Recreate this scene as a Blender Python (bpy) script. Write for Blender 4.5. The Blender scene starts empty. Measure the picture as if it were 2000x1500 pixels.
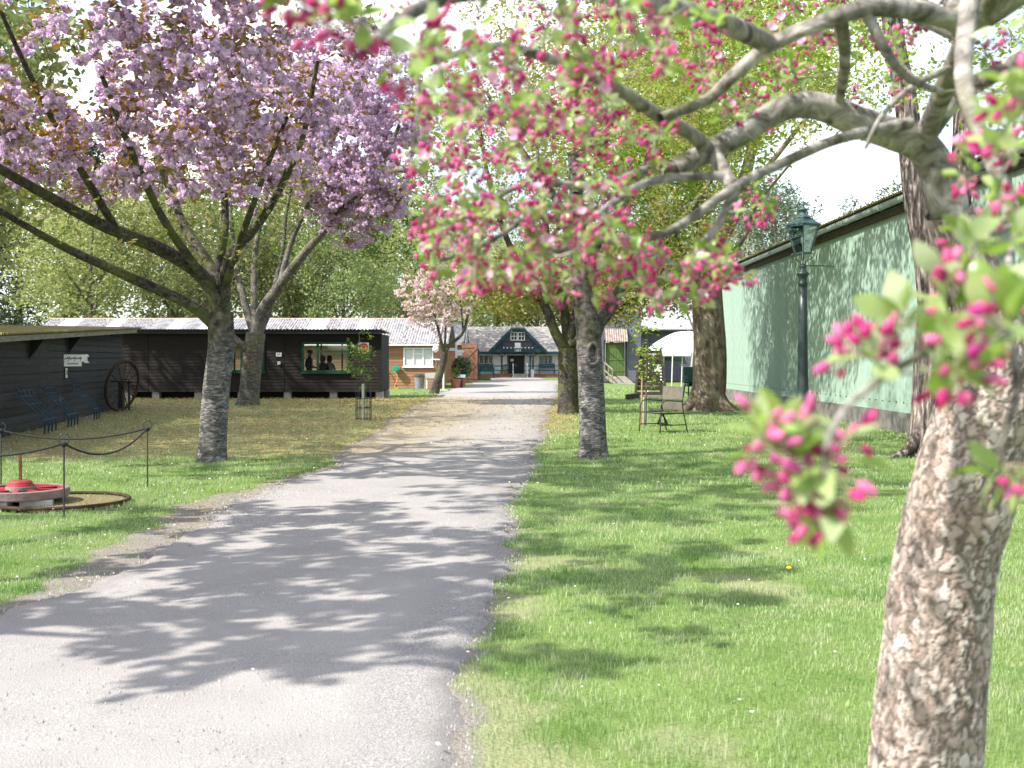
import bpy, math, random
import numpy as np
from mathutils import Vector, Matrix

rng = np.random.default_rng(7)
random.seed(7)
R = math.radians
SC = bpy.context.scene
COL = SC.collection

# ------------------------------------------------------------------ camera
FX, HY, CAMH = 2190.0, 702.0, 1.55          # focal length and horizon in photo pixels, eye height
cam = bpy.data.cameras.new('camera')
cam.sensor_width = 36.0
cam.lens = FX / 2000.0 * 36.0
cam.shift_y = -(750.0 - HY) / 2000.0
cam.clip_start, cam.clip_end = 0.05, 2000.0
cam.dof.use_dof = True
cam.dof.focus_distance = 15.0
cam.dof.aperture_fstop = 4.6
cam.dof.aperture_blades = 9
co = bpy.data.objects.new('camera', cam)
COL.objects.link(co)
co.location = (0, 0, CAMH)
co.rotation_euler = (R(90), 0, 0)
SC.camera = co

# ------------------------------------------------------------------ sky and sun
SUN_EL, SUN_BEHIND = 46.0, 27.0             # sun stands left of the view, a little behind the camera
sdir = Vector((-math.cos(R(SUN_BEHIND)) * math.cos(R(SUN_EL)), -math.sin(R(SUN_BEHIND)) * math.cos(R(SUN_EL)), math.sin(R(SUN_EL))))
world = bpy.data.worlds.new('World')
SC.world = world
world.use_nodes = True
nt = world.node_tree
bg = nt.nodes['Background']
sky = nt.nodes.new('ShaderNodeTexSky')
sky.sky_type = 'NISHITA'
sky.sun_disc = False
sky.sun_elevation = R(SUN_EL)
sky.sun_rotation = math.atan2(sdir.x, sdir.y)
sky.air_density = 1.0
sky.dust_density = 1.5
tc = nt.nodes.new('ShaderNodeTexCoord')
mp = nt.nodes.new('ShaderNodeMapping')
mp.inputs['Scale'].default_value = (1, 1, 2.2)
cn = nt.nodes.new('ShaderNodeTexNoise')
cn.inputs['Scale'].default_value = 2.3
cn.inputs['Detail'].default_value = 8
cr = nt.nodes.new('ShaderNodeValToRGB')
cr.color_ramp.elements[0].position = 0.40
cr.color_ramp.elements[1].position = 0.62
mx = nt.nodes.new('ShaderNodeMixRGB')
mx.inputs[2].default_value = (6.9, 7.0, 7.15, 1)
nt.links.new(tc.outputs['Generated'], mp.inputs['Vector'])
nt.links.new(mp.outputs[0], cn.inputs['Vector'])
nt.links.new(cn.outputs['Fac'], cr.inputs['Fac'])
nt.links.new(cr.outputs['Color'], mx.inputs[0])
nt.links.new(sky.outputs['Color'], mx.inputs[1])
nt.links.new(mx.outputs[0], bg.inputs['Color'])
bg.inputs['Strength'].default_value = 0.15
sl = bpy.data.lights.new('sun', 'SUN')
sl.energy = 4.3
sl.angle = R(0.7)
sl.color = (1.0, 0.95, 0.87)
so = bpy.data.objects.new('sun', sl)
COL.objects.link(so)
so.rotation_euler = (-sdir).to_track_quat('-Z', 'Y').to_euler()
so.location = (-30, -5, 40)
SC.view_settings.view_transform = 'Standard'
SC.view_settings.look = 'None'
SC.view_settings.exposure = 1.16
SC.view_settings.gamma = 1.0
SC.view_settings.use_curve_mapping = False
SC.cycles.max_bounces = 6
SC.cycles.transparent_max_bounces = 12
SC.cycles.use_denoising = True

# ------------------------------------------------------------------ helpers
def W(px, py, d):
    """point seen at photo pixel (px, py), d metres ahead of the lens"""
    return Vector(((px - 1000.0) / FX * d, d, CAMH - (py - HY) / FX * d))
def GX(px, d):
    return (px - 1000.0) / FX * d
def GZ(py, d):
    return CAMH - (py - HY) / FX * d

ROOT = {}
def tag(o, label=None, cat=None, group=None, kind=None):
    if label: o['label'] = label
    if cat: o['category'] = cat
    if group: o['group'] = group
    if kind: o['kind'] = kind
    return o
def thing(name, label, cat, loc=(0, 0, 0), rz=0.0, group=None):
    o = bpy.data.objects.new(name, None)
    COL.objects.link(o)
    o.empty_display_size = 0.1
    o.location = loc
    o.rotation_euler = (0, 0, rz)
    ROOT[o.name] = Matrix.Translation(Vector(loc)) @ Matrix.Rotation(rz, 4, 'Z')
    return tag(o, label, cat, group)
def mesh_np(name, V, F, smooth=False, mats=None, uvattr=None):
    V = np.asarray(V, dtype=np.float32).reshape(-1, 3)
    F = np.asarray(F, dtype=np.int32)
    k = F.shape[1]
    me = bpy.data.meshes.new(name)
    me.vertices.add(len(V)); me.vertices.foreach_set('co', V.ravel())
    me.loops.add(F.size); me.loops.foreach_set('vertex_index', F.ravel())
    me.polygons.add(len(F))
    me.polygons.foreach_set('loop_start', np.arange(0, F.size, k, dtype=np.int32))
    if smooth:
        me.polygons.foreach_set('use_smooth', np.ones(len(F), dtype=bool))
    me.update(calc_edges=True)
    return me
def link(name, me, mat=None, parent=None, loc=None, rot=None):
    o = bpy.data.objects.new(name, me)
    COL.objects.link(o)
    if mat is not None and len(me.materials) == 0:
        me.materials.append(MAT[mat] if isinstance(mat, str) else mat)
    if parent is not None:
        o.parent = parent
        ROOT[o.name] = ROOT[parent.name]
    else:
        ROOT[o.name] = Matrix.Identity(4)
    if loc is not None: o.location = loc
    if rot is not None: o.rotation_euler = rot
    return o

class MB:
    """collects boxes, bars, tubes and prisms into one mesh"""
    def __init__(s): s.v, s.f, s.smooth = [], [], False
    def add(s, vs, fs):
        b = len(s.v)
        s.v += [tuple(v) for v in vs]
        s.f += [tuple(i + b for i in f) for f in fs]
        return s
    def box(s, x0, x1, y0, y1, z0, z1):
        return s.add([(x0,y0,z0),(x1,y0,z0),(x1,y1,z0),(x0,y1,z0),(x0,y0,z1),(x1,y0,z1),(x1,y1,z1),(x0,y1,z1)],
                     [(0,3,2,1),(4,5,6,7),(0,1,5,4),(1,2,6,5),(2,3,7,6),(3,0,4,7)])
    def bar(s, a, b, w, h=None, up=(0, 0, 1)):
        h = w if h is None else h
        a, b = Vector(a), Vector(b)
        t = (b - a).normalized(); u = Vector(up)
        if abs(t.dot(u)) > 0.98: u = Vector((0, 1, 0))
        sd = t.cross(u).normalized(); u = sd.cross(t).normalized()
        vs = []
        for p in (a, b):
            for i, j in ((-1,-1),(1,-1),(1,1),(-1,1)):
                vs.append(p + sd * (i * w / 2) + u * (j * h / 2))
        return s.add(vs, [(0,1,2,3),(7,6,5,4),(0,4,5,1),(1,5,6,2),(2,6,7,3),(3,7,4,0)])
    def tube(s, pts, r, n=6, closed=False):
        pts = [Vector(p) for p in pts]
        m = len(pts)
        rs = r if hasattr(r, '__len__') else [r] * m
        vs, fs = [], []
        nrm = None
        for i, p in enumerate(pts):
            t = (pts[(i + 1) % m] - pts[i - 1]) if closed else (pts[min(i + 1, m - 1)] - pts[max(i - 1, 0)])
            t = t.normalized() if t.length > 1e-9 else Vector((0, 0, 1))
            if nrm is None:
                nrm = t.cross(Vector((0.3, 0.9, 0.2)))
                if nrm.length < 0.1: nrm = t.cross(Vector((1, 0, 0)))
            nrm = (nrm - t * nrm.dot(t)).normalized()
            bn = t.cross(nrm)
            for k in range(n):
                a = 2 * math.pi * k / n
                vs.append(p + (nrm * math.cos(a) + bn * math.sin(a)) * rs[i])
        for i in range(m if closed else m - 1):
            j = (i + 1) % m
            for k in range(n):
                k2 = (k + 1) % n
                fs.append((i * n + k, i * n + k2, j * n + k2, j * n + k))
        if not closed:
            fs.append(tuple(range(n))[::-1]); fs.append(tuple((m - 1) * n + k for k in range(n)))
        return s.add(vs, fs)
    def lathe(s, prof, c=(0, 0, 0), n=16, ang0=0.0):
        vs, fs = [], []
        for r, z in prof:
            for k in range(n):
                a = 2 * math.pi * k / n + ang0
                vs.append((c[0] + r * math.cos(a), c[1] + r * math.sin(a), c[2] + z))
        for i in range(len(prof) - 1):
            for k in range(n):
                k2 = (k + 1) % n
                fs.append((i * n + k, i * n + k2, (i + 1) * n + k2, (i + 1) * n + k))
        fs.append(tuple(range(n))[::-1]); fs.append(tuple((len(prof) - 1) * n + k for k in range(n)))
        return s.add(vs, fs)
    def prism(s, poly, d0, d1, axis='y'):
        """polygon (a, b) pushed from d0 to d1; axis y: a=x b=z, axis x: a=y b=z, axis z: a=x b=y"""
        def mk(a, b, d): return {'y': (a, d, b), 'x': (d, a, b), 'z': (a, b, d)}[axis]
        n = len(poly)
        vs = [mk(a, b, d0) for a, b in poly] + [mk(a, b, d1) for a, b in poly]
        fs = [tuple(range(n)), tuple(range(2 * n - 1, n - 1, -1))] + [(i, (i + 1) % n + 0, (i + 1) % n + n, i + n)[::-1] for i in range(n)]
        return s.add(vs, fs)
    def mesh(s, name, inv=None, mats=None):
        me = bpy.data.meshes.new(name)
        vs = s.v if inv is None else [tuple(inv @ Vector(v)) for v in s.v]
        me.from_pydata(vs, [], s.f)
        if s.smooth:
            me.polygons.foreach_set('use_smooth', np.ones(len(s.f), dtype=bool))
        me.update()
        return me
    def build(s, name, mat, parent=None, local=False, smooth=None):
        if smooth is not None: s.smooth = smooth
        inv = None
        if parent is not None and not local:
            inv = ROOT[parent.name].inverted()
        me = s.mesh(name, inv)
        # consistent outward normals
        import bmesh
        bm = bmesh.new(); bm.from_mesh(me)
        bmesh.ops.recalc_face_normals(bm, faces=bm.faces[:])
        bm.to_mesh(me); bm.free()
        return link(name, me, mat, parent)

def crv(pts, n=10):
    """Catmull-Rom through pts"""
    P = [np.array(p, dtype=float) for p in pts]
    P = [2 * P[0] - P[1]] + P + [2 * P[-1] - P[-2]]
    out = []
    for i in range(1, len(P) - 2):
        for k in range(n):
            t = k / n
            a, b, c, d = P[i - 1], P[i], P[i + 1], P[i + 2]
            out.append(0.5 * (2 * b + (c - a) * t + (2 * a - 5 * b + 4 * c - d) * t * t + (3 * b - a - 3 * c + d) * t ** 3))
    out.append(P[-2])
    return np.array(out)

def wob(P, f, seed=0):
    """cheap smooth pseudo noise in -1..1 on points"""
    r = np.random.default_rng(seed)
    o = np.zeros(len(P))
    for k in range(5):
        d = r.normal(size=3); d /= np.linalg.norm(d)
        o += np.sin(P @ d * f * (0.7 + 0.5 * k) + r.uniform(0, 6.28)) / (1 + 0.5 * k)
    return o / 3.0

# ------------------------------------------------------------------ materials
MAT = {}
def _base(name):
    m = bpy.data.materials.new(name); m.use_nodes = True
    MAT[name] = m
    return m, m.node_tree, m.node_tree.nodes, m.node_tree.links, m.node_tree.nodes['Principled BSDF']
def c4(c): return (c[0], c[1], c[2], 1)
def M(name, c1, c2=None, scale=6.0, rough=0.8, bump=0.0, bscale=None, stretch=(1, 1, 1), spec=0.3, metal=0.0, detail=6, lo=0.35, hi=0.65, c3=None, vary=0.0):
    m, t, N, L, b = _base(name)
    b.inputs['Roughness'].default_value = rough
    b.inputs['Specular IOR Level'].default_value = spec
    b.inputs['Metallic'].default_value = metal
    if c2 is None:
        b.inputs['Base Color'].default_value = c4(c1)
    tc = N.new('ShaderNodeTexCoord'); mp = N.new('ShaderNodeMapping')
    mp.inputs['Scale'].default_value = stretch
    L.new(tc.outputs['Object'], mp.inputs['Vector'])
    src = None
    if c2 is not None:
        n = N.new('ShaderNodeTexNoise'); n.inputs['Scale'].default_value = scale; n.inputs['Detail'].default_value = detail
        L.new(mp.outputs[0], n.inputs['Vector'])
        rp = N.new('ShaderNodeValToRGB')
        rp.color_ramp.elements[0].position = lo; rp.color_ramp.elements[0].color = c4(c1)
        rp.color_ramp.elements[1].position = hi; rp.color_ramp.elements[1].color = c4(c2)
        if c3 is not None:
            e = rp.color_ramp.elements.new(min(0.98, hi + 0.08)); e.color = c4(c3)
        L.new(n.outputs['Fac'], rp.inputs['Fac'])
        src = rp.outputs['Color']
    if vary:
        oi = N.new('ShaderNodeObjectInfo'); hs = N.new('ShaderNodeHueSaturation')
        mr = N.new('ShaderNodeMapRange'); mr.inputs['To Min'].default_value = 1 - vary; mr.inputs['To Max'].default_value = 1 + vary
        L.new(oi.outputs['Random'], mr.inputs['Value']); L.new(mr.outputs[0], hs.inputs['Value'])
        if src: L.new(src, hs.inputs['Color'])
        else: hs.inputs['Color'].default_value = c4(c1)
        src = hs.outputs['Color']
    if src: L.new(src, b.inputs['Base Color'])
    if bump:
        n2 = N.new('ShaderNodeTexNoise'); n2.inputs['Scale'].default_value = bscale or scale * 3; n2.inputs['Detail'].default_value = 8
        L.new(mp.outputs[0], n2.inputs['Vector'])
        bp = N.new('ShaderNodeBump'); bp.inputs['Strength'].default_value = bump; bp.inputs['Distance'].default_value = 0.02
        L.new(n2.outputs['Fac'], bp.inputs['Height']); L.new(bp.outputs[0], b.inputs['Normal'])
    return m
def Mleaf(name, cols, trans=0.4, rough=0.45, spec=0.35, patch=None, ovar=0.0):
    m, t, N, L, b = _base(name)
    g = N.new('ShaderNodeNewGeometry'); oi = N.new('ShaderNodeObjectInfo')
    ad = N.new('ShaderNodeMath'); ad.operation = 'ADD'
    fr = N.new('ShaderNodeMath'); fr.operation = 'FRACT'
    L.new(g.outputs['Random Per Island'], ad.inputs[0]); L.new(oi.outputs['Random'], ad.inputs[1]); L.new(ad.outputs[0], fr.inputs[0])
    rp = N.new('ShaderNodeValToRGB')
    els = rp.color_ramp.elements
    while len(els) < len(cols): els.new(0.5)
    for i, c in enumerate(cols):
        els[i].position = i / max(1, len(cols) - 1); els[i].color = c4(c)
    L.new(fr.outputs[0], rp.inputs['Fac'])
    csrc = rp.outputs['Color']
    if patch:
        tcn_ = N.new('ShaderNodeTexCoord')
        for sc_, lo_, hi_, col_, amt in patch:
            pn = N.new('ShaderNodeTexNoise'); pn.inputs['Scale'].default_value = sc_; pn.inputs['Detail'].default_value = 4
            L.new(tcn_.outputs['Object'], pn.inputs['Vector'])
            pr = N.new('ShaderNodeValToRGB'); pr.color_ramp.elements[0].position = lo_; pr.color_ramp.elements[1].position = hi_
            pr.color_ramp.elements[1].color = (amt, amt, amt, 1)
            L.new(pn.outputs['Fac'], pr.inputs['Fac'])
            pm = N.new('ShaderNodeMixRGB'); pm.inputs[2].default_value = c4(col_)
            L.new(pr.outputs['Color'], pm.inputs[0]); L.new(csrc, pm.inputs[1]); csrc = pm.outputs[0]
    if ovar:
        h2 = N.new('ShaderNodeHueSaturation'); m2_ = N.new('ShaderNodeMapRange'); m2_.inputs['To Min'].default_value = 1 - ovar; m2_.inputs['To Max'].default_value = 1 + ovar * .4
        m3_ = N.new('ShaderNodeMapRange'); m3_.inputs['To Min'].default_value = .47; m3_.inputs['To Max'].default_value = .53
        wv_ = N.new('ShaderNodeMath'); wv_.operation = 'FRACT'; ml_ = N.new('ShaderNodeMath'); ml_.operation = 'MULTIPLY'; ml_.inputs[1].default_value = 7.31
        L.new(oi.outputs['Random'], m2_.inputs['Value']); L.new(oi.outputs['Random'], ml_.inputs[0]); L.new(ml_.outputs[0], wv_.inputs[0]); L.new(wv_.outputs[0], m3_.inputs['Value'])
        L.new(m2_.outputs[0], h2.inputs['Value']); L.new(m3_.outputs[0], h2.inputs['Hue']); L.new(csrc, h2.inputs['Color']); csrc = h2.outputs[0]
    L.new(csrc, b.inputs['Base Color'])
    b.inputs['Roughness'].default_value = rough; b.inputs['Specular IOR Level'].default_value = spec
    tr = N.new('ShaderNodeBsdfTranslucent')
    hs = N.new('ShaderNodeHueSaturation'); hs.inputs['Value'].default_value = 1.25; hs.inputs['Saturation'].default_value = 1.1
    L.new(csrc, hs.inputs['Color']); L.new(hs.outputs[0], tr.inputs['Color'])
    mx = N.new('ShaderNodeMixShader'); mx.inputs[0].default_value = trans
    out = N['Material Output']
    L.new(b.outputs[0], mx.inputs[1]); L.new(tr.outputs[0], mx.inputs[2]); L.new(mx.outputs[0], out.inputs['Surface'])
    return m
def Mglass(name, tint=(0.9, 0.95, 0.95), gl=0.12):
    m, t, N, L, b = _base(name)
    N.remove(b)
    tr = N.new('ShaderNodeBsdfTransparent'); tr.inputs[0].default_value = c4(tint)
    g = N.new('ShaderNodeBsdfGlossy'); g.inputs['Roughness'].default_value = 0.05
    mx = N.new('ShaderNodeMixShader'); mx.inputs[0].default_value = gl
    L.new(tr.outputs[0], mx.inputs[1]); L.new(g.outputs[0], mx.inputs[2]); L.new(mx.outputs[0], N['Material Output'].inputs['Surface'])
    return m
def Mbark(name, dark, mid, light, kind='cherry', moss=0.0, bump=0.6, zmix=None):
    m, t, N, L, b = _base(name)
    b.inputs['Roughness'].default_value = 0.85; b.inputs['Specular IOR Level'].default_value = 0.25
    tc = N.new('ShaderNodeTexCoord'); mp = N.new('ShaderNodeMapping')
    L.new(tc.outputs['Object'], mp.inputs['Vector'])
    st = {'cherry': (8.0, 8.0, 24.0), 'furrow': (17, 17, 2.4), 'maple': (5, 5, 1.6), 'flake': (26, 26, 15.0), 'limb': (12, 12, 12)}[kind]
    mp.inputs['Scale'].default_value = st
    n = N.new('ShaderNodeTexNoise'); n.inputs['Scale'].default_value = 1.0; n.inputs['Detail'].default_value = 7; n.inputs['Roughness'].default_value = 0.65
    n.inputs['Distortion'].default_value = 0.25 if kind in ('flake', 'furrow') else 1.2
    L.new(mp.outputs[0], n.inputs['Vector'])
    rp = N.new('ShaderNodeValToRGB'); e = rp.color_ramp.elements
    e[0].position = 0.36; e[0].color = c4(dark); e[1].position = 0.66; e[1].color = c4(light)
    x = e.new(0.5); x.color = c4(mid)
    L.new(n.outputs['Fac'], rp.inputs['Fac'])
    colr = rp.outputs['Color']
    h = n.outputs['Fac']
    if kind == 'furrow':
        e[0].position = 0.42; e[1].position = 0.55; e[2].position = 0.60
    # broad weathering patches
    nb = N.new('ShaderNodeTexNoise'); nb.inputs['Scale'].default_value = 7.0 if kind == 'flake' else 2.5; nb.inputs['Detail'].default_value = 4
    L.new(tc.outputs['Object'], nb.inputs['Vector'])
    rb_ = N.new('ShaderNodeValToRGB'); rb_.color_ramp.elements[0].position = 0.36; rb_.color_ramp.elements[0].color = (0.60, 0.50, 0.45, 1) if kind == 'flake' else (0.62, 0.62, 0.60, 1)
    rb_.color_ramp.elements[1].position = 0.62; rb_.color_ramp.elements[1].color = (1.15, 1.12, 1.10, 1)
    L.new(nb.outputs['Fac'], rb_.inputs['Fac'])
    mb_ = N.new('ShaderNodeMixRGB'); mb_.blend_type = 'MULTIPLY'; mb_.inputs[0].default_value = 0.85
    L.new(colr, mb_.inputs[1]); L.new(rb_.outputs['Color'], mb_.inputs[2]); colr = mb_.outputs[0]
    if kind == 'flake':
        v = N.new('ShaderNodeTexVoronoi'); v.feature = 'DISTANCE_TO_EDGE'; v.inputs['Scale'].default_value = 4.2
        mp2 = N.new('ShaderNodeMapping'); mp2.inputs['Scale'].default_value = (7, 7, 4.0)
        nz = N.new('ShaderNodeTexNoise'); nz.inputs['Scale'].default_value = 9; nz.inputs['Detail'].default_value = 4
        L.new(tc.outputs['Object'], nz.inputs['Vector'])
        av = N.new('ShaderNodeVectorMath'); av.operation = 'MULTIPLY_ADD'; av.inputs[1].default_value = (0.5, 0.5, 0.5)
        L.new(nz.outputs['Color'], av.inputs[0]); L.new(tc.outputs['Object'], av.inputs[2])
        L.new(av.outputs[0], mp2.inputs['Vector']); L.new(mp2.outputs[0], v.inputs['Vector'])
        v.inputs['Scale'].default_value = 3.0
        er = N.new('ShaderNodeValToRGB'); er.color_ramp.elements[0].position = 0.0; er.color_ramp.elements[1].position = 0.05
        L.new(v.outputs['Distance'], er.inputs['Fac'])
        ml = N.new('ShaderNodeMixRGB'); ml.blend_type = 'MULTIPLY'; ml.inputs[0].default_value = 0.30
        L.new(colr, ml.inputs[1]); L.new(er.outputs['Color'], ml.inputs[2])
        colr = ml.outputs[0]
        hm = N.new('ShaderNodeMath'); hm.operation = 'MULTIPLY_ADD'; hm.inputs[1].default_value = 0.8
        L.new(er.outputs['Color'], hm.inputs[0]); L.new(n.outputs['Fac'], hm.inputs[2])
        h = hm.outputs[0]
    if zmix:
        # smooth banded bark gives way to brown mossy bark higher up the stem
        sx_ = N.new('ShaderNodeSeparateXYZ'); L.new(tc.outputs['Object'], sx_.inputs[0])
        zn_ = N.new('ShaderNodeMath'); zn_.operation = 'MULTIPLY_ADD'; zn_.inputs[1].default_value = 1.6
        L.new(nb.outputs['Fac'], zn_.inputs[0]); L.new(sx_.outputs['Z'], zn_.inputs[2])
        zr_ = N.new('ShaderNodeMapRange'); zr_.inputs['From Min'].default_value = zmix[0] + .8; zr_.inputs['From Max'].default_value = zmix[1] + .8
        L.new(zn_.outputs[0], zr_.inputs['Value'])
        n9 = N.new('ShaderNodeTexNoise'); n9.inputs['Scale'].default_value = 12; n9.inputs['Detail'].default_value = 6
        L.new(tc.outputs['Object'], n9.inputs['Vector'])
        r9 = N.new('ShaderNodeValToRGB'); r9.color_ramp.elements[0].position = .36; r9.color_ramp.elements[0].color = (0.03, 0.025, 0.022, 1)
        r9.color_ramp.elements[1].position = .66; r9.color_ramp.elements[1].color = (0.13, 0.115, 0.095, 1)
        L.new(n9.outputs['Fac'], r9.inputs['Fac'])
        mz_ = N.new('ShaderNodeMixRGB'); L.new(zr_.outputs[0], mz_.inputs[0]); L.new(colr, mz_.inputs[1]); L.new(r9.outputs['Color'], mz_.inputs[2]); colr = mz_.outputs[0]
    if moss > 0:
        n3 = N.new('ShaderNodeTexNoise'); n3.inputs['Scale'].default_value = 2.6; n3.inputs['Detail'].default_value = 6
        L.new(tc.outputs['Object'], n3.inputs['Vector'])
        r3 = N.new('ShaderNodeValToRGB'); r3.color_ramp.elements[0].position = 0.62 - 0.3 * moss; r3.color_ramp.elements[1].position = 0.86 - 0.2 * moss
        L.new(n3.outputs['Fac'], r3.inputs['Fac'])
        m3 = N.new('ShaderNodeMixRGB'); m3.inputs[2].default_value = (0.10, 0.115, 0.022, 1)
        L.new(r3.outputs['Color'], m3.inputs[0]); L.new(colr, m3.inputs[1]); colr = m3.outputs[0]
    L.new(colr, b.inputs['Base Color'])
    bp = N.new('ShaderNodeBump'); bp.inputs['Strength'].default_value = bump; bp.inputs['Distance'].default_value = 0.03
    L.new(h, bp.inputs['Height']); L.new(bp.outputs[0], b.inputs['Normal'])
    return m

M('black_board', (0.012, 0.014, 0.016), (0.036, 0.039, 0.042), 3, 0.62, 0.4, 30, (0.6, 0.6, 9), vary=0.5)
M('brown_black_board', (0.009, 0.0065, 0.0055), (0.018, 0.013, 0.011), 3, 0.7, 0.25, 30, (0.6, 0.6, 9), vary=0.2)
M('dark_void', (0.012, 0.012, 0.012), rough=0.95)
M('interior', (0.05, 0.045, 0.04), (0.07, 0.06, 0.05), 2, 0.9)
M('brown_board', (0.25, 0.125, 0.07), (0.34, 0.185, 0.11), 3, 0.75, 0.25, 25, (0.7, 0.7, 8), vary=0.14)
M('brown_door', (0.19, 0.09, 0.052), (0.26, 0.13, 0.08), 3, 0.7, 0.2, 25, (8, 8, 0.7), vary=0.1)
M('slate_board', (0.085, 0.09, 0.11), (0.14, 0.145, 0.17), 3, 0.6, 0.25, 25, (0.7, 0.7, 8), vary=0.14)
M('grey_sheet', (0.20, 0.19, 0.20), (0.36, 0.35, 0.36), 2.2, 0.75, 0.2, 20, lo=0.4, hi=0.6, vary=0.12)
M('grey_sheet_litter', (0.10, 0.075, 0.07), (0.34, 0.33, 0.34), 5.5, 0.8, 0.3, 20, lo=0.42, hi=0.52, vary=0.1)
M('skylight_sheet', (0.72, 0.74, 0.75), (0.62, 0.64, 0.66), 2, 0.5)
M('white_sheet', (0.27, 0.275, 0.29), (0.40, 0.405, 0.42), 1.2, 0.6, 0.1, vary=0.06)
M('dark_sheet', (0.03, 0.03, 0.033), (0.05, 0.05, 0.052), 3, 0.6)
M('moss_sheet', (0.17, 0.15, 0.05), (0.26, 0.22, 0.09), 6, 0.9, 0.5, 30, c3=(0.30, 0.28, 0.2))
M('rust_sheet', (0.20, 0.15, 0.13), (0.33, 0.28, 0.25), 3, 0.8, 0.2)
M('weathered_wood', (0.17, 0.155, 0.12), (0.27, 0.25, 0.20), 3, 0.85, 0.3, 30, (1, 1, 6))
M('dark_wood', (0.035, 0.028, 0.022), (0.07, 0.055, 0.04), 4, 0.85, 0.3, 30, (1, 1, 5))
M('green_sheet', (0.225, 0.315, 0.262), (0.285, 0.385, 0.325), 3.0, 0.5, 0.05, 30, (1.5, 1.5, 1.0), lo=0.3, hi=0.7, vary=0.05)
M('gutter_metal', (0.20, 0.24, 0.25), (0.32, 0.36, 0.37), 3, 0.35, spec=0.6)
M('plinth_stone', (0.10, 0.095, 0.09), (0.19, 0.18, 0.17), 4, 0.9, 0.4, 20)
M('teal', (0.008, 0.036, 0.052), (0.014, 0.05, 0.068), 4, 0.45, vary=0.08)
M('post_brown', (0.055, 0.035, 0.035), (0.085, 0.055, 0.05), 4, 0.7)
M('white_wall', (0.86, 0.87, 0.88), (0.88, 0.89, 0.89), 2, 0.8, 0.1)
M('cream_wall', (0.62, 0.66, 0.50), (0.70, 0.72, 0.58), 2, 0.8)
M('white_paint', (0.78, 0.79, 0.79), rough=0.45)
M('off_white', (0.60, 0.60, 0.56), (0.72, 0.72, 0.68), 5, 0.6)
M('black_paint', (0.012, 0.014, 0.014), rough=0.5)
M('slate_tile', (0.20, 0.185, 0.175), (0.30, 0.28, 0.26), 3.5, 0.85, 0.5, 9, (1, 1, 3), c3=(0.42, 0.40, 0.34))
M('brick', (0.24, 0.10, 0.07), (0.32, 0.15, 0.11), 7, 0.9, 0.3, 30)
M('green_door', (0.085, 0.14, 0.035), (0.11, 0.17, 0.05), 3, 0.55)
M('green_frame', (0.007, 0.042, 0.021), (0.011, 0.058, 0.03), 4, 0.4)
M('bench_green', (0.035, 0.22, 0.12), (0.05, 0.27, 0.15), 5, 0.5)
M('canvas', (0.62, 0.63, 0.65), (0.54, 0.55, 0.58), 2.5, 0.7, 0.3, 3)
M('iron', (0.018, 0.022, 0.022), (0.035, 0.04, 0.04), 8, 0.45, 0.1, spec=0.5)
M('lamp_green', (0.012, 0.024, 0.024), (0.025, 0.042, 0.042), 8, 0.42, 0.08, 60, spec=0.5)
M('lantern_green', (0.028, 0.062, 0.064), (0.05, 0.095, 0.095), 8, 0.5, spec=0.5)
M('chair_canvas', (0.105, 0.095, 0.075), (0.15, 0.135, 0.105), 8, 0.85, 0.2, 80)
M('rope', (0.012, 0.012, 0.013), (0.03, 0.03, 0.03), 40, 0.8)
M('rust', (0.075, 0.035, 0.02), (0.15, 0.07, 0.035), 12, 0.85, 0.3)
M('wheel_red', (0.22, 0.018, 0.028), (0.34, 0.04, 0.055), 6, 0.55, 0.15)
M('wheel_grey', (0.16, 0.12, 0.11), (0.24, 0.19, 0.17), 8, 0.8, 0.2)
M('concrete', (0.34, 0.34, 0.34), (0.46, 0.46, 0.45), 8, 0.9, 0.3)
M('ridge_tile', (0.34, 0.26, 0.22), (0.46, 0.38, 0.34), 5, 0.8)
M('dark_green_plastic', (0.006, 0.022, 0.016), rough=0.4)
M('wheel_iron', (0.03, 0.018, 0.012), (0.065, 0.036, 0.022), 12, 0.85, 0.3)
M('rack_blue', (0.013, 0.04, 0.066), (0.02, 0.055, 0.09), 8, 0.45)
M('terracotta', (0.35, 0.13, 0.075), (0.42, 0.18, 0.11), 6, 0.85)
M('bin_grey', (0.16, 0.17, 0.19), (0.22, 0.23, 0.25), 6, 0.4)
M('hose_green', (0.04, 0.30, 0.18), rough=0.4)
M('hose_orange', (0.62, 0.26, 0.06), rough=0.5)
M('sign_red', (0.38, 0.05, 0.03), rough=0.5)
M('sign_yellow', (0.62, 0.42, 0.08), rough=0.5)
M('stake', (0.42, 0.45, 0.33), (0.54, 0.56, 0.44), 6, 0.85, 0.2, 30, (3, 3, 1))
M('cane', (0.42, 0.24, 0.10), rough=0.7)
M('skin', (0.50, 0.30, 0.22), rough=0.6)
M('navy_cloth', (0.015, 0.02, 0.05), rough=0.9)
M('cream_cloth', (0.55, 0.47, 0.36), rough=0.9)
M('hair_dark', (0.012, 0.009, 0.008), rough=0.6)
M('hair_brown', (0.06, 0.022, 0.012), rough=0.6)
M('trouser', (0.03, 0.03, 0.035), rough=0.9)
Mglass('glass', gl=0.10)
Mglass('lantern_glass', (0.86, 0.93, 0.92), 0.22)
M('dark_pane', (0.018, 0.022, 0.028), rough=0.08, spec=0.6)
M('pale_pane', (0.50, 0.52, 0.53), (0.58, 0.60, 0.60), 1, 0.25, spec=0.5)
Mbark('bark_cherry', (0.045, 0.042, 0.042), (0.12, 0.115, 0.115), (0.36, 0.345, 0.34), 'cherry', 0.15, 0.9, (1.35, 2.15))
Mbark('bark_cherry_moss', (0.05, 0.045, 0.038), (0.12, 0.11, 0.095), (0.30, 0.285, 0.26), 'cherry', 0.42, 0.8)
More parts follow.
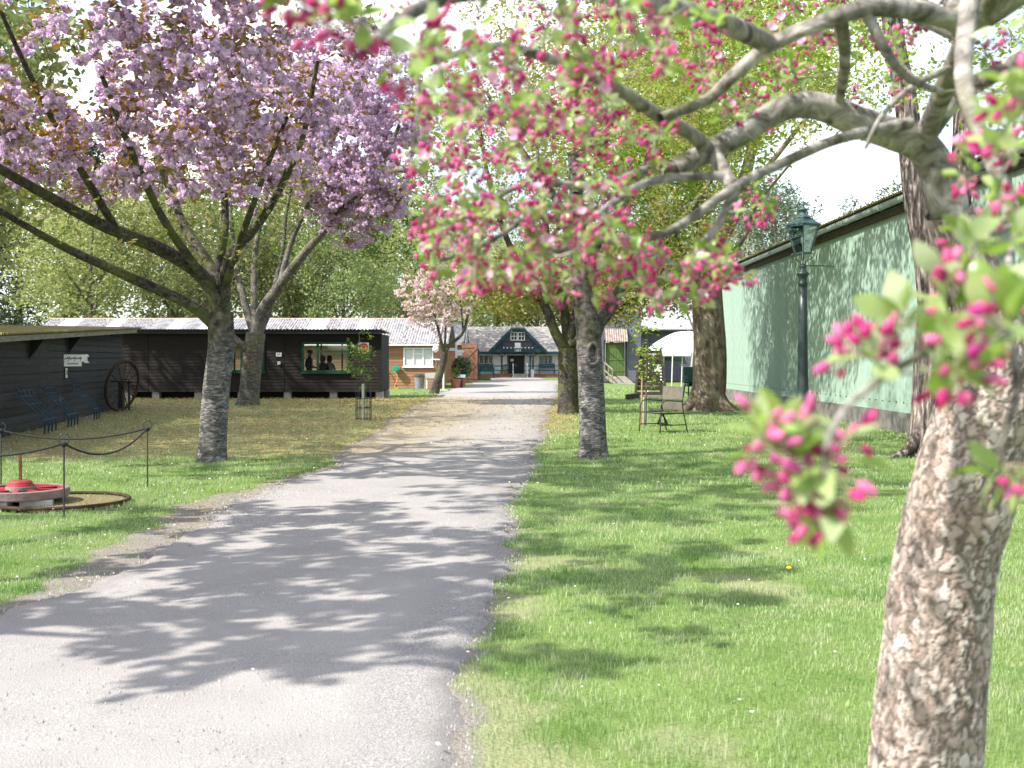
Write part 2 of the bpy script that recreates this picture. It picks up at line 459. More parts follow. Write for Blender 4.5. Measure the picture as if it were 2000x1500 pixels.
Mbark('bark_cherry_limb', (0.05, 0.045, 0.04), (0.13, 0.12, 0.105), (0.28, 0.27, 0.24), 'limb', 0.35, 0.8)
Mbark('bark_dark', (0.025, 0.021, 0.019), (0.062, 0.053, 0.046), (0.15, 0.14, 0.125), 'limb', 0.55, 0.8)
Mbark('bark_maple', (0.10, 0.075, 0.055), (0.24, 0.19, 0.15), (0.40, 0.34, 0.28), 'maple', 0.22, 1.0)
Mbark('bark_furrow', (0.045, 0.036, 0.034), (0.19, 0.155, 0.145), (0.40, 0.34, 0.32), 'furrow', 0.12, 1.6)
Mbark('bark_crab', (0.13, 0.085, 0.065), (0.36, 0.27, 0.23), (0.62, 0.56, 0.52), 'flake', 0.08, 1.0)
Mbark('bark_crab_limb', (0.085, 0.075, 0.06), (0.25, 0.235, 0.215), (0.50, 0.48, 0.45), 'limb', 0.34, 0.9)
Mbark('bark_far', (0.07, 0.055, 0.045), (0.13, 0.11, 0.09), (0.22, 0.19, 0.16), 'limb', 0.3, 0.5)
Mbark('bark_birch', (0.15, 0.13, 0.12), (0.38, 0.34, 0.30), (0.5, 0.47, 0.43), 'cherry', 0.0, 0.4)
Mleaf('leaf_crab', [(0.17, 0.27, 0.05), (0.25, 0.37, 0.085), (0.34, 0.44, 0.16), (0.42, 0.49, 0.28)], 0.45, 0.30, 0.55)
Mleaf('bud_pink', [(0.34, 0.010, 0.11), (0.50, 0.035, 0.18), (0.68, 0.19, 0.35), (0.37, 0.016, 0.20)], 0.22, 0.5)
Mleaf('pedicel', [(0.30, 0.33, 0.16), (0.42, 0.32, 0.24)], 0.1)
Mleaf('blossom', [(0.52, 0.38, 0.55), (0.65, 0.49, 0.66), (0.82, 0.68, 0.80), (0.58, 0.43, 0.62)], 0.40, 0.7, 0.15)
Mleaf('blossom_far', [(0.56, 0.42, 0.58), (0.68, 0.52, 0.68), (0.78, 0.65, 0.77)], 0.35, 0.7, 0.15)
Mleaf('blossom_pale', [(0.66, 0.47, 0.55), (0.78, 0.63, 0.67), (0.82, 0.72, 0.68)], 0.35, 0.7, 0.15)
Mleaf('leaf_bronze', [(0.17, 0.09, 0.03), (0.28, 0.15, 0.045), (0.16, 0.16, 0.04), (0.36, 0.20, 0.08)], 0.4, 0.5)
Mleaf('leaf_lime', [(0.16, 0.24, 0.03), (0.24, 0.33, 0.05), (0.33, 0.42, 0.09)], 0.45, 0.5)
Mleaf('leaf_lime_far', [(0.17, 0.21, 0.07), (0.27, 0.31, 0.11), (0.38, 0.40, 0.18)], 0.45, 0.6, ovar=.45)
Mleaf('leaf_spring', [(0.15, 0.20, 0.035), (0.24, 0.27, 0.06), (0.33, 0.25, 0.10), (0.20, 0.26, 0.05)], 0.42, 0.5)
Mleaf('leaf_mid', [(0.07, 0.13, 0.02), (0.12, 0.20, 0.035), (0.18, 0.26, 0.05)], 0.4, 0.5)
Mleaf('leaf_pine', [(0.045, 0.075, 0.04), (0.075, 0.115, 0.06), (0.13, 0.17, 0.10)], 0.15, 0.6)
Mleaf('leaf_conifer', [(0.02, 0.04, 0.022), (0.04, 0.065, 0.035), (0.06, 0.09, 0.05)], 0.15, 0.6)
Mleaf('leaf_bush', [(0.06, 0.09, 0.035), (0.12, 0.16, 0.07), (0.22, 0.25, 0.14)], 0.3, 0.4)
Mleaf('grass_blade', [(0.15, 0.26, 0.075), (0.23, 0.355, 0.12), (0.33, 0.44, 0.19), (0.50, 0.54, 0.35)], 0.40, 0.45, 0.3, [(0.7, 0.46, 0.62, (0.36, 0.43, 0.22), 0.6), (2.6, 0.52, 0.66, (0.47, 0.46, 0.32), 0.65), (1.7, 0.52, 0.64, (0.10, 0.22, 0.045), 0.75)])
Mleaf('petal_fallen', [(0.75, 0.66, 0.66), (0.80, 0.78, 0.74), (0.66, 0.52, 0.52)], 0.2, 0.7)
Mleaf('litter', [(0.20, 0.12, 0.04), (0.34, 0.24, 0.07), (0.42, 0.33, 0.10), (0.26, 0.15, 0.08)], 0.2, 0.8)
Mleaf('pebble', [(0.22, 0.21, 0.21), (0.32, 0.30, 0.30), (0.46, 0.44, 0.43), (0.14, 0.13, 0.13)], 0.0, 0.85)
M('daisy', (0.85, 0.85, 0.83), rough=0.7)
M('dandelion', (0.80, 0.55, 0.02), rough=0.7)
# ------------------------------------------------------------------ ground, path
PR_Y = np.array([-6, 3.0, 4.25, 6.2, 8.5, 12.2, 19, 27, 34.6, 50, 66, 78, 84, 97])
PR_X = np.array([-0.35, -0.28, -0.19, -0.16, -0.06, 0.06, 0.43, 0.8, 1.2, 2.0, 2.6, 3.4, 3.0, 2.2])
PL_Y = np.array([-6, 3.0, 6.0, 6.8, 9.0, 11.0, 13.7, 16.3, 23, 34.6, 50, 62, 72, 80, 97])
PL_X = np.array([-3.3, -3.2, -3.2, -3.1, -2.95, -2.95, -2.85, -2.65, -2.9, -3.1, -3.3, -3.0, -2.6, -2.9, -1.2])
def path_r(y): return np.interp(y, PR_Y, PR_X) + 0.03 * np.sin(y * 3.1) + 0.025 * np.sin(y * 7.7 + 1) + 0.02 * np.sin(y * 17.3) + 0.05 * np.sin(y * 0.9)
def path_l(y): return np.interp(y, PL_Y, PL_X) + 0.05 * np.sin(y * 2.3 + 2) + 0.04 * np.sin(y * 6.1) + 0.03 * np.sin(y * 15.1) + 0.10 * np.sin(y * 0.8 + 1)
def sstep(a, b, x):
    t = np.clip((x - a) / (b - a), 0, 1); return t * t * (3 - 2 * t)
def litter_amt(x, y):
    P = np.stack([x, y, 0 * x], -1)
    n = 0.25 * wob(P, 0.9, 3) + 0.2 * wob(P, 2.5, 4)
    left = sstep(14.5, 20.5, y + 3.2 * n) * (1 - sstep(42.5, 45.5, y)) * (1 - sstep(-0.6, 0.4, x - path_r(y)))
    right = 0.75 * sstep(20, 26, y) * (1 - sstep(44, 48, y)) * (1 - sstep(0.2, 1.6, x - path_r(y) + n))
    patch = 1 - 0.85 * np.exp(-((x + 9.2) ** 2 + (y - 38.2) ** 2) / 3.0) - 0.8 * np.exp(-((x + 4.4) ** 2 + (y - 16.6) ** 2) / 1.3)
    shed = 0.8 * np.exp(-((x + 9.5) ** 2) / 9.0) * sstep(15, 19, y) * (1 - sstep(38, 45, y))
    return np.clip(np.maximum(np.maximum(left, right), shed * 0.6) * np.clip(patch, 0, 1) * (1 + n), 0, 1)
def bare_amt(x, y):
    """worn thin places in the right hand lawn"""
    P = np.stack([x, y, 0 * x], -1)
    n = wob(P, 2.6, 61) + .7 * wob(P, 6.5, 62)
    dr = x - path_r(y)
    near = np.exp(-np.clip(dr, 0, 9) / .8) * (1 - sstep(7.5, 11, y))
    return np.clip(sstep(.45, 1.15, n + 1.1 * near), 0, 1) * (dr > -.1)
def dirt_amt(x, y):
    P = np.stack([x, y, 0 * x], -1)
    n = wob(P, 3.0, 9)
    dl = (path_l(y) - x)
    wl = 0.12 + 0.50 * np.exp(-((y - 10.5) / 3.2) ** 2)
    a = 1 - sstep(0.4 * wl, wl, dl + 0.22 * n)
    dr = x - path_r(y)
    b = 1 - sstep(-0.06, 0.07, dr + 0.08 * n)
    return np.clip(np.minimum(a, b), 0, 1) * np.where((y < 90), 1, 0)

xs = np.unique(np.concatenate([np.linspace(-300, -40, 14), np.linspace(-40, -14, 40), np.linspace(-14, 12, 150), np.linspace(12, 40, 30), np.linspace(40, 300, 14)]))
ys = np.unique(np.concatenate([np.linspace(-120, -8, 8), np.linspace(-8, 50, 330), np.linspace(50, 110, 110), np.linspace(110, 400, 14)]))
GXX, GYY = np.meshgrid(xs, ys)
gx, gy = GXX.ravel(), GYY.ravel()
Pz = np.stack([gx, gy, 0 * gx], -1)
gz = 0.012 * wob(Pz, 2.2, 21) - 0.012
V = np.stack([gx, gy, gz], -1)
nx, ny = len(xs), len(ys)
ii = (np.arange(ny - 1)[:, None] * nx + np.arange(nx - 1)[None, :]).ravel()
F = np.stack([ii, ii + 1, ii + nx + 1, ii + nx], -1)
gme = mesh_np('ground', V, F, True)
for nm, val in (('litter', litter_amt(gx, gy)), ('dirt', dirt_amt(gx, gy)), ('bare', bare_amt(gx, gy))):
    at = gme.attributes.new(nm, 'FLOAT', 'POINT'); at.data.foreach_set('value', val.astype(np.float32))
m, t, N, L, b = _base('lawn_soil')
b.inputs['Roughness'].default_value = 0.95; b.inputs['Specular IOR Level'].default_value = 0.1
tcn = N.new('ShaderNodeTexCoord')
def nz(scale, det=6):
    n = N.new('ShaderNodeTexNoise'); n.inputs['Scale'].default_value = scale; n.inputs['Detail'].default_value = det
    L.new(tcn.outputs['Object'], n.inputs['Vector']); return n.outputs['Fac']
def ramp(src, stops):
    r = N.new('ShaderNodeValToRGB'); e = r.color_ramp.elements
    while len(e) < len(stops): e.new(0.5)
    for i, (p, c) in enumerate(stops): e[i].position = p; e[i].color = c4(c)
    L.new(src, r.inputs['Fac']); return r.outputs['Color']
def mixc(f, a, bb, mode='MIX'):
    x = N.new('ShaderNodeMixRGB'); x.blend_type = mode
    if isinstance(f, float): x.inputs[0].default_value = f
    else: L.new(f, x.inputs[0])
    L.new(a, x.inputs[1]); L.new(bb, x.inputs[2]); return x.outputs[0]
def attr(nm):
    a = N.new('ShaderNodeAttribute'); a.attribute_name = nm; return a.outputs['Fac']
def addf(a, k, c, clamp=True):
    x = N.new('ShaderNodeMath'); x.operation = 'MULTIPLY_ADD'; x.use_clamp = clamp
    L.new(a, x.inputs[0]); x.inputs[1].default_value = k
    if isinstance(c, float): x.inputs[2].default_value = c
    else: L.new(c, x.inputs[2])
    return x.outputs[0]
green = mixc(0.5, ramp(nz(1.1), [(0.35, (0.12, 0.185, 0.055)), (0.65, (0.20, 0.27, 0.09))]), ramp(nz(60), [(0.3, (0.06, 0.11, 0.02)), (0.7, (0.17, 0.24, 0.06))]))
lit = mixc(0.55, ramp(nz(3.0), [(0.3, (0.19, 0.17, 0.075)), (0.7, (0.31, 0.28, 0.13))]), ramp(nz(48), [(0.3, (0.11, 0.095, 0.045)), (0.55, (0.25, 0.22, 0.10)), (0.72, (0.40, 0.36, 0.21))]))
dirtc = mixc(0.5, ramp(nz(5), [(0.3, (0.18, 0.16, 0.14)), (0.7, (0.27, 0.245, 0.22))]), ramp(nz(80), [(0.3, (0.12, 0.105, 0.09)), (0.7, (0.32, 0.29, 0.26))]))
nmask = nz(14)
lm = ramp(addf(nmask, 0.5, addf(attr('litter'), 1.0, -0.25, False)), [(0.25, (0, 0, 0)), (0.6, (1, 1, 1))])
dm = ramp(addf(nmask, 0.5, addf(attr('dirt'), 1.0, -0.25, False)), [(0.25, (0, 0, 0)), (0.6, (1, 1, 1))])
worn = ramp(nz(70), [(0.3, (0.19, 0.18, 0.10)), (0.7, (0.37, 0.35, 0.23))])
bm2 = ramp(addf(nmask, 0.6, addf(attr('bare'), 1.0, -0.3, False)), [(0.2, (0, 0, 0)), (0.8, (0.6, 0.6, 0.6))])
L.new(mixc(dm, mixc(lm, mixc(bm2, green, worn), lit), dirtc), b.inputs['Base Color'])
bp = N.new('ShaderNodeBump'); bp.inputs['Strength'].default_value = 0.7; bp.inputs['Distance'].default_value = 0.03
L.new(nz(55, 8), bp.inputs['Height']); L.new(bp.outputs[0], b.inputs['Normal'])
ground = tag(link('ground', gme, 'lawn_soil'), 'flat lawn ground of short grass with bare and litter strewn patches', 'ground', kind='structure')

# the drive: a sheet of rolled gravel
py_ = np.concatenate([np.linspace(-6, 30, 260), np.linspace(30.3, 97, 150)])
NU = 40
u = np.linspace(0, 1, NU)
xl, xr = path_l(py_), path_r(py_)
PX = xl[:, None] + (xr - xl)[:, None] * u[None, :]
PY = np.repeat(py_[:, None], NU, 1)
edge = np.minimum(PX - xl[:, None], xr[:, None] - PX)
PP = np.stack([PX.ravel(), PY.ravel(), np.zeros(PX.size)], -1)
PZ = 0.010 * wob(PP, 1.6, 5) + 0.004 * wob(PP, 6, 6) + np.where(edge.ravel() < 0.02, -0.035, 0.012)
V = np.stack([PX.ravel(), PY.ravel(), PZ], -1)
ii = (np.arange(len(py_) - 1)[:, None] * NU + np.arange(NU - 1)[None, :]).ravel()
F = np.stack([ii, ii + 1, ii + NU + 1, ii + NU], -1)
pme = mesh_np('gravel_drive', V, F, True)
ed = 0.75 * (1 - sstep(0.0, 0.34, edge.ravel() + 0.15 * wob(PP, 4, 8)))
at = pme.attributes.new('edge', 'FLOAT', 'POINT'); at.data.foreach_set('value', ed.astype(np.float32))
lt = litter_amt(PP[:, 0], PP[:, 1]) * (1 - 0.72 * np.exp(-(((PP[:, 0] + 0.6 - 0.02 * PP[:, 1]) / 1.35) ** 2)))
at = pme.attributes.new('litter', 'FLOAT', 'POINT'); at.data.foreach_set('value', lt.astype(np.float32))
uu = np.repeat(u[None, :], len(py_), 0).ravel()
trk = np.exp(-((uu - .93) / .10) ** 2) + .45 * np.exp(-((uu - .5) / .10) ** 2) + .5 * np.exp(-((uu - .06) / .08) ** 2) + .25 * wob(PP, 2.1, 14)
at = pme.attributes.new('track', 'FLOAT', 'POINT'); at.data.foreach_set('value', np.clip(trk, 0, 1).astype(np.float32))
m, t, N, L, b = _base('gravel')
b.inputs['Roughness'].default_value = 0.92; b.inputs['Specular IOR Level'].default_value = 0.15
tcn = N.new('ShaderNodeTexCoord')
base = mixc(0.45, ramp(nz(1.6), [(0.3, (0.255, 0.238, 0.228)), (0.7, (0.335, 0.315, 0.302))]), ramp(nz(140, 3), [(0.30, (0.10, 0.096, 0.092)), (0.5, (0.30, 0.286, 0.276)), (0.7, (0.50, 0.48, 0.465))]))
edc = mixc(0.5, ramp(nz(9), [(0.3, (0.19, 0.175, 0.165)), (0.7, (0.28, 0.26, 0.245))]), ramp(nz(120, 3), [(0.3, (0.08, 0.075, 0.07)), (0.7, (0.34, 0.31, 0.29))]))
lit = mixc(0.5, ramp(nz(4), [(0.3, (0.22, 0.175, 0.11)), (0.7, (0.33, 0.285, 0.20))]), ramp(nz(60), [(0.3, (0.14, 0.10, 0.06)), (0.7, (0.42, 0.36, 0.25))]))
nm2 = nz(20)
em = ramp(addf(nm2, 0.5, addf(attr('edge'), 1.0, -0.25, False)), [(0.30, (0, 0, 0)), (0.75, (0.7, 0.7, 0.7))])
lm = ramp(addf(nm2, 0.5, addf(attr('litter'), 0.9, -0.25, False)), [(0.25, (0, 0, 0)), (0.75, (0.85, 0.85, 0.85))])
# two faint wheel tracks, darker loose stone between and beside them
base = mixc(ramp(addf(nz(2.4), 0.8, addf(attr('track'), 1.0, -0.45, False)), [(0.30, (0, 0, 0)), (0.85, (0.75, 0.75, 0.75))]), base, ramp(nz(95, 4), [(0.30, (0.10, 0.096, 0.094)), (0.5, (0.25, 0.24, 0.235)), (0.72, (0.42, 0.405, 0.395))]))
L.new(mixc(em, mixc(lm, base, lit), edc), b.inputs['Base Color'])
bp = N.new('ShaderNodeBump'); bp.inputs['Strength'].default_value = 0.55; bp.inputs['Distance'].default_value = 0.015
L.new(nz(110, 5), bp.inputs['Height']); L.new(bp.outputs[0], b.inputs['Normal'])
tag(link('gravel_drive', pme, 'gravel'), 'pale rolled gravel drive running between the lawns', 'drive', kind='structure')

# cross path in front of the white hall
m2 = MB()
cp = [(-2.4, 80), (3.0, 79.2), (9, 80.5), (11.2, 77.5), (11.6, 79.5), (9.5, 83), (3, 83), (-2.4, 84)]
m2.add([(x, y, 0.006) for x, y in cp], [tuple(range(len(cp)))])
tag(m2.build('side_path', 'gravel'), 'pale gravel path branching towards the slate boarded porch', 'path', kind='structure')

# ------------------------------------------------------------------ grass blades
def blades(x, y, h, w, two):
    n = len(x)
    az = rng.uniform(0, 2 * np.pi, n); lean = rng.uniform(0.15, 0.9, n) * h; laz = rng.uniform(0, 2 * np.pi, n)
    wx, wy = np.cos(az) * w / 2, np.sin(az) * w / 2
    lx, ly = np.cos(laz) * lean, np.sin(laz) * lean
    z0 = np.full(n, -0.012)
    b0 = np.stack([x - wx, y - wy, z0], -1); b1 = np.stack([x + wx, y + wy, z0], -1)
    tp = np.stack([x + lx, y + ly, h], -1)
    if not two:
        V = np.stack([b0, b1, tp], 1).reshape(-1, 3)
        return V, np.arange(3 * n).reshape(-1, 3)
    m0 = np.stack([x - wx * .8 + lx * .35, y - wy * .8 + ly * .35, h * .62], -1)
    m1 = np.stack([x + wx * .8 + lx * .35, y + wy * .8 + ly * .35, h * .62], -1)
    V = np.stack([b0, b1, m1, m0, tp], 1).reshape(-1, 3)
    b = 5 * np.arange(n)[:, None]
    F = np.concatenate([b + np.array([[0, 1, 2]]), b + np.array([[0, 2, 3]]), b + np.array([[3, 2, 4]])], 0)
    return V, F
def lawn_pts(y0, y1, dens, marg=0.6):
    half = 0.50 * y1 + marg
    n = int(dens * 2 * half * (y1 - y0))
    x = rng.uniform(-half, half, n); y = rng.uniform(y0, y1, n)
    k = np.abs(x) < 0.50 * y + marg
    x, y = x[k], y[k]
    P = np.stack([x, y, 0 * x], -1)
    inside = np.minimum(x - path_l(y), path_r(y) - x)
    keep = (1 - .93 * sstep(0.15, 0.85, dirt_amt(x, y))) * (1 - sstep(-0.05, 0.16, inside + .07 * wob(P, 7, 36)))
    keep *= 1 - 0.74 * sstep(0.15, 0.9, litter_amt(x, y))
    keep *= (0.35 + 0.65 * np.clip(0.55 + wob(P, 1.7, 31) + 0.7 * wob(P, 5, 32) + .5 * wob(P, 13, 33), 0, 1)) * (1 - .62 * bare_amt(x, y))
    keep *= np.where((x < 8.25) & ~((y > 44.2) & (x < -5) & (y < 59)), 1, 0)
    k = rng.uniform(size=len(x)) < keep
    return x[k], y[k]
gv, gf, off = [], [], 0
for y0, y1, dens, h0, h1, w, two in ((2.6, 6, 6500, .012, .034, .0034, True), (6, 9, 4200, .013, .038, .0048, True), (9, 13, 2200, .015, .042, .0075, False), (13, 20, 850, .02, .048, .013, False), (20, 34, 240, .026, .058, .026, False), (34, 62, 60, .035, .08, .05, False)):
    x, y = lawn_pts(y0, y1, dens)
    P = np.stack([x, y, 0 * x], -1)
    tuft = np.clip(0.85 + 0.55 * wob(P, 3.3, 41) + 0.6 * wob(P, 9, 42) + .4 * wob(P, 22, 43), 0.35, 2.3)
    h = rng.uniform(h0, h1, len(x)) * tuft
    V, F = blades(x, y, h, w * rng.uniform(0.7, 1.2, len(x)), two)
    gv.append(V); gf.append(F + off); off += len(V)
tag(link('grass', mesh_np('grass', np.concatenate(gv), np.concatenate(gf)), 'grass_blade'), 'short green lawn grass on both sides of the gravel drive', 'grass', kind='stuff')

def flecks(x, y, z, s, seed=1):
    """small tilted leaf flakes"""
    r = np.random.default_rng(seed); n = len(x)
    az = r.uniform(0, 6.28, n)
    a = np.stack([np.cos(az), np.sin(az), r.uniform(-.35, .35, n)], -1) * s[:, None]
    bq = np.stack([-np.sin(az), np.cos(az), r.uniform(-.35, .35, n)], -1) * (s * r.uniform(.45, .9, n))[:, None]
    c = np.stack([x, y, z], -1)
    V = np.stack([c - a, c - bq, c + a, c + bq], 1).reshape(-1, 3)
    return V, np.arange(4 * n).reshape(-1, 4)
# yellow brown blossom scales and dead leaves
n = 90000
x = rng.uniform(-16, 3.5, n); y = rng.uniform(9, 46, n)
la = litter_amt(x, y); da = dirt_amt(x, y)
onpath = (x > path_l(y)) & (x < path_r(y))
ed = np.minimum(np.abs(x - path_l(y)), np.abs(x - path_r(y)))
pk = 0.75 * la * np.where(onpath, 0.35, 1) + 0.55 * da * np.where(onpath, 0, 1) * np.exp(-((y - 12) / 5) ** 2) * (x < 0) + 0.35 * np.exp(-(ed / 0.25) ** 2)
k = (rng.uniform(size=n) < pk * 0.8) & (np.abs(x) < 0.5 * y + .6)
x, y = x[k], y[k]
V, F = flecks(x, y, rng.uniform(0.022, 0.04, len(x)), rng.uniform(.010, .022, len(x)) * (0.55 + y / 26.0), 5)
tag(link('leaf_litter', mesh_np('leaf_litter', V, F), 'litter'), 'yellow brown fallen scales and leaves strewn under the trees', 'litter', kind='stuff')
# fallen white and pink petals, mostly along the left verge
n = 22000
x = rng.uniform(-7, 6, n); y = rng.uniform(3.2, 26, n)
dl = path_l(y) - x
pk = 0.30 * np.exp(-((dl - 0.6) / 0.7) ** 2) * np.exp(-((y - 9) / 4.5) ** 2) + 0.05 * (dl > 0) + 0.10 * np.exp(-((x - path_r(y) - .1) / .25) ** 2) + 0.010
k = rng.uniform(size=n) < pk
x, y = x[k], y[k]
V, F = flecks(x, y, rng.uniform(0.03, 0.05, len(x)), rng.uniform(.006, .013, len(x)) * (0.7 + y / 20), 6)
tag(link('fallen_petals', mesh_np('fallen_petals', V, F), 'petal_fallen'), 'white and pale pink petals scattered on the grass verge', 'petals', kind='stuff')
# loose pebbles on the drive
n = 26000
y = rng.uniform(2.6, 17, n) ; x = path_l(y) + (path_r(y) - path_l(y)) * rng.uniform(-0.02, 1.02, n)
ed = np.minimum(x - path_l(y), path_r(y) - x)
pk = 0.22 + 0.60 * np.exp(-(ed / .40) ** 2)
k = rng.uniform(size=n) < pk
x, y = x[k], y[k]; n = len(x)
s = rng.uniform(.0018, .0048, n) * (0.8 + y / 16)
oc = np.array([[1, 0, 0], [0, 1, 0], [-1, 0, 0], [0, -1, 0], [0, 0, .7]])
rot = rng.uniform(0, 6.28, n)
V = np.empty((n, 5, 3))
for k5 in range(5):
    ex = rng.uniform(.7, 1.3, n)
    V[:, k5, 0] = x + (oc[k5, 0] * np.cos(rot) - oc[k5, 1] * np.sin(rot)) * s * ex
    V[:, k5, 1] = y + (oc[k5, 0] * np.sin(rot) + oc[k5, 1] * np.cos(rot)) * s * ex
    V[:, k5, 2] = 0.006 + oc[k5, 2] * s + (0.012 if k5 == 4 else 0)
bI = 5 * np.arange(n)[:, None]
F = np.concatenate([bI + np.array([[a, bb, 4]]) for a, bb in ((0, 1), (1, 2), (2, 3), (3, 0))], 0)
tag(link('pebbles', mesh_np('pebbles', V.reshape(-1, 3), F), 'pebble'), 'loose small stones lying on the gravel drive', 'pebbles', kind='stuff')
# daisies
n = 170
x = rng.uniform(-7, 7.5, n); y = rng.uniform(4, 24, n)
k = (dirt_amt(x, y) < .1) & (litter_amt(x, y) < .3)
x, y = x[k], y[k]
mb = MB()
for a, bb in zip(x, y):
    mb.lathe([(0.003, 0.030), (0.008, 0.034), (0.003, 0.037)], (a, bb, 0), 7)
tag(mb.build('daisies', 'daisy'), 'tiny white daisies dotted through the lawn', 'daisies', kind='stuff')
for i, (px, py) in enumerate(((1650, 873), (1758, 852), (1541, 1110))):
    d = 1.55 * FX / (py - HY + 8)
    q = W(px, py, d); 
    t_ = thing('dandelion', ['yellow dandelion in the shaded grass left of the furrowed trunk', 'yellow dandelion growing near the plinth of the green shed', 'yellow dandelion in the sunlit lawn beside the crab apple'][i], 'flower', (q.x, q.y, 0))
    MB().tube([(q.x, q.y, -.01), (q.x, q.y, q.z)], .003, 5).build('stalk', 'leaf_mid', t_)
    MB().lathe([(.006, -.004), (.020, .004), (.016, .012), (.004, .014)], (q.x, q.y, q.z), 10).build('flower_head', 'dandelion', t_)
# ------------------------------------------------------------------ building helpers
_PL = {}
def plank_mesh(Lh, h, th=0.022):
    k = (round(Lh, 2), round(h, 3), th)
    if k not in _PL:
        mb = MB()
        mb.add([(0, -th, 0), (Lh, -th, 0), (Lh, 0.004, 0), (0, 0.004, 0), (0, -0.004, h + .012), (Lh, -0.004, h + .012), (Lh, 0.004, h + .012), (0, 0.004, h + .012)],
               [(0,3,2,1),(4,5,6,7),(0,1,5,4),(1,2,6,5),(2,3,7,6),(3,0,4,7)])
        _PL[k] = mb.mesh('plank')
    return _PL[k]
_PM = {}
def plank(parent, org, Lh, h, mat, rz=0.0, th=0.022):
    me = plank_mesh(Lh, h, th)
    key = (me.name, mat)
    if key not in _PM:
        if len(me.materials): me = me.copy()
        me.materials.clear(); me.materials.append(MAT[mat]); _PM[key] = me
    me = _PM[key]
    o = link('plank', me, None, parent)
    o.location = Vector(org) - parent.location
    o.rotation_euler = (0, 0, rz)
    return o
def cladding(parent, x0, x1, z0, z1, y, h, mat, openings=(), seams=()):
    z = z0
    while z < z1 - 0.02:
        zz = min(h, z1 - z)
        segs = [(x0, x1)]
        for (a, b, c, d) in openings:
            if z + zz > c + .01 and z < d - .01:
                ns = []
                for s0, s1 in segs:
                    if b <= s0 or a >= s1: ns.append((s0, s1)); continue
                    if a > s0: ns.append((s0, a))
                    if b < s1: ns.append((b, s1))
                segs = ns
        for sx in seams:
            ns = []
            for s0, s1 in segs:
                if s0 < sx < s1: ns += [(s0, sx - .012), (sx + .012, s1)]
                else: ns.append((s0, s1))
            segs = ns
        for s0, s1 in segs:
            if s1 - s0 > 0.03: plank(parent, (s0, y, z), s1 - s0, zz, mat)
        z += h
_CM = {}
def corr_mesh(width, length, pitch, amp, mat, th=0.0):
    k = (round(width, 3), round(length, 3), pitch, amp, mat)
    if k not in _CM:
        nw = max(2, int(round(width / pitch * 6)))
        x = np.linspace(0, width, nw + 1)
        z = amp * np.cos(2 * np.pi * x / pitch)
        ys_ = np.linspace(0, length, 2)
        V = np.array([(xx, yy, zz) for yy in ys_ for xx, zz in zip(x, z)])
        n = nw + 1
        F = np.array([(i, i + 1, n + i + 1, n + i) for i in range(nw)])
        me = mesh_np('sheet', V, F, True)
        me.materials.append(MAT[mat]); _CM[k] = me
    return _CM[k]
def sheet(parent, org, ex, ey, width, length, mat, pitch=0.076, amp=0.010, name='sheet'):
    me = corr_mesh(width, length, pitch, amp, mat)
    o = link(name, me, None, parent)
    ex, ey = Vector(ex).normalized(), Vector(ey).normalized()
    ez = ex.cross(ey)
    p = Vector(org) - parent.location
    o.matrix_local = Matrix(((ex.x, ey.x, ez.x, p.x), (ex.y, ey.y, ez.y, p.y), (ex.z, ey.z, ez.z, p.z), (0, 0, 0, 1)))
    return o
def window(parent, x0, x1, z0, z1, y, cols, rows, fmat, pmat, fw=0.06, dep=0.07, bw=None, name='window', sill=True):
    """frame proud of the wall at y (facing -y); cols/rows are fractions of the inner splits"""
    bw = bw or fw
    mb = MB()
    ya, yb = y - dep, y + 0.03
    mb.box(x0, x0 + fw, ya, yb, z0, z1); mb.box(x1 - fw, x1, ya, yb, z0, z1)
    mb.box(x0 + fw, x1 - fw, ya, yb, z0, z0 + fw); mb.box(x0 + fw, x1 - fw, ya, yb, z1 - fw, z1)
    xc = [x0 + fw] + [x0 + (x1 - x0) * c for c in cols] + [x1 - fw]
    zc = [z0 + fw] + [z0 + (z1 - z0) * c for c in rows] + [z1 - fw]
    for c in xc[1:-1]: mb.box(c - bw / 2, c + bw / 2, ya + .006, yb - .006, z0 + fw, z1 - fw)
    for c in zc[1:-1]: mb.box(x0 + fw, x1 - fw, ya + .012, yb - .012, c - bw / 2, c + bw / 2)
    w = mb.build(name, fmat, parent)
    if sill:
        MB().box(x0 - .05, x1 + .05, ya - .06, y - .0225, z0 - .06, z0 - .003).build('sill', fmat, w)
    for i in range(len(xc) - 1):
        for j in range(len(zc) - 1):
            MB().box(xc[i] + bw * .3, xc[i + 1] - bw * .3, y - .014, y - .008, zc[j] + bw * .3, zc[j + 1] - bw * .3).build('pane', pmat, w)
    return w
def text_part(body, size, loc, mat, parent, rz=0.0, depth=0.003, name='lettering'):
    cu = bpy.data.curves.new('txt', 'FONT'); cu.body = body; cu.size = size; cu.extrude = depth; cu.align_x = 'CENTER'; cu.align_y = 'CENTER'
    tmp = bpy.data.objects.new('txt', cu); COL.objects.link(tmp)
    dg = bpy.context.evaluated_depsgraph_get(); dg.update()
    me = bpy.data.meshes.new_from_object(tmp.evaluated_get(dg))
    bpy.data.objects.remove(tmp)
    me.materials.clear(); me.materials.append(MAT[mat]); me.name = name
    o = link(name, me, None, parent)
    o.location = Vector(loc) - (parent.location if parent.parent is None else parent.parent.location)
    o.rotation_euler = (R(90), 0, rz)
    return o

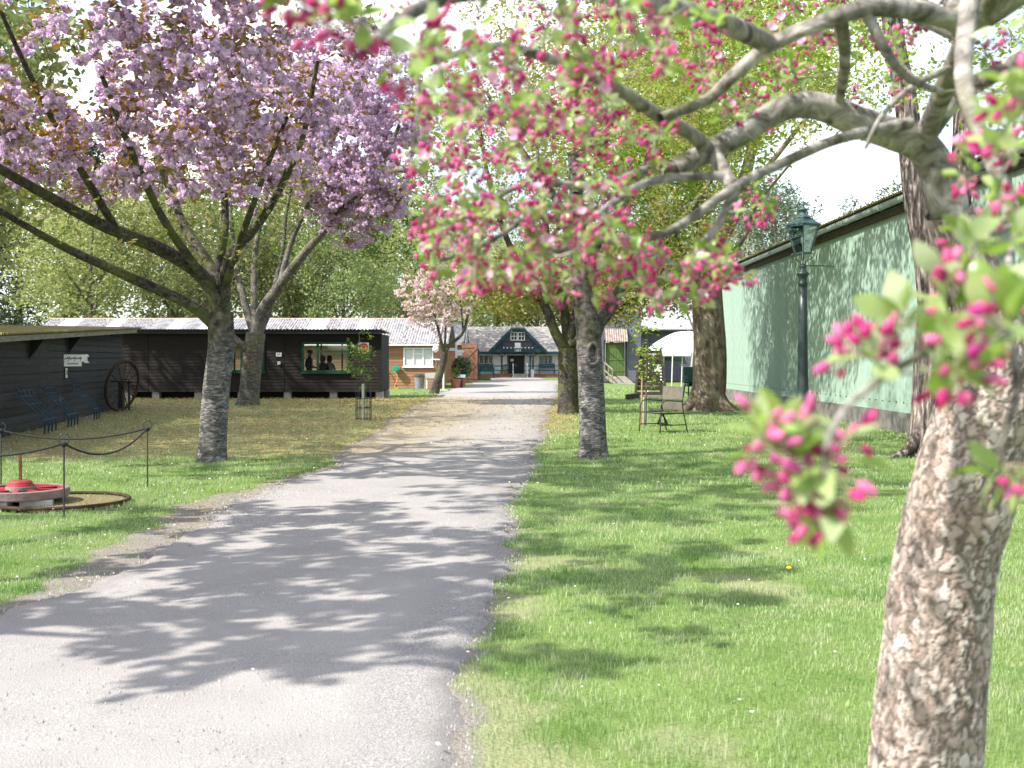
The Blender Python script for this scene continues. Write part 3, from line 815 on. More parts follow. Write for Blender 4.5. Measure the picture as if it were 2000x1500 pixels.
# ------------------------------------------------------------------ green corrugated shed, right
GX0, GYA, GYB = 8.32, 6.0, 45.0
t = thing('green_shed', 'long pale green corrugated metal shed beside the lawn', 'shed', (GX0, (GYA + GYB) / 2, 0))
MB().box(GX0 + .03, GX0 + 9, GYA, GYB - .1, 0.0, 4.75).build('frame_body', 'dark_void', t)
yy = GYB; k = 0
while yy > GYA:
    ln = 4.86 - 0.42
    sheet(t, (GX0 + (0.004 if k % 2 else 0.0), yy, 0.42), (0, -1, 0), (0, 0, 1), 0.93, 4.44, 'green_sheet', 0.076, 0.009)
    yy -= 0.912; k += 1
# end wall towards the back
for k in range(10):
    sheet(t, (GX0 + .9 * k + .9, GYB + .01 + (0.004 if k % 2 else 0), 0.42), (-1, 0, 0), (0, 0, 1), 0.92, 4.44, 'green_sheet', 0.076, 0.009)
for k, yk in enumerate(np.arange(GYA, GYB - .1, 1.21)):
    MB().box(GX0 - .035, GX0 + .06, yk, yk + 1.20, -0.05, 0.415).build('plinth_block', 'plinth_stone', t)
gut = MB().tube([(GX0 - .20, GYA - .3, 4.93), (GX0 - .20, GYB + .3, 4.88)], .075, 10)
gut = gut.build('gutter', 'gutter_metal', t, smooth=True)
for yk in np.arange(GYA + .5, GYB, 2.6):
    MB().tube([(GX0 - .20 + .082 * math.cos(a), yk, 4.905 + .082 * math.sin(a)) for a in np.linspace(-3.3, 0.3, 8)], .016, 5).build('gutter_bracket', 'gutter_metal', t)
MB().box(GX0 - .09, GX0 - .03, GYA - .3, GYB + .3, 4.67, 4.80).build('fascia', 'dark_wood', t)  # board kept dark, doubling as the shadow band under the gutter
yy = GYB + .3
rs = Vector((9, 0, 1.9)).normalized()
while yy > GYA:
    sheet(t, (GX0 - .30, yy, 5.02), (0, -1, 0), rs, 1.02, 9.4, 'moss_sheet', 0.146, 0.025, 'roof_sheet')
    yy -= 1.0
# rivets seen as small dots along the sheet feet
mb = MB()
for yk in np.arange(GYA, GYB, .456):
    for zz in (0.62,): mb.lathe([(.012, 0), (.012, .004)], (0, 0, 0), 5) if False else mb.box(GX0 - .022, GX0 - .004, yk - .011, yk + .011, zz, zz + .022)
rv = mb.build('rivets', 'black_paint', t); rv['kind'] = 'stuff'

# ------------------------------------------------------------------ black weatherboarded shed, left
S0, S1 = Vector((-9.38, 18.0, 0)), Vector((-12.7, 36.5, 0))
su = (S1 - S0).normalized(); SL = (S1 - S0).length
sn = Vector((su.y, -su.x, 0))               # outward, towards the drive
srz = math.atan2(-su.y, -su.x)               # planks run from the far end to the near end
def shed_top(s): return 1.86 + (2.50 - 1.86) * s / SL
t = thing('black_shed', 'black weatherboarded shed with mossy corrugated roof and wall brackets', 'shed', (S0 + S1) / 2)
# body behind the boards
bk = -sn * 4.2
A, B = S0 - sn * .03, S1 - sn * .03
mb = MB()
mb.add([A, B, B + bk, A + bk] + [A + Vector((0, 0, shed_top(0) - .02)), B + Vector((0, 0, shed_top(SL) - .02)), B + bk + Vector((0, 0, shed_top(SL) - .02)), A + bk + Vector((0, 0, shed_top(0) - .02))],
       [(0,3,2,1),(4,5,6,7),(0,1,5,4),(1,2,6,5),(2,3,7,6),(3,0,4,7)])
mb.build('wall_frame', 'black_board', t)
z = 0.03
while z < 2.5:
    h = 0.172
    # boards reach from the far end back to where the sloping top cuts them
    s_lo = 0.0 if z + h < shed_top(0) else (z + h - 1.86) / 0.64 * SL
    if s_lo < SL - 0.3:
        joint = SL * (0.40 if int(z / h) % 2 else 0.44)
        for a, b in ((s_lo, joint), (joint + .012, SL)):
            if b - a > .2 and b > s_lo:
                a = max(a, s_lo)
                st = S0 + su * b
                plank(t, (st.x + sn.x * .004, st.y + sn.y * .004, z + random.uniform(-.004, .004)), b - a, h, 'black_board', srz, .05)
    z += h
# end boards, far end wall
for k in range(14):
    st = S1 + bk
    plank(t, (S1.x, S1.y + .02, .03 + k * .172), 4.1, .172, 'black_board', math.atan2(bk.y, bk.x))
# roof sheets with their corrugated ends showing along the wall
ex = Vector((su.x, su.y, 0.64 / SL)).normalized()
ey = (-sn + Vector((0, 0, 0.012))).normalized()
s = -0.4
while s < SL + .4:
    o_ = S0 + su * s + sn * 0.48 + Vector((0, 0, shed_top(s) + 0.07))
    sheet(t, o_, ex, ey, 0.93, 5.0, 'moss_sheet', 0.146, 0.028, 'roof_sheet')
    s += 0.88
fa, fb = S0 - su * .4 + sn * .42 + Vector((0, 0, shed_top(-.4) - .025)), S1 + su * .2 + sn * .42 + Vector((0, 0, shed_top(SL + .2) - .025))
MB().bar(fa, fb, .045, .11).build('fascia', 'weathered_wood', t)
sf = MB()
sf.add([S0 + Vector((0, 0, shed_top(0) + .025)), S1 + Vector((0, 0, shed_top(SL) + .025)), S1 + sn * .40 + Vector((0, 0, shed_top(SL) + .01)), S0 + sn * .40 + Vector((0, 0, shed_top(0) + .01))], [(0, 1, 2, 3)])
sf.build('soffit', 'dark_wood', t)
def on_shed(px, zz, off=0.0):
    """point on the shed wall seen at photo column px"""
    k = (px - 1000.0) / FX
    s = (S0.x - k * S0.y) / (k * su.y - su.x)
    p = S0 + su * s + sn * off
    return Vector((p.x, p.y, zz)), s
for px in (55, 131):
    p, s = on_shed(px, 0)
    tz = shed_top(s) - .06
    mb = MB()
    q0, q1, q2 = Vector((p.x, p.y, tz)) + sn * .03, Vector((p.x, p.y, tz)) + sn * .36, Vector((p.x, p.y, tz - .46)) + sn * .03
    w = su * .035
    mb.add([q0 - w, q1 - w, q2 - w, q0 + w, q1 + w, q2 + w], [(0, 1, 2), (5, 4, 3), (0, 3, 4, 1), (1, 4, 5, 2), (2, 5, 3, 0)])
    mb.build('bracket', 'black_paint', t)
wrz = math.atan2(su.y, su.x)                  # signs on this wall face the drive
# scrolled name plaque
p, s = on_shed(131, GZ(701, 29.0), .03)
dsh = p.y
t = thing('name_plaque', 'white scroll shaped plaque with dark script on the black shed', 'plaque', (p.x + .10, p.y, p.z), wrz - R(20))
t.scale = (1.35, 1, 1.1)
mb = MB().prism([(-.34, -.06), (.34, -.06), (.34, .10), (-.34, .10)], -.022, -.002)
mb.prism([(-.34, .10), (-.50, .12), (-.58, .07), (-.50, .04), (-.52, -.05), (-.55, -.09), (-.42, -.08), (-.34, -.06)], -.018, -.003)
mb.prism([(.34, .10), (.50, .11), (.58, .05), (.50, .05), (.50, -.04), (.57, -.09), (.44, -.10), (.34, -.06)], -.018, -.003)
mb.prism([(-.30, -.17), (.30, -.17), (.30, -.062), (-.30, -.062)], -.016, -.003)
pl = mb.build('board', 'off_white', t, local=True)
mb = MB()
for k in range(9):
    x = -.28 + k * .065
    mb.tube([(x, -.026, -.02 + .03 * math.sin(k * 2.1)), (x + .02, -.026, .06 * (0.4 + .6 * ((k * 7) % 3) / 2)), (x + .035, -.026, .0), (x + .06, -.026, .02)], .007, 4)
for k in range(7):
    x = -.2 + k * .055
    mb.tube([(x, -.020, -.12), (x + .02, -.020, -.09), (x + .045, -.020, -.125)], .006, 4)
mb.build('script_strokes', 'black_paint', t, local=True)
p, s = on_shed(126.5, GZ(727.5, 29.0), .03)
t = thing('number_plate', 'small white number plate below the plaque on the black shed', 'number plate', (p.x, p.y, p.z), wrz)
MB().box(-.10, .10, -.016, -.002, -.12, .12).build('plate', 'off_white', t, local=True)
o = text_part('13', .17, (0, 0, 0), 'black_paint', t); o.location = (0, -.018, 0)

# ------------------------------------------------------------------ long brown barn with grey roof
BY, BXL, BXR = 60.0, -26.2, -4.03
BE, BRZ, BRY = 2.40, 3.80, 64.2
t = thing('brown_barn', 'long low brown weatherboarded barn with grey corrugated roof and white skylights', 'barn', ((BXL + BXR) / 2, BY, 0))
mb = MB()
mb.prism([(BY + .03, 0), (BRY * 2 - BY, 0), (BRY * 2 - BY, BE), (BRY, BRZ - .1), (BY + .03, BE)], BXL + .03, BXR - .03, 'x')
mb.build('wall_frame', 'brown_board', t)
WB = (GX(788, BY), GX(846, BY), GZ(716, BY), GZ(679, BY))
cladding(t, BXL, BXR, 0.02, BE - .04, BY, .155, 'brown_board', [(WB[0], WB[1], WB[2], WB[3])], (-10.9, -17.6, -22))
# gable boards, right end
z = 0.02
while z < BRZ - .25:
    h = .155
    f = 1.0 if z + h < BE else max(0, (BRZ - .1 - z - h) / (BRZ - .1 - BE))
    hw = (BRY - BY) * f
    if hw > .2: plank(t, (BXR, BRY - hw, z), 2 * hw, h, 'brown_board', R(90))
    z += h
window(t, WB[0], WB[1], WB[2], WB[3], BY, (0.34, 0.66), (0.72,) if False else (), 'white_paint', 'pale_pane', .07, .06)
MB().box(WB[0] + .34 * 1.58, WB[0] + .66 * 1.58, BY - .05, BY - .02, WB[2] + .66, WB[2] + .71).build('window_bar', 'white_paint', t)
# roof sheets: camera side slope
slope = Vector((0, BRY - BY + .25, BRZ - BE + .08)); sl_len = slope.length
# skylight columns from the photograph (at mid slope)
sky_x = [GX(p, 62) for p in (112, 222, 318, 398, 620, 706)]
x = BXL - .15; k = 0
while x < BXR + .1:
    w_ = min(.93, BXR + .25 - x)
    is_sky = any(abs(x + .44 - q) < .44 for q in sky_x)
    far = x > GX(690, 62) and x < GX(715, 62)
    mt = 'skylight_sheet' if is_sky else ('grey_sheet_litter' if (k * 7) % 5 < 3 else 'grey_sheet')
    sheet(t, (x, BY - .28, BE - .02 + (.006 if k % 2 else 0)), (1, 0, 0), slope, .95, sl_len, mt, 0.146, 0.024, 'skylight' if is_sky else 'roof_sheet')
    x += .88; k += 1
x = BXL - .15; k = 0
while x < BXR + .1:
    sheet(t, (x + .95, BRY * 2 - BY + .28, BE - .02 + (.006 if k % 2 else 0)), (-1, 0, 0), (0, -slope.y, slope.z), .95, sl_len, 'grey_sheet', 0.146, 0.024, 'roof_sheet')
    x += .88; k += 1
MB().tube([(BXL - .2, BRY - .0, BRZ + .05), (BXR + .25, BRY, BRZ + .05)], .07, 8).build('ridge_cap', 'ridge_tile', t)
MB().box(BXL, BXR + .15, BY - .33, BY - .24, BE - .12, BE - .03).build('gutter', 'off_white', t)
MB().bar((BXR + .16, BY - .3, BE - .05), (BXR + .16, BRY, BRZ + .0), .04, .16).build('bargeboard', 'post_brown', t)

# second brown barn behind it, with the tall open doors
t = thing('brown_cartshed', 'brown boarded gabled cart shed with tall open plank doors', 'barn', (-4.6, 78, 0))
mb = MB().prism([(76.0, 0), (83.6, 0), (83.6, 2.6), (79.8, 4.0), (76.0, 2.6)], -9.0, -3.35, 'x')
mb.build('wall_frame', 'brown_board', t)
z = .02
while z < 3.8:
    f = 1.0 if z + .16 < 2.6 else max(0, (4.0 - z - .16) / 1.4)
    if f > .05: plank(t, (-3.32, 79.8 - 3.8 * f, z), 7.6 * f, .16, 'brown_board', R(90))
    z += .16
for k in range(7):
    sheet(t, (-9.2 + .86 * k, 75.7, 2.52), (1, 0, 0), (0, 4.1, 1.55), .93, 4.4, 'white_sheet', .146, .024, 'roof_sheet')
MB().bar((-3.22, 75.7, 2.5), (-3.22, 79.8, 4.02), .05, .18).build('bargeboard', 'post_brown', t)
MB().bar((-3.22, 83.9, 2.5), (-3.22, 79.8, 4.02), .05, .18).build('bargeboard', 'post_brown', t)
def plank_door(parent, hx, hy, ang, wd, z0, z1, brace=True):
    """boarded door leaf hinged at (hx, hy)"""
    c, s_ = math.cos(ang), math.sin(ang)
    def q(u, n, z): return (hx + c * u - s_ * n, hy + s_ * u + c * n, z)
    root = None
    nb = 6
    mb = MB()
    for z in (z0 + .25, (z0 + z1) / 2, z1 - .22): mb.bar(q(.02, -.045, z), q(wd - .02, -.045, z), .03, .13)
    mb.bar(q(.05, -.045, z0 + .35), q(wd - .06, -.045, (z0 + z1) / 2 - .1), .03, .12)
    mb.bar(q(.05, -.045, (z0 + z1) / 2 + .1), q(wd - .06, -.045, z1 - .3), .03, .12)
    d = mb.build('door', 'brown_door', parent)
    for k in range(nb):
        MB().bar(q((k + .5) * wd / nb, 0, z0), q((k + .5) * wd / nb, 0, z1), wd / nb - .008, .035, up=(-s_, c, 0)).build('plank', 'brown_door', d)
    return d
plank_door(t, -3.25, 76.9, R(-52), 1.05, .12, 2.62)
plank_door(t, -3.28, 74.9, R(-10), 1.0, .08, 2.62)
MB().box(-3.36, -3.24, 74.86, 74.98, 0, 2.75).build('door_post', 'brown_door', t)
MB().bar((-3.3, 74.92, 2.7), (-3.3, 76.2, 2.7), .12, .14).build('door_rail', 'brown_door', t)

# ------------------------------------------------------------------ dark shed 6A with green windows
DY, DXL, DXR = 44.6, -15.6, -5.22
DD = 2.9
DZ0, DZ1 = .26, 2.56
t = thing('dark_shed', 'dark brown boarded shed with green window frames raised on blocks', 'shed', ((DXL + DXR) / 2, DY, 0))
WA = (GX(590, DY), GX(682, DY), GZ(727, DY), GZ(668, DY))
WC = (GX(448, DY), GX(517, DY), GZ(726, DY), GZ(665, DY))
cladding(t, DXL, DXR, DZ0, DZ1, DY, .128, 'brown_black_board', [WA, WC], (GX(290, DY), GX(556, DY)))
def strips(mb, x0, x1, z0, z1, y0, y1, ops):
    ops = sorted(ops); cur = x0
    for a, b, c, d in ops:
        mb.box(cur, a, y0, y1, z0, z1); mb.box(a, b, y0, y1, z0, c); mb.box(a, b, y0, y1, d, z1); cur = b
    mb.box(cur, x1, y0, y1, z0, z1)
mb = MB(); strips(mb, DXL, DXR, DZ0, DZ1 + .04, DY + .006, DY + .08, [WA, WC]); mb.build('front_wall', 'brown_black_board', t)
WA2 = (-9.55, -6.6, 1.0, 2.25); WC2 = (-12.9, -10.6, 1.0, 2.25)
mb = MB(); strips(mb, DXL, DXR, DZ0, DZ1 - .05, DY + DD, DY + DD + .08, [WA2, WC2]); mb.build('back_wall', 'interior', t)
for w_ in (WA2, WC2):
    window(t, w_[0], w_[1], w_[2], w_[3], DY + DD, (.5, .8), (), 'green_frame', 'glass', .06, .05, sill=False)
MB().box(DXL, DXL + .08, DY + .085, DY + DD - .01, DZ0, DZ1).build('side_wall', 'interior', t)
MB().box(DXR - .08, DXR, DY + .085, DY + DD - .01, DZ0, DZ1).build('side_wall', 'brown_black_board', t)
MB().box(DXL + .085, DXR - .085, DY + .085, DY + DD - .01, DZ0 + .0, DZ0 + .08).build('floor_deck', 'interior', t)
MB().box(DXL + .085, DXR - .085, DY + .085, DY + DD - .01, DZ1 - .06, DZ1 - .005).build('ceiling_lining', 'interior', t)
w1 = window(t, WA[0], WA[1], WA[2], WA[3], DY, (.335,), (), 'green_frame', 'glass', .085, .06)
MB().box(WA[0] + .335 * (WA[1] - WA[0]) + .05, WA[1] - .088, DY - .05, DY + .02, WA[3] - .42, WA[3] - .34).build('transom', 'green_frame', w1)
window(t, WC[0], WC[1], WC[2], WC[3], DY, (.35,), (), 'green_frame', 'glass', .085, .06)
x = DXL - .15
while x < DXR - .4:
    sheet(t, (x, DY - .35, 2.735), (1, 0, 0), (0, 5.4, -.12), min(.93, DXR + .12 - x), DD + .7, 'dark_sheet', .146, .026, 'roof_sheet')
    x += .88
MB().box(DXL - .1, DXR + .05, DY - .30, DY - .26, 2.56, 2.70).build('fascia', 'black_paint', t)
MB().box(DXL - .1, DXR + .05, DY - .255, DY - .03, 2.585, 2.62).build('soffit', 'black_paint', t)
MB().box(DXR - .06, DXR + .035, DY - .03, DY + .05, DZ0, 2.56).build('corner_board', 'brown_black_board', t)
for x in (DXL + .3, GX(302, DY), GX(385, DY), GX(470, DY), GX(560, DY), GX(650, DY), GX(740, DY)):
    for yk in (DY + .12, DY + DD - .5):
        MB().box(x - .14, x + .14, yk, yk + .3, -.03, DZ0 - .004).build('block', 'concrete', t)
MB().box(DXL + .05, DXR - .05, DY + .45, DY + .5, -.02, DZ0 - .004).build('underfloor_shade', 'dark_void', t)  # dark sheet standing in for the shade below the raised floor
# signs on it
t = thing('number_plate', 'white number plate reading 6A on the dark shed', 'number plate', (GX(545, DY), DY - .03, GZ(692.5, DY)))
MB().box(-.11, .11, -.02, 0, -.075, .075).build('plate', 'white_paint', t, local=True)
o = text_part('6A', .14, (0, 0, 0), 'black_paint', t); o.location = (0, -.022, 0)
t = thing('switch_box', 'small pale box below the 6A plate on the dark shed', 'box', (GX(545.5, DY), DY - .03, GZ(709, DY)))
MB().box(-.055, .055, -.05, 0, -.06, .06).build('case', 'off_white', t, local=True)
MB().box(-.02, .02, -.058, -.051, -.02, .02).build('switch', 'bin_grey', t, local=True)
t = thing('round_logo_sign', 'square white sign with a dark red disc on the dark shed', 'sign', (GX(710.5, DY), DY - .03, GZ(679.5, DY)))
MB().box(-.21, .21, -.025, 0, -.21, .21).build('panel', 'white_paint', t, local=True)
def disc(r, y, n=28): return MB().prism([(r * math.cos(2 * math.pi * k / n), r * math.sin(2 * math.pi * k / n)) for k in range(n)], y - .004, y)
disc(.19, -.026).build('red_disc', 'sign_red', t, local=True)
disc(.12, -.031).build('emblem_ring', 'sign_yellow', t, local=True)
disc(.085, -.036).build('emblem_centre', 'sign_red', t, local=True)

# ------------------------------------------------------------------ white hall with the gabled porch
HYW = 100.0
t = thing('white_hall', 'white walled hall with stone tiled roof and teal timbered gable', 'hall', (0.55, HYW, 0))
hx0, hx1, hc = -4.15, 5.3, 0.53
FZ = .26
def hx(px, d=HYW): return GX(px, d)
wl = (hx(936), hx(963), GZ(710, HYW), GZ(694, HYW)); wr = (hx(1053), hx(1079), GZ(710, HYW), GZ(694, HYW))
dr = (hx(993), hx(1022.5), FZ, GZ(694, HYW))
mb = MB(); strips(mb, hx0, hx1, FZ, 2.55, HYW, HYW + .25, [wl, dr, wr]); mb.build('front_wall', 'white_wall', t)
MB().prism([(HYW + .26, 0), (HYW + 7, 0), (HYW + 7, 2.3), (HYW + 3.6, 4.4), (HYW + .26, 2.5)], hx0, hx1, 'x').build('body', 'cream_wall', t)
MB().box(hx0 - .3, hx1 + .3, 97.6, HYW - .005, -.02, FZ - .01).build('veranda_plinth', 'brick', t)
MB().box(hx0 - .32, hx1 + .32, 97.55, HYW - .003, FZ - .005, FZ + .03).build('veranda_deck', 'weathered_wood', t)
for w_ in (wl, wr):
    cw = (w_[1] - w_[0]) / 3
    for k in range(3):
        a = w_[0] + cw * k
        window(t, a + .03, a + cw - .03, w_[2], w_[3], HYW, (.5,), (.34, .67), 'white_paint', 'dark_pane', .035, .02, .03, sill=False)
d_ = MB().box(dr[0] + .02, dr[1] - .02, HYW + .05, HYW + .1, FZ + .03, dr[3] - .02).build('door', 'black_paint', t)
for k in range(1, 6):
    xk = dr[0] + (dr[1] - dr[0]) * k / 6
    MB().box(xk - .012, xk + .012, HYW + .03, HYW + .047, FZ + .05, dr[3] - .04).build('cover_strip', 'iron', d_)
MB().box(hx(1007), hx(1008.2), HYW + .0, HYW + .04, .95, 1.12).build('handle', 'gutter_metal', d_)
MB().box(hx(997), hx(1003), HYW + .02, HYW + .028, GZ(706, HYW), GZ(701, HYW)).build('notice', 'white_paint', d_)
for a, b in ((dr[0] - .1, dr[0]), (dr[1], dr[1] + .1)):
    MB().box(a, b - .003, HYW - .03, HYW + .04, FZ + .03, dr[3] + .05).build('door_frame', 'teal', t)
# roof
ey_, ez_, ry_, rz_ = 99.1, GZ(686, 99.1), 103.6, GZ(638, 103.6)
MB().prism([(ey_, ez_), (ry_, rz_), (108.6, ez_), (108.6, ez_ - .1), (ry_, rz_ - .14), (ey_, ez_ - .1)], hx(903, 98.4), hx(1120, 98.4), 'x').build('roof', 'slate_tile', t)
MB().box(hx(903, 98.4), hx(1120, 98.4), ey_ - .06, ey_ + .02, ez_ - .26, ez_ - .04).build('eaves_beam', 'teal', t)
# gable porch
gy = 98.6
ax, az = hx(1011, gy), GZ(627, gy)
bl, br_, bz = hx(953, gy), hx(1070, gy), GZ(686, gy)
hz = GZ(639, gy); hl = ax + (bl - ax) * (az - hz) / (az - bz); hr = ax + (br_ - ax) * (az - hz) / (az - bz)
th = .13
for (ex0, hx_) in ((bl, hl), (br_, hr)):
    mb = MB()
    f = [(ex0, gy, bz), (hx_, gy, hz), (ax, gy + 1.3, az), (ax, 104.2, az), (ex0, 99.8 + .9, bz)]
    mb.add(f + [(a, b, c - th) for a, b, c in f], [(0, 1, 2, 3, 4), (9, 8, 7, 6, 5)] + [(i, (i + 1) % 5, (i + 1) % 5 + 5, i + 5) for i in range(5)])
    mb.build('gable_roof', 'slate_tile', t)
    MB().bar((ex0, gy + .02, bz - th - .08), (hx_, gy + .02, hz - th - .08), .07, .24, up=(0, 0, 1)).build('bargeboard', 'teal', t)
mb = MB(); f = [(hl - .05, gy, hz), (hr + .05, gy, hz), (ax, gy + 1.3, az + .01)]
mb.add(f + [(a, b, c - .1) for a, b, c in f], [(0, 1, 2), (5, 4, 3), (0, 3, 4, 1), (1, 4, 5, 2), (2, 5, 3, 0)]); mb.build('hip', 'slate_tile', t)
MB().bar((hl, gy + .02, hz - .2), (hr, gy + .02, hz - .2), .07, .2).build('hip_board', 'teal', t)
yg = gy + .30
MB().prism([(bl + .35, bz - .1), (br_ - .35, bz - .1), (hr, hz - .3), (hl, hz - .3)], yg, yg + .1).build('gable_panel', 'post_brown', t)
mb = MB()
def in_gable(x, z): return bz + .02 < z < hz - .38 and abs(x - ax) < (br_ - ax - .35) - (z - bz) * ((br_ - .35 - hr) / (hz - .3 - bz)) - .04
for side in (-1, 1):
    for k in range(-14, 22):
        pts = [(ax + side * (k * .19 + u_), bz + .05 + u_) for u_ in np.linspace(0, 2.4, 40)]
        ins = [p for p in pts if in_gable(*p) and (p[0] - ax) * side > .02]
        if len(ins) > 3: mb.bar((ins[0][0], yg - .015, ins[0][1]), (ins[-1][0], yg - .015, ins[-1][1]), .05, .022, up=(0, 1, 0))
hb = mb.build('herringbone_slats', 'slate_board', t); hb['kind'] = 'stuff'
for a, b in ((997.2, 1010.6), (1011.6, 1025)):
    window(t, GX(a, yg), GX(b, yg), GZ(665, yg), GZ(648.5, yg), yg - .03, (.5,), (.5,), 'white_paint', 'dark_pane', .06, .05, .045, sill=False)
MB().box(GX(1005.5, yg), GX(1017, yg), yg - .10, yg - .04, GZ(680, yg), GZ(669.5, yg)).build('notice_board', 'white_paint', t)
for zz, x0_, x1_ in ((GZ(666.8, yg), 981, 1040), (GZ(645.5, yg), 999, 1024)):
    MB().box(GX(x0_, yg), GX(x1_, yg), yg - .075, yg - .03, zz - .07, zz + .05).build('gable_rail', 'teal', t)
for p_ in (981, 1040.5):
    MB().box(GX(p_, yg) - .06, GX(p_, yg) + .06, yg - .09, yg - .028, GZ(684, yg), GZ(656, yg)).build('gable_stud', 'teal', t)
MB().box(bl + .3, br_ - .3, gy + .05, gy + .22, GZ(688.5, gy), GZ(681, gy)).build('porch_beam', 'teal', t)
for k in range(9):
    xk = GX(984 + k * 7, gy)
    MB().box(xk - .05, xk + .05, gy + .0, gy + .09, GZ(680.3, gy), GZ(678, gy)).build('dentil', 'white_paint', t)
o = text_part('1883', .30, (ax, gy + .045, GZ(684.6, gy)), 'white_paint', t, name='date_numerals')
for p_, w_, mt in ((980, .16, 'post_brown'), (1041, .16, 'post_brown'), (1035.5, .14, 'teal'), (928, .14, 'teal'), (1095, .14, 'teal'), (1117, .14, 'teal')):
    xk = GX(p_, 98.75)
    MB().box(xk - w_ / 2, xk + w_ / 2, 98.68, 98.82, FZ + .03, GZ(688.6, gy) - .003 if 970 < p_ < 1050 else ez_ - .27).build('post', mt, t)
    for sgn in (-1, 1):
        MB().bar((xk + sgn * .08, 98.75, 1.75), (xk + sgn * .45, 98.75, 2.10), .05, .06).build('brace', 'teal', t)
for a, b in ((928, 980), (980, 992), (1041, 1117), (1024, 1041)):
    for pz in (714.5, 723):
        MB().box(GX(a, 98.1) + .08, GX(b, 98.1) - .08, 98.72, 98.77, GZ(pz + 1.3, 98.7), GZ(pz - .6, 98.7)).build('veranda_rail', 'teal', t)
def bench(name, label, x, y, z, wd, mat, rz=0.0, mat2=None):
    b_ = thing(name, label, 'bench', (x, y, z), rz)
    for k in range(3): MB().box(-wd / 2, wd / 2, -.40 + k * .14, -.28 + k * .14, .42, .455).build('seat_slat', mat, b_, local=True)
    for k in range(3): MB().box(-wd / 2, wd / 2, .04 + .03 * k, .07 + .03 * k, .52 + k * .13, .63 + k * .13).build('back_slat', mat2 or mat, b_, local=True)
    for s_ in (-1, 1):
        MB().box(s_ * wd / 2 - .04, s_ * wd / 2 + .04, -.42, -.34, .0, .41).build('leg', mat2 or mat, b_, local=True)
        MB().box(s_ * wd / 2 - .04, s_ * wd / 2 + .04, .1, .18, .0, .9).build('leg', mat2 or mat, b_, local=True)
        MB().box(s_ * wd / 2 - .03, s_ * wd / 2 + .03, -.44, .09, .62, .66).build('arm_rest', mat2 or mat, b_, local=True)
    return b_
bench('bench', 'teal wooden bench on the veranda left of the hall door', GX(949, 99.2), 99.4, FZ + .03, 1.2, 'teal')
bench('bench', 'teal wooden bench on the veranda right of the hall door', GX(1068, 99.2), 99.4, FZ + .03, 1.35, 'teal')
bench('bench', 'light green wooden bench on the grass before the white hall', GX(951, 93), 93.2, 0, 1.15, 'bench_green', 0.0, 'teal')
# ramp and hand rails
t = thing('entrance_ramp', 'short pale wooden ramp with white hand rails up to the hall door', 'ramp', (GX(1015, 97), 96.6, 0))
for k in range(8):
    xk = GX(1003.5, 97) + k * .135
    mb = MB(); mb.add([(xk, 95.4, .01), (xk + .125, 95.4, .01), (xk + .125, 97.54, .285), (xk, 97.54, .285), (xk, 95.4, -.03), (xk + .125, 95.4, -.03), (xk + .125, 97.54, .2), (xk, 97.54, .2)], [(0,1,2,3),(7,6,5,4),(0,4,5,1),(1,5,6,2),(2,6,7,3),(3,7,4,0)])
    mb.build('board', 'weathered_wood', t)
for xk in (GX(1003.5, 97) - .06, GX(1003.5, 97) + 1.15):
    mb = MB(); mb.bar((xk, 95.4, 0), (xk, 95.4, .95), .06); mb.bar((xk, 97.5, .2), (xk, 97.5, 1.2), .06); mb.bar((xk, 95.35, .95), (xk, 97.5, 1.2), .06, .05)
    mb.build('hand_rail', 'off_white', t)
def pot_plant(name, label, x, y, z, r, h, bush_r, mat='leaf_bush', n=500, bh=1.0, pm='terracotta'):
    p_ = thing(name, label, 'plant', (x, y, z))
    MB().lathe([(r * .7, 0), (r * .95, h * .85), (r * 1.06, h * .86), (r * 1.06, h), (r * .9, h), (r * .85, h * .9)], (0, 0, 0), 16).build('pot', pm, p_, local=True, smooth=False)
    q = rng.normal(size=(n, 3)); q /= np.linalg.norm(q, axis=1)[:, None]
    q *= (rng.uniform(.3, 1, n) ** .5)[:, None] * (1 + .15 * wob(q, 3.5, 77))[:, None]
    c = q * bush_r * np.array([1, 1, bh]) + np.array([0, 0, h + bush_r * bh * .9])
    V, F = leaf_quads(c, np.full(n, bush_r * .17), np.random.default_rng(n))
    o = link('foliage', mesh_np('foliage', V, F), mat, p_); o['kind'] = 'stuff'
    MB().tube([(0, 0, h * .5), (.01, 0, h + bush_r * bh)], .02, 6).build('stem', 'bark_far', p_, local=True)
    return p_
def leaf_quads(c, s, r, flat=0.0, aspect=0.55):
    """rhombic leaves at centres c, half length s"""
    n = len(c)
    a = r.normal(size=(n, 3)); a[:, 2] *= (1 - flat); a /= np.linalg.norm(a, axis=1)[:, None]
    b = np.cross(a, r.normal(size=(n, 3))); b /= np.linalg.norm(b, axis=1)[:, None] + 1e-9
    s = s * r.uniform(.65, 1.3, n)
    a = a * s[:, None]; b = b * (s * aspect)[:, None]
    V = np.stack([c - a, c - b, c + a, c + b], 1).reshape(-1, 3)
    return V, np.arange(4 * n).reshape(-1, 4)
pot_plant('potted_plant', 'small flowering pot by the left porch post of the hall', GX(980, 97.2), 97.0, 0, .16, .28, .2, 'leaf_mid', 160)
pot_plant('potted_plant', 'dark leafy tub plant between porch post and hall door', GX(988, 98.6), 98.7, FZ + .03, .22, .25, .33, 'leaf_bush', 200)
t = thing('white_bin', 'small white cylinder bin by the right porch post of the hall', 'bin', (GX(1040, 97.2), 97.1, 0))
MB().lathe([(.13, 0), (.15, .5), (.16, .5), (.16, .58), (.12, .6)], (0, 0, 0), 12).build('drum', 'white_paint', t, local=True)
MB().lathe([(.165, .6), (.165, .64), (.05, .68)], (0, 0, 0), 12).build('lid', 'off_white', t, local=True)

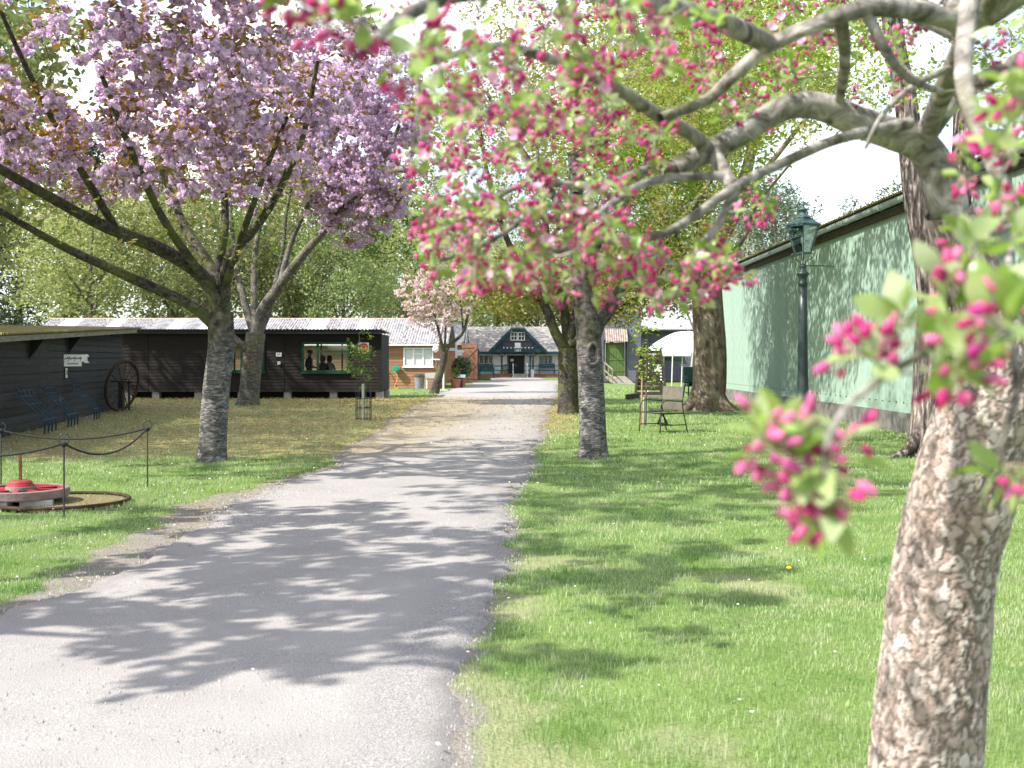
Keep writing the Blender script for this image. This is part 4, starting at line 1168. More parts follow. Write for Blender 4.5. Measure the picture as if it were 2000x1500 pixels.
# ------------------------------------------------------------------ slate grey barn, green door porch, right
t = thing('slate_barn', 'tall slate grey boarded barn with pale corrugated roof', 'barn', (9.5, 80, 0))
BX0, BX1 = GX(1244, 78), 19.0
MB().prism([(78.03, 0), (92, 0), (92, 3.7), (85, 6.6), (78.03, 3.7)], BX0 + .03, BX1, 'x').build('wall_frame', 'slate_board', t)
cladding(t, BX0, BX1, .02, 3.6, 78, .16, 'slate_board', [], (9.6,))
for k in range(13):
    sheet(t, (BX0 - .3 + .88 * k, 77.6, 3.62), (1, 0, 0), (0, 7.4, 3.05), .95, 8.0, 'white_sheet', .146, .024, 'roof_sheet')
z = .02
while z < 6.4:
    f = 1.0 if z + .16 < 3.7 else max(0, (6.6 - z - .16) / 2.9)
    if f > .05: plank(t, (BX0, 85 + 7 * f, z), 14 * f, .16, 'slate_board', R(-90))
    z += .16
wg = (GX(1290, 78), GX(1334, 78), GZ(701, 78), GZ(683, 78))
window(t, wg[0], wg[1], wg[2], wg[3], 77.97, (.5,), (), 'green_frame', 'dark_pane', .09, .05)
MB().box(BX0 - .3, BX1, 77.5, 77.6, 3.5, 3.62).build('gutter', 'iron', t)
PYW = 74.0
t = thing('boarded_porch', 'slate grey boarded porch with green door and brown corrugated canopy', 'porch', (GX(1214, PYW), PYW, 0))
px0, px1 = GX(1174, PYW), GX(1252, PYW)
go = (GX(1181, PYW), GX(1222, PYW), .46, GZ(668, PYW))
cladding(t, px0, px1, .1, GZ(604, PYW), PYW, .15, 'slate_board', [go], (GX(1227, PYW),))
mb = MB(); strips(mb, px0 + .02, px1 - .02, .0, GZ(604, PYW), PYW + .01, PYW + .1, [go]); mb.box(px0 + .02, px0 + .1, PYW + .12, 77.9, 0, GZ(604, PYW)); mb.box(px1 - .1, px1 - .02, PYW + .12, 77.9, 0, GZ(604, PYW)); mb.box(px0 + .02, px1 - .02, PYW + .12, 77.9, GZ(604, PYW) - .1, GZ(604, PYW)); mb.build('wall_frame', 'slate_board', t)
d_ = MB().box(go[0] + .06, go[1] - .06, PYW + .12, PYW + .17, go[2], go[3] - .03).build('door', 'green_door', t)
for k in range(1, 7):
    xk = go[0] + .06 + (go[1] - go[0] - .12) * k / 7
    MB().box(xk - .008, xk + .008, PYW + .106, PYW + .117, go[2] + .02, go[3] - .05).build('cover_strip', 'green_door', d_)
for zz in (go[2] + .3, go[2] + 1.05, go[3] - .3):
    MB().box(go[0] + .08, go[1] - .08, PYW + .088, PYW + .104, zz, zz + .09).build('ledge', 'green_door', d_)
for a in (go[0] - .06, go[1] - .02):
    MB().box(a, a + .08, PYW - .05, PYW + .16, go[2] - .02, go[3] + .06).build('door_frame', 'black_paint', t)
MB().box(go[0] - .06, go[1] + .06, PYW - .05, PYW + .16, go[3] + .065, go[3] + .13).build('door_head', 'black_paint', t)
cs = Vector((0, .9, .92))
for k in range(2):
    sheet(t, (GX(1180, PYW) + .74 * k, PYW - .85, GZ(667, PYW - .85)), (1, 0, 0), cs, .75, 1.25, 'rust_sheet', .146, .03, 'canopy_sheet')
for a in (go[0] - .03, go[1] + .03): MB().bar((a, PYW - .02, go[3] - .3), (a, PYW - .75, go[3] + .1), .05, .06).build('bracket', 'black_paint', t)
t = thing('timber_ramp', 'weathered plank ramp with hand rail up to the green door', 'ramp', (GX(1202, PYW), 72, 0))
for k in range(7):
    xk = go[0] + .02 + k * .19
    dx = .22
    mb = MB(); mb.add([(xk + dx, 70.2, .01), (xk + dx + .18, 70.2, .01), (xk + .18, 73.9, .46), (xk, 73.9, .46), (xk + dx, 70.2, -.05), (xk + dx + .18, 70.2, -.05), (xk + .18, 73.9, .36), (xk, 73.9, .36)], [(0,1,2,3),(7,6,5,4),(0,4,5,1),(1,5,6,2),(2,6,7,3),(3,7,4,0)])
    mb.build('board', 'weathered_wood', t)
mb = MB()
for yk, zk in ((70.4, 0.0), (72.1, .22), (73.8, .44)):
    mb.bar((go[0] - .02 + (73.9 - yk) * .06, yk, zk), (go[0] - .02 + (73.9 - yk) * .06, yk, zk + .95), .08)
for dz in (.4, .9): mb.bar((go[0] + .2, 70.4, dz), (go[0] - .02, 73.8, .44 + dz), .05, .08)
mb.build('hand_rail', 'weathered_wood', t)
# ------------------------------------------------------------------ gas style street lamp
LX, LY = W(1568, 0, 21.0).x, 21.0
t = thing('street_lamp', 'dark green cast iron street lamp with four sided glass lantern and ladder bar', 'lamp', (LX, LY, 0), R(33))
t.scale = (1.31, 1.31, 1.185)
MB().lathe([(.20, -.02), (.20, .10), (.15, .14), (.14, .55), (.155, .60), (.11, .66), (.085, .75), (.075, 1.1), (.066, 2.0), (.058, 2.48)], (0, 0, 0), 20).build('post', 'lamp_green', t, local=True, smooth=True)
MB().lathe([(.058, 2.46), (.07, 2.48), (.07, 2.52), (.058, 2.54), (.062, 2.60), (.085, 2.64), (.095, 2.67), (.05, 2.70), (.045, 2.76), (.055, 2.78), (.04, 2.80), (.02, 2.82)], (0, 0, 0), 16).build('collar', 'lamp_green', t, local=True, smooth=True)
ca, sa = math.cos(-R(33)), math.sin(-R(33))
MB().tube([(0, 0, 2.79), (.42 * ca, .42 * sa, 2.785)], .009, 8).build('ladder_bar', 'lamp_green', t, local=True)
MB().lathe([(.005, -.02), (.017, 0), (.005, .02)], (.43 * ca, .43 * sa, 2.785), 8).build('bar_knob', 'lamp_green', t, local=True)
for k in range(4):
    a = math.pi / 2 * k + math.pi / 4
    c, s_ = math.cos(a), math.sin(a)
    pts = [(r_ * c, r_ * s_, z_) for r_, z_ in ((.03, 2.80), (.05, 2.86), (.13, 2.91), (.155, 2.955), (.13, 2.985), (.10, 2.985))]
    MB().tube([tuple(p) for p in crv(pts, 4)], .0075, 6).build('scroll', 'lamp_green', t, local=True)
def sq(r_, z_): return [(r_, r_, z_), (-r_, r_, z_), (-r_, -r_, z_), (r_, -r_, z_)]
zb, zt, rb, rt = 2.985, 3.42, .078, .160
mb = MB()
for k in range(4):
    a, b = sq(rb, zb)[k], sq(rt, zt)[k]
    mb.bar(a, b, .016)
    mb.bar(sq(rb, zb)[k], sq(rb, zb)[(k + 1) % 4], .022)
    mb.bar(sq(rt, zt)[k], sq(rt, zt)[(k + 1) % 4], .028, .03)
mb.build('lantern_frame', 'lantern_green', t, local=True)
for k in range(4):
    p0, p1, p2, p3 = [Vector(v) * 1.0 for v in (sq(rb - .006, zb)[k], sq(rb - .006, zb)[(k + 1) % 4], sq(rt - .008, zt)[(k + 1) % 4], sq(rt - .008, zt)[k])]
    n_ = Vector((p0.x + p1.x, p0.y + p1.y, 0)).normalized() * .003
    mb = MB(); mb.add([p0, p1, p2, p3, p0 - n_, p1 - n_, p2 - n_, p3 - n_], [(0,1,2,3),(7,6,5,4),(0,4,5,1),(1,5,6,2),(2,6,7,3),(3,7,4,0)])
    mb.build('pane', 'lantern_glass', t, local=True)
q2 = math.sqrt(2)
mb = MB().lathe([(.178 * q2, 3.425), (.182 * q2, 3.44), (.17 * q2, 3.455), (.125 * q2, 3.49), (.10 * q2, 3.515), (.10 * q2, 3.535)], (0, 0, 0), 4, math.pi / 4)
mb.build('lantern_roof', 'lantern_green', t, local=True)
MB().lathe([(.10, 3.535), (.105, 3.55), (.072, 3.575), (.055, 3.60), (.05, 3.65), (.075, 3.665), (.075, 3.68), (.04, 3.70), (.03, 3.715), (.018, 3.73), (.028, 3.745), (.018, 3.76), (.004, 3.775)], (0, 0, 0), 14).build('finial', 'lantern_green', t, local=True, smooth=True)
MB().tube([(0, 0, 2.80), (0, 0, 3.15)], .008, 6).build('gas_pipe', 'off_white', t, local=True)
MB().lathe([(.012, 3.12), (.03, 3.16), (.03, 3.26), (.012, 3.30)], (0, 0, 0), 8).build('mantle', 'off_white', t, local=True)

# ------------------------------------------------------------------ garden chair
cd = 24.0
t = thing('garden_chair', 'brown canvas garden armchair with dark metal frame standing on the lawn', 'chair', (GX(1293, cd), cd, 0), R(-60))
def tb(name, pts, r_=.013, mat='iron', n=6): return MB().tube([tuple(p) for p in pts], r_, n).build(name, mat, t, local=True, smooth=True)
hw = .36
for s_ in (-1, 1):
    tb('front_leg', crv([(s_ * hw, -.33, 0), (s_ * hw, -.31, .38), (s_ * hw, -.30, .58), (s_ * hw, -.24, .66), (s_ * hw, -.12, .68), (s_ * hw, .25, .66)], 5), .015)
    tb('back_leg', crv([(s_ * hw, .40, 0), (s_ * hw, .30, .42), (s_ * hw, .27, .62), (s_ * hw, .31, .98), (s_ * (hw - .01), .33, 1.02), (s_ * (hw + .03), .35, 1.03), (s_ * (hw + .04), .34, .99)], 5), .013)
    tb('side_rail', [(s_ * hw, -.33, .16), (s_ * hw, .37, .16)], .012)
    tb('seat_rail', [(s_ * hw, -.31, .42), (s_ * hw, .30, .40)], .012)
tb('front_bar', [(-hw, -.31, .42), (hw, -.31, .42)], .012)
tb('cross_brace', [(-hw, .02, .16), (hw, .02, .16)], .014)
tb('cross_strut', [(-.16, .02, .17), (.02, -.02, .40)], .02); tb('cross_strut', [(.16, .02, .17), (-.02, .02, .40)], .02)
def sling(name, pts, mat='chair_canvas'):
    mb = MB(); vs, fs = [], []
    n_ = 9
    for i, (y_, z_, sag) in enumerate(pts):
        for k in range(n_):
            u_ = k / (n_ - 1) * 2 - 1
            vs.append((u_ * (hw - .012), y_ + (sag[0] * (1 - u_ * u_)), z_ + sag[1] * (1 - u_ * u_)))
    for i in range(len(pts) - 1):
        for k in range(n_ - 1): fs.append((i * n_ + k, i * n_ + k + 1, (i + 1) * n_ + k + 1, (i + 1) * n_ + k))
    nv = len(vs)
    mb.add(vs + [(x, y + .006, z - .008) for x, y, z in vs], fs + [tuple(i + nv for i in f)[::-1] for f in fs])
    return mb.build(name, mat, t, local=True, smooth=True)
sling('seat', [(-.31, .425, (0, -.01)), (-.1, .415, (0, -.03)), (.12, .405, (0, -.03)), (.28, .41, (0, -.02))])
sling('back_panel', [(.285, .47, (.02, 0)), (.265, .58, (.03, 0)), (.262, .64, (.03, 0))])
sling('back_panel', [(.268, .69, (.03, 0)), (.285, .82, (.03, 0)), (.305, .97, (.02, 0))])

# ------------------------------------------------------------------ rope barrier
def stake_post(label, px, py, d, hgt):
    x = GX(px, d)
    t_ = thing('rope_post', label, 'post', (x, d, 0), 0, 'rope posts round the red wheel')
    MB().tube([(0, 0, -.15), (0, 0, hgt - .06)], .009, 7).build('rod', 'iron', t_, local=True)
    for s_ in (-1, 1):
        MB().tube([tuple(p) for p in crv([(0, 0, hgt - .09), (s_ * .035, 0, hgt - .05), (s_ * .055, 0, hgt), (s_ * .03, 0, hgt + .04), (s_ * .015, 0, hgt + .03)], 4)], .007, 6).build('hook', 'iron', t_, local=True)
    MB().lathe([(.01, -.03), (.032, -.012), (.032, .012), (.01, .03)], (0, 0, hgt - .06), 8).build('rope_knot', 'rope', t_, local=True)
    return Vector((x, d, hgt - .05))
pA = stake_post('thin rope post before the ring bed, standing nearest the gravel drive verge', 125, 1012, 10.95, .78)
pB = stake_post('thin rope post where two sagging ropes meet by the cherry trunk side', 288, 950, 13.7, .76)
pC = stake_post('thin rope post standing between the red wheel and the blue cycle racks', 2, 952, 13.6, .74)
pD = stake_post('thin rope post closing the corner beside the red wheel', -190, 1010, 11.0, .76)
def rope(label, a, b, sag):
    pts = [a.lerp(b, k / 20) - Vector((0, 0, sag * 4 * (k / 20) * (1 - k / 20))) for k in range(21)]
    o = MB().tube(pts, .011, 6).build('rope', 'rope', smooth=True)
    tag(o, label, 'rope', 'sagging ropes of the barrier')
rope('black rope sagging towards the cherry trunk in front of the ring bed', pA, pB, .20)
rope('black rope stretched behind the red wheel before the cycle racks', pC, pB, .12)
rope('black rope hanging in front of the red wheel', pD, pA, .12)
rope('black rope closing the barrier beside the red wheel', pD, pC, .12)

# ------------------------------------------------------------------ red wheel lying on blocks, ring bed
wd_ = 12.1; wx = GX(40, wd_)
t = thing('red_wheel', 'red spoked iron wheel lying flat on concrete blocks with rusty rod', 'wheel', (wx, wd_, 0))
t.scale = (1, 1, .70)
mb = MB(); n_ = 40
mb.lathe([(.49, .10), (.50, .115), (.50, .225), (.49, .235), (.445, .235), (.44, .215), (.44, .13), (.445, .10)], (0, 0, 0), n_)
mb.build('rim', 'wheel_grey', t, local=True, smooth=False)
MB().lathe([(.44, .150), (.438, .226), (.425, .22), (.42, .15)], (0, 0, 0), n_).build('rim_lining', 'wheel_red', t, local=True)
for k in range(8):
    a = 2 * math.pi * k / 8 + .2
    MB().bar((.08 * math.cos(a), .08 * math.sin(a), .21), (.43 * math.cos(a), .43 * math.sin(a), .19), .05, .03).build('spoke', 'wheel_red', t, local=True)
MB().lathe([(.155, .20), (.15, .26), (.14, .265)], (0, 0, 0), 24).build('hub_skirt', 'wheel_grey', t, local=True)
MB().lathe([(.142, .265), (.135, .29), (.125, .30), (.12, .325), (.11, .34), (.095, .355), (.03, .36)], (0, 0, 0), 24).build('hub', 'wheel_red', t, local=True, smooth=False)
MB().lathe([(.09, .02), (.09, .10), (.07, .2)], (0, 0, 0), 16).build('hub_foot', 'wheel_red', t, local=True)
MB().bar((0, 0, .3), (-.005, 0, .80), .025).build('rod', 'rust', t, local=True)
for i, (dx, dy, rz) in enumerate(((-.12, -.36, .1), (.27, -.22, .3), (.1, .36, 0))):
    b_ = MB().box(-.16, .16, -.10, .10, -.01, .068).build('concrete_block', 'concrete')
    b_.location = (wx + dx, wd_ + dy, 0); b_.rotation_euler = (0, 0, rz)
    tag(b_, ['grey concrete block under the front of the red wheel', 'grey concrete block under the wheel rim beside the rope post', 'grey concrete block under the back of the red wheel'][i], 'block')
rx_, ry2 = GX(112, 12.0), 12.1
o = MB().tube([(rx_ + .70 * math.cos(a), ry2 + .70 * math.sin(a), .03) for a in np.linspace(0, 2 * math.pi, 48)[:-1]], .02, 6, True).build('ring_edging', 'wheel_iron', smooth=True)
tag(o, 'rusty iron ring edging a round bed around the red wheel', 'ring')
V = [(rx_, ry2, .010)] + [(rx_ + .69 * math.cos(a), ry2 + .69 * math.sin(a), .006) for a in np.linspace(0, 2 * math.pi, 33)[:-1]]
M('bed_litter', (0.10, 0.08, 0.045), (0.24, 0.19, 0.09), 45, 0.9, 0.4, 90)
o = MB().add(V, [(0, i + 1, (i + 1) % 32 + 1) for i in range(32)]).build('ring_bed', 'bed_litter'); tag(o, 'round bed of brown litter inside the iron ring', 'bed', kind='structure')

# ------------------------------------------------------------------ cycle racks, wagon wheel, stand
def cycle_rack(px0, label, n=4, notice=False, hg=.95):
    p_, s_ = on_shed(px0, 0, .06)
    t_ = thing('cycle_rack', label, 'cycle rack', (p_.x, p_.y, 0), wrz + math.pi / 2 + math.pi / 2, 'blue cycle racks against the black shed')
    # local: x along the wall (towards the camera), y away from the wall
    for k in range(n):
        x = k * .34
        for dx in (0, .09):
            pts = crv([(x + dx, .62, .02), (x + dx, .60, .30), (x + dx - .05, .30, .62), (x + dx - .10, .12, .78), (x + dx - .10, .10, hg - .05), (x + dx - .14, .02, hg + .04)], 4)
            MB().tube([tuple(q) for q in pts], .009, 5).build('hoop', 'rack_blue', t_, local=True)
    for (y_, z_, o_) in ((.60, .30, 0), (.30, .62, -.05), (.12, .78, -.10), (.10, .90, -.10)):
        MB().tube([(o_, y_, z_), (o_ + (n - 1) * .34 + .09, y_, z_)], .009, 5).build('rail', 'rack_blue', t_, local=True)
    if notice:
        MB().box(.35, .62, .33, .335, .55, .70).build('notice', 'rack_blue', t_, local=True)
    return t_
cycle_rack(44, 'blue wire cycle rack at the near end of the black shed', 4)
cycle_rack(92, 'blue wire cycle rack carrying a small blue notice', 4, True, .9)
cycle_rack(140, 'blue wire cycle rack beside the wagon wheel', 3, False, 1.0)
p_, s_ = on_shed(203, 0, .16)
t = thing('wagon_wheel', 'rusty iron spoked wagon wheel leaning on the black shed', 'wheel', (p_.x + .3, p_.y - .1, 0), math.atan2(su.y, su.x) - R(28))
rw = .74
tilt = Matrix.Rotation(R(10), 4, 'X')
def lw(x, y, z): return tilt @ Vector((x, y, z))
MB().tube([lw(rw * math.cos(a), 0, rw + .05 + rw * math.sin(a)) for a in np.linspace(0, 2 * math.pi, 49)[:-1]], .045, 6, True).build('rim', 'wheel_iron', t, local=True, smooth=True)
MB().tube([lw(0, -.09, rw + .05), lw(0, .05, rw + .05)], .09, 12).build('hub', 'wheel_iron', t, local=True)
for k in range(12):
    a = 2 * math.pi * k / 12
    MB().tube([lw(.08 * math.cos(a), 0, rw + .05 + .08 * math.sin(a)), lw(rw * math.cos(a), 0, rw + .05 + rw * math.sin(a))], .013, 5).build('spoke', 'wheel_iron', t, local=True)
q = Vector((GX(243, 34.0), 34.0, 0))
t = thing('metal_stand', 'dark flat topped metal stand with wire basket at the shed corner', 'stand', (q.x, q.y, 0))
MB().box(-.34, .30, -.25, .25, .86, .91).build('top', 'iron', t, local=True)
MB().box(-.16, -.02, -.1, .1, 0, .86).build('pedestal', 'iron', t, local=True)
MB().box(.12, .17, -.03, .03, 0, .86).build('leg', 'iron', t, local=True)
mb = MB()
for k in range(6): mb.tube([(.02 + .06 * k, -.26, .02), (.02 + .06 * k, -.26, .55)], .005, 4)
for k in range(7): mb.tube([(.02, -.26, .02 + .088 * k), (.32, -.26, .02 + .088 * k)], .005, 4)
mb.build('wire_basket', 'iron', t, local=True)

# ------------------------------------------------------------------ things along the brown barn
by = BY - .35
t = thing('hose_reel', 'green wall hose reel with orange hose on the brown barn', 'hose reel', (GX(773, by), BY, 0))
MB().tube([(0, -.10, 1.05), (0, -.30, 1.05)], .21, 18).build('drum', 'hose_green', t, local=True)
MB().tube([(0, -.31, 1.05), (0, -.34, 1.05)], .12, 14).build('cap', 'bench_green', t, local=True)
MB().box(-.05, .05, -.1, -.024, .85, 1.25).build('bracket', 'iron', t, local=True)
MB().tube([tuple(p) for p in crv([(-.1, -.3, .9), (.08, -.32, .7), (.05, -.35, .4), (-.05, -.40, .05), (.15, -.5, .03)], 6)], .022, 6).build('hose', 'hose_orange', t, local=True)
t = thing('wall_tap', 'tap with hanging orange hose at the barn wall by the dark shed corner', 'tap', (GX(755, by), BY, 0))
MB().tube([(0, -.05, 0), (0, -.05, .95), (0, -.14, 1.0)], .03, 7).build('pipe', 'off_white', t, local=True)
MB().tube([tuple(p) for p in crv([(0, -.15, .98), (.1, -.2, .7), (.06, -.22, .3), (.12, -.25, .03)], 6)], .02, 6).build('hose', 'hose_orange', t, local=True)
t = thing('dust_bin', 'grey ribbed dustbin standing against the brown barn', 'bin', (GX(819, 58.6), 58.6, 0))
MB().lathe([(.22, 0), (.26, .62), (.28, .62), (.28, .66)], (0, 0, 0), 18).build('drum', 'bin_grey', t, local=True)
MB().lathe([(.30, .665), (.30, .70), (.20, .78), (.04, .80)], (0, 0, 0), 18).build('lid', 'iron', t, local=True)
t = thing('stone_sink', 'pale stone sink on legs against the brown barn', 'sink', (GX(841, 58.6), 58.6, 0))
mb = MB(); mb.box(-.27, .27, -.2, .2, .58, .64); mb.box(-.27, -.22, -.2, .2, .64, .84); mb.box(.22, .27, -.2, .2, .64, .84); mb.box(-.22, .22, -.2, -.15, .64, .84); mb.box(-.22, .22, .15, .2, .64, .84)
mb.build('basin', 'concrete', t, local=True)
for x in (-.24, .16): MB().box(x, x + .08, -.15, .15, 0, .578).build('leg', 'off_white', t, local=True)
t = thing('wall_lamp', 'round white lamp fixed to the end of the brown barn front', 'lamp', (GX(850.5, by), BY, GZ(681, by)))
MB().lathe([(.03, -.2), (.15, -.1), (.17, 0), (.13, .13), (.02, .17)], (0, -.25, 0), 14).build('globe', 'white_paint', t, local=True, smooth=True)
MB().bar((0, -.1, 0), (0, -.024, 0), .05).build('bracket', 'iron', t, local=True)
t = thing('wall_shelf', 'white shelf bracketed on the brown barn beside its window', 'shelf', (GX(851, by), BY, GZ(702, by)))
MB().box(-.22, .2, -.28, -.025, -.03, .03).build('board', 'white_paint', t, local=True)
MB().bar((0, -.03, -.25), (0, -.25, -.04), .03).build('bracket', 'white_paint', t, local=True)
t = thing('white_post', 'thin white post on a flat foot by the leaning cherry', 'post', (GX(866, 56), 56.0, 0))
MB().box(-.04, .04, -.04, .04, .04, 1.35).build('shaft', 'white_paint', t, local=True)
MB().box(-.2, .2, -.15, .15, -.01, .04).build('foot', 'white_paint', t, local=True)
t = thing('finger_post', 'white finger signpost with two arms before the brown doors', 'signpost', (GX(891, 66), 66.0, 0))
MB().box(-.055, .055, -.055, .055, 0, 2.55).build('post', 'white_paint', t, local=True)
for (x0, x1, z0, s_) in ((.06, .42, 1.95, 1), (-.42, -.06, 2.06, -1), (.06, .30, 1.78, 1)):
    tip = x1 + .1 if s_ > 0 else x0 - .1
    poly = [(x0, z0), (x1, z0), (tip, z0 + .08), (x1, z0 + .16), (x0, z0 + .16)] if s_ > 0 else [(x1, z0), (x0, z0), (tip, z0 + .08), (x0, z0 + .16), (x1, z0 + .16)]
    MB().prism(poly, -.03, .0).build('arm', 'white_paint', t, local=True)
pot_plant('potted_shrub', 'round clipped grey green shrub in a tall pot by the brown doors', GX(902, 64), 64.0, 0, .26, .55, .56, 'leaf_bush', 1300, 1.1)
pot_plant('potted_plant', 'spiky green plant in a wide terracotta pot below the round shrub', GX(890, 61), 61.0, 0, .30, .48, .28, 'leaf_mid', 200, 1.3)
t = thing('lectern_sign', 'small black stand with slanted white board beside the terracotta pot', 'sign', (GX(901, 61), 61.2, 0))
MB().box(-.05, .05, -.03, .03, 0, .62).build('leg', 'iron', t, local=True)
mb = MB(); mb.add([(-.22, -.16, .58), (.22, -.16, .58), (.22, .12, .72), (-.22, .12, .72), (-.22, -.16, .55), (.22, -.16, .55), (.22, .12, .69), (-.22, .12, .69)], [(0,1,2,3),(7,6,5,4),(0,4,5,1),(1,5,6,2),(2,6,7,3),(3,7,4,0)]); mb.build('board', 'white_paint', t, local=True)
t = thing('carved_post', 'tall dark green carved wooden post with pointed finial', 'carved post', (GX(932.5, 84), 84.0, 0))
MB().lathe([(.16, 0), (.17, .35), (.12, .45), (.13, .8), (.17, .9), (.13, 1.0), (.12, 1.5), (.15, 1.8), (.12, 1.95), (.17, 2.05), (.17, 2.2), (.10, 2.3)], (0, 0, 0), 10).build('shaft', 'teal', t, local=True)
MB().prism([(-.05, 1.1), (.05, 1.1), (.05, 1.8), (-.05, 1.8)], -.165, -.11).build('carving', 'weathered_wood', t, local=True)
MB().lathe([(.09, 2.3), (.10, 2.36), (.03, 2.45), (.05, 2.55), (.02, 2.65), (.005, 3.05)], (0, 0, 0), 8).build('finial', 'iron', t, local=True)
t = thing('leafy_border', 'low green border plants at the foot of the carved post', 'plants', (GX(940, 83), 83.0, 0))
c = np.stack([rng.uniform(-.7, .7, 500), rng.uniform(-.4, .3, 500), rng.uniform(0, .3, 500) * rng.uniform(.2, 1, 500)], -1)
V, F = leaf_quads(c, np.full(500, .06), np.random.default_rng(4)); o = link('foliage', mesh_np('foliage', V, F), 'leaf_mid', t); o['kind'] = 'stuff'

# ------------------------------------------------------------------ marquee, slatted stand, stacked chairs, timber
md = 50.0
t = thing('marquee', 'white canvas marquee with curved roof on slim poles', 'marquee', (GX(1330, md), md, 0))
mx0, mx1 = GX(1264, md), GX(1440, md)
def mq(u_, v_):
    x = mx0 + (mx1 - mx0) * u_
    k_ = min(1.0, u_ * 2.2, (1 - u_) * 2.2)
    e = (1 - (1 - k_) ** 1.7) * math.sin(math.pi * v_) ** .75
    y = md + 3.4 * v_
    zz = GZ(690, md) + 1.02 * e + .015 * math.sin(u_ * 31) * math.sin(v_ * 7)
    return (x, y, zz)
nu, nv_ = 22, 10
vs = [mq(i / nu, j / nv_) for j in range(nv_ + 1) for i in range(nu + 1)]
fs = [(j * (nu + 1) + i, j * (nu + 1) + i + 1, (j + 1) * (nu + 1) + i + 1, (j + 1) * (nu + 1) + i) for j in range(nv_) for i in range(nu)]
MB().add(vs + [(x, y, z - .02) for x, y, z in vs], fs + [tuple(i + len(vs) for i in f)[::-1] for f in fs]).build('canopy', 'canvas', t, smooth=True)
# front valance hanging under the curved front edge
vs = []
for i in range(nu + 1):
    x, y, z = mq(i / nu, 0)
    u_ = i / nu
    zb_ = z - .13
    vs += [(x, y - .004 + .006 * math.sin(i * 1.7), z), (x, y - .01 + .01 * math.sin(i * 1.7), zb_)]
MB().add(vs, [(2 * i, 2 * i + 1, 2 * i + 3, 2 * i + 2) for i in range(nu)]).build('front_valance', 'canvas', t, smooth=True)
sx0, sx1 = GX(1348, md), GX(1364, md)
vs = []
for i in range(11):
    x = sx0 + (sx1 - sx0) * i / 10
    vs += [(x + .05, md - .03 + .03 * math.sin(i * 2.1), GZ(688, md)), (x - .04, md - .05 + .04 * math.sin(i * 2.1), GZ(722, md))]
MB().add(vs, [(2 * i, 2 * i + 1, 2 * i + 3, 2 * i + 2) for i in range(10)]).build('side_curtain', 'canvas', t, smooth=True)
for px, d_ in ((1314, md), (1333, md + .2), (1297, md + 2.9), (1268, md + .1), (1390, md + .1)):
    x = GX(px, d_)
    MB().tube([(x - .06, d_, -.02), (x, d_, GZ(690, md) - .02)], .028, 7).build('pole', 'off_white', t)

sd = 45.0
t = thing('slatted_stand', 'dark slatted wooden stand with chequered tape and white notice', 'stand', (GX(1271, sd), sd, 0))
sxl, sxr = GX(1243, sd), GX(1299, sd)
for k in range(10):
    z_ = .12 + .185 * k
    ins = .10 * k / 10
    yb = sd + .35 * k / 10
    MB().box(sxl + ins, sxr - ins, yb - .02, yb + .02, z_, z_ + .13 + .02 * ((k * 5) % 3)).build('slat', 'dark_wood', t)
for x in (sxl + .05, sxr - .05):
    s_ = 1 if x < (sxl + sxr) / 2 else -1
    MB().bar((x - s_ * .1, sd - .08, 0), (x + s_ * .10, sd + .27, 2.0), .09, .06).build('leg', 'dark_wood', t)
    MB().bar((x, sd + .9, 0), (x + s_ * .10, sd + .33, 1.98), .08, .06).build('leg', 'dark_wood', t)
MB().box(sxl - .1, sxr + .12, sd - .45, sd + .6, .02, .11).build('base', 'weathered_wood', t)
for x, z0_, z1_ in ((GX(1277, sd), 1.25, 1.75), (GX(1291, sd), .65, 1.35)):
    for k in range(int((z1_ - z0_) / .06)):
        z_ = z0_ + k * .06
        MB().box(x - .035, x + .035, sd - .09 + .16 * z_ - .03, sd - .09 + .16 * z_ - .02, z_, z_ + .058).build('tape_check', 'white_paint' if k % 2 else 'black_paint', t)
MB().box(GX(1279, sd), GX(1291, sd), sd + .12, sd + .13, GZ(726, sd), GZ(712, sd)).build('notice', 'off_white', t)
o = MB().bar((GX(1222, 44), 43.2, .10), (GX(1246, 44), 44.2, .13), .2, .2).build('timber_baulk', 'dark_wood')
tag(o, 'short dark timber baulk lying beside the slatted stand', 'timber')
for k in range(3):
    x0, y0 = GX(1352, 47), 47.0
    t = thing('stacking_chair', 'dark green plastic chair in the stack behind the mossy trunk', 'chair', (x0, y0, .09 * k), R(15), 'stacked green chairs')
    MB().box(-.28, .28, -.25, .22, .42, .46).build('seat', 'dark_green_plastic', t, local=True)
    MB().bar((0, .2, .46), (0, .34, 1.05), .5, .03, up=(0, 1, 0)).build('backrest', 'dark_green_plastic', t, local=True)
    for sx_ in (-1, 1):
        for sy_ in (-1, 1): MB().bar((sx_ * .25, sy_ * .2, .42), (sx_ * .29, sy_ * .26, 0 if k == 0 else .05), .045).build('leg', 'dark_green_plastic', t, local=True)
        MB().box(sx_ * .29 - .03, sx_ * .29 + .03, -.24, .22, .64, .67).build('arm_rest', 'dark_green_plastic', t, local=True)

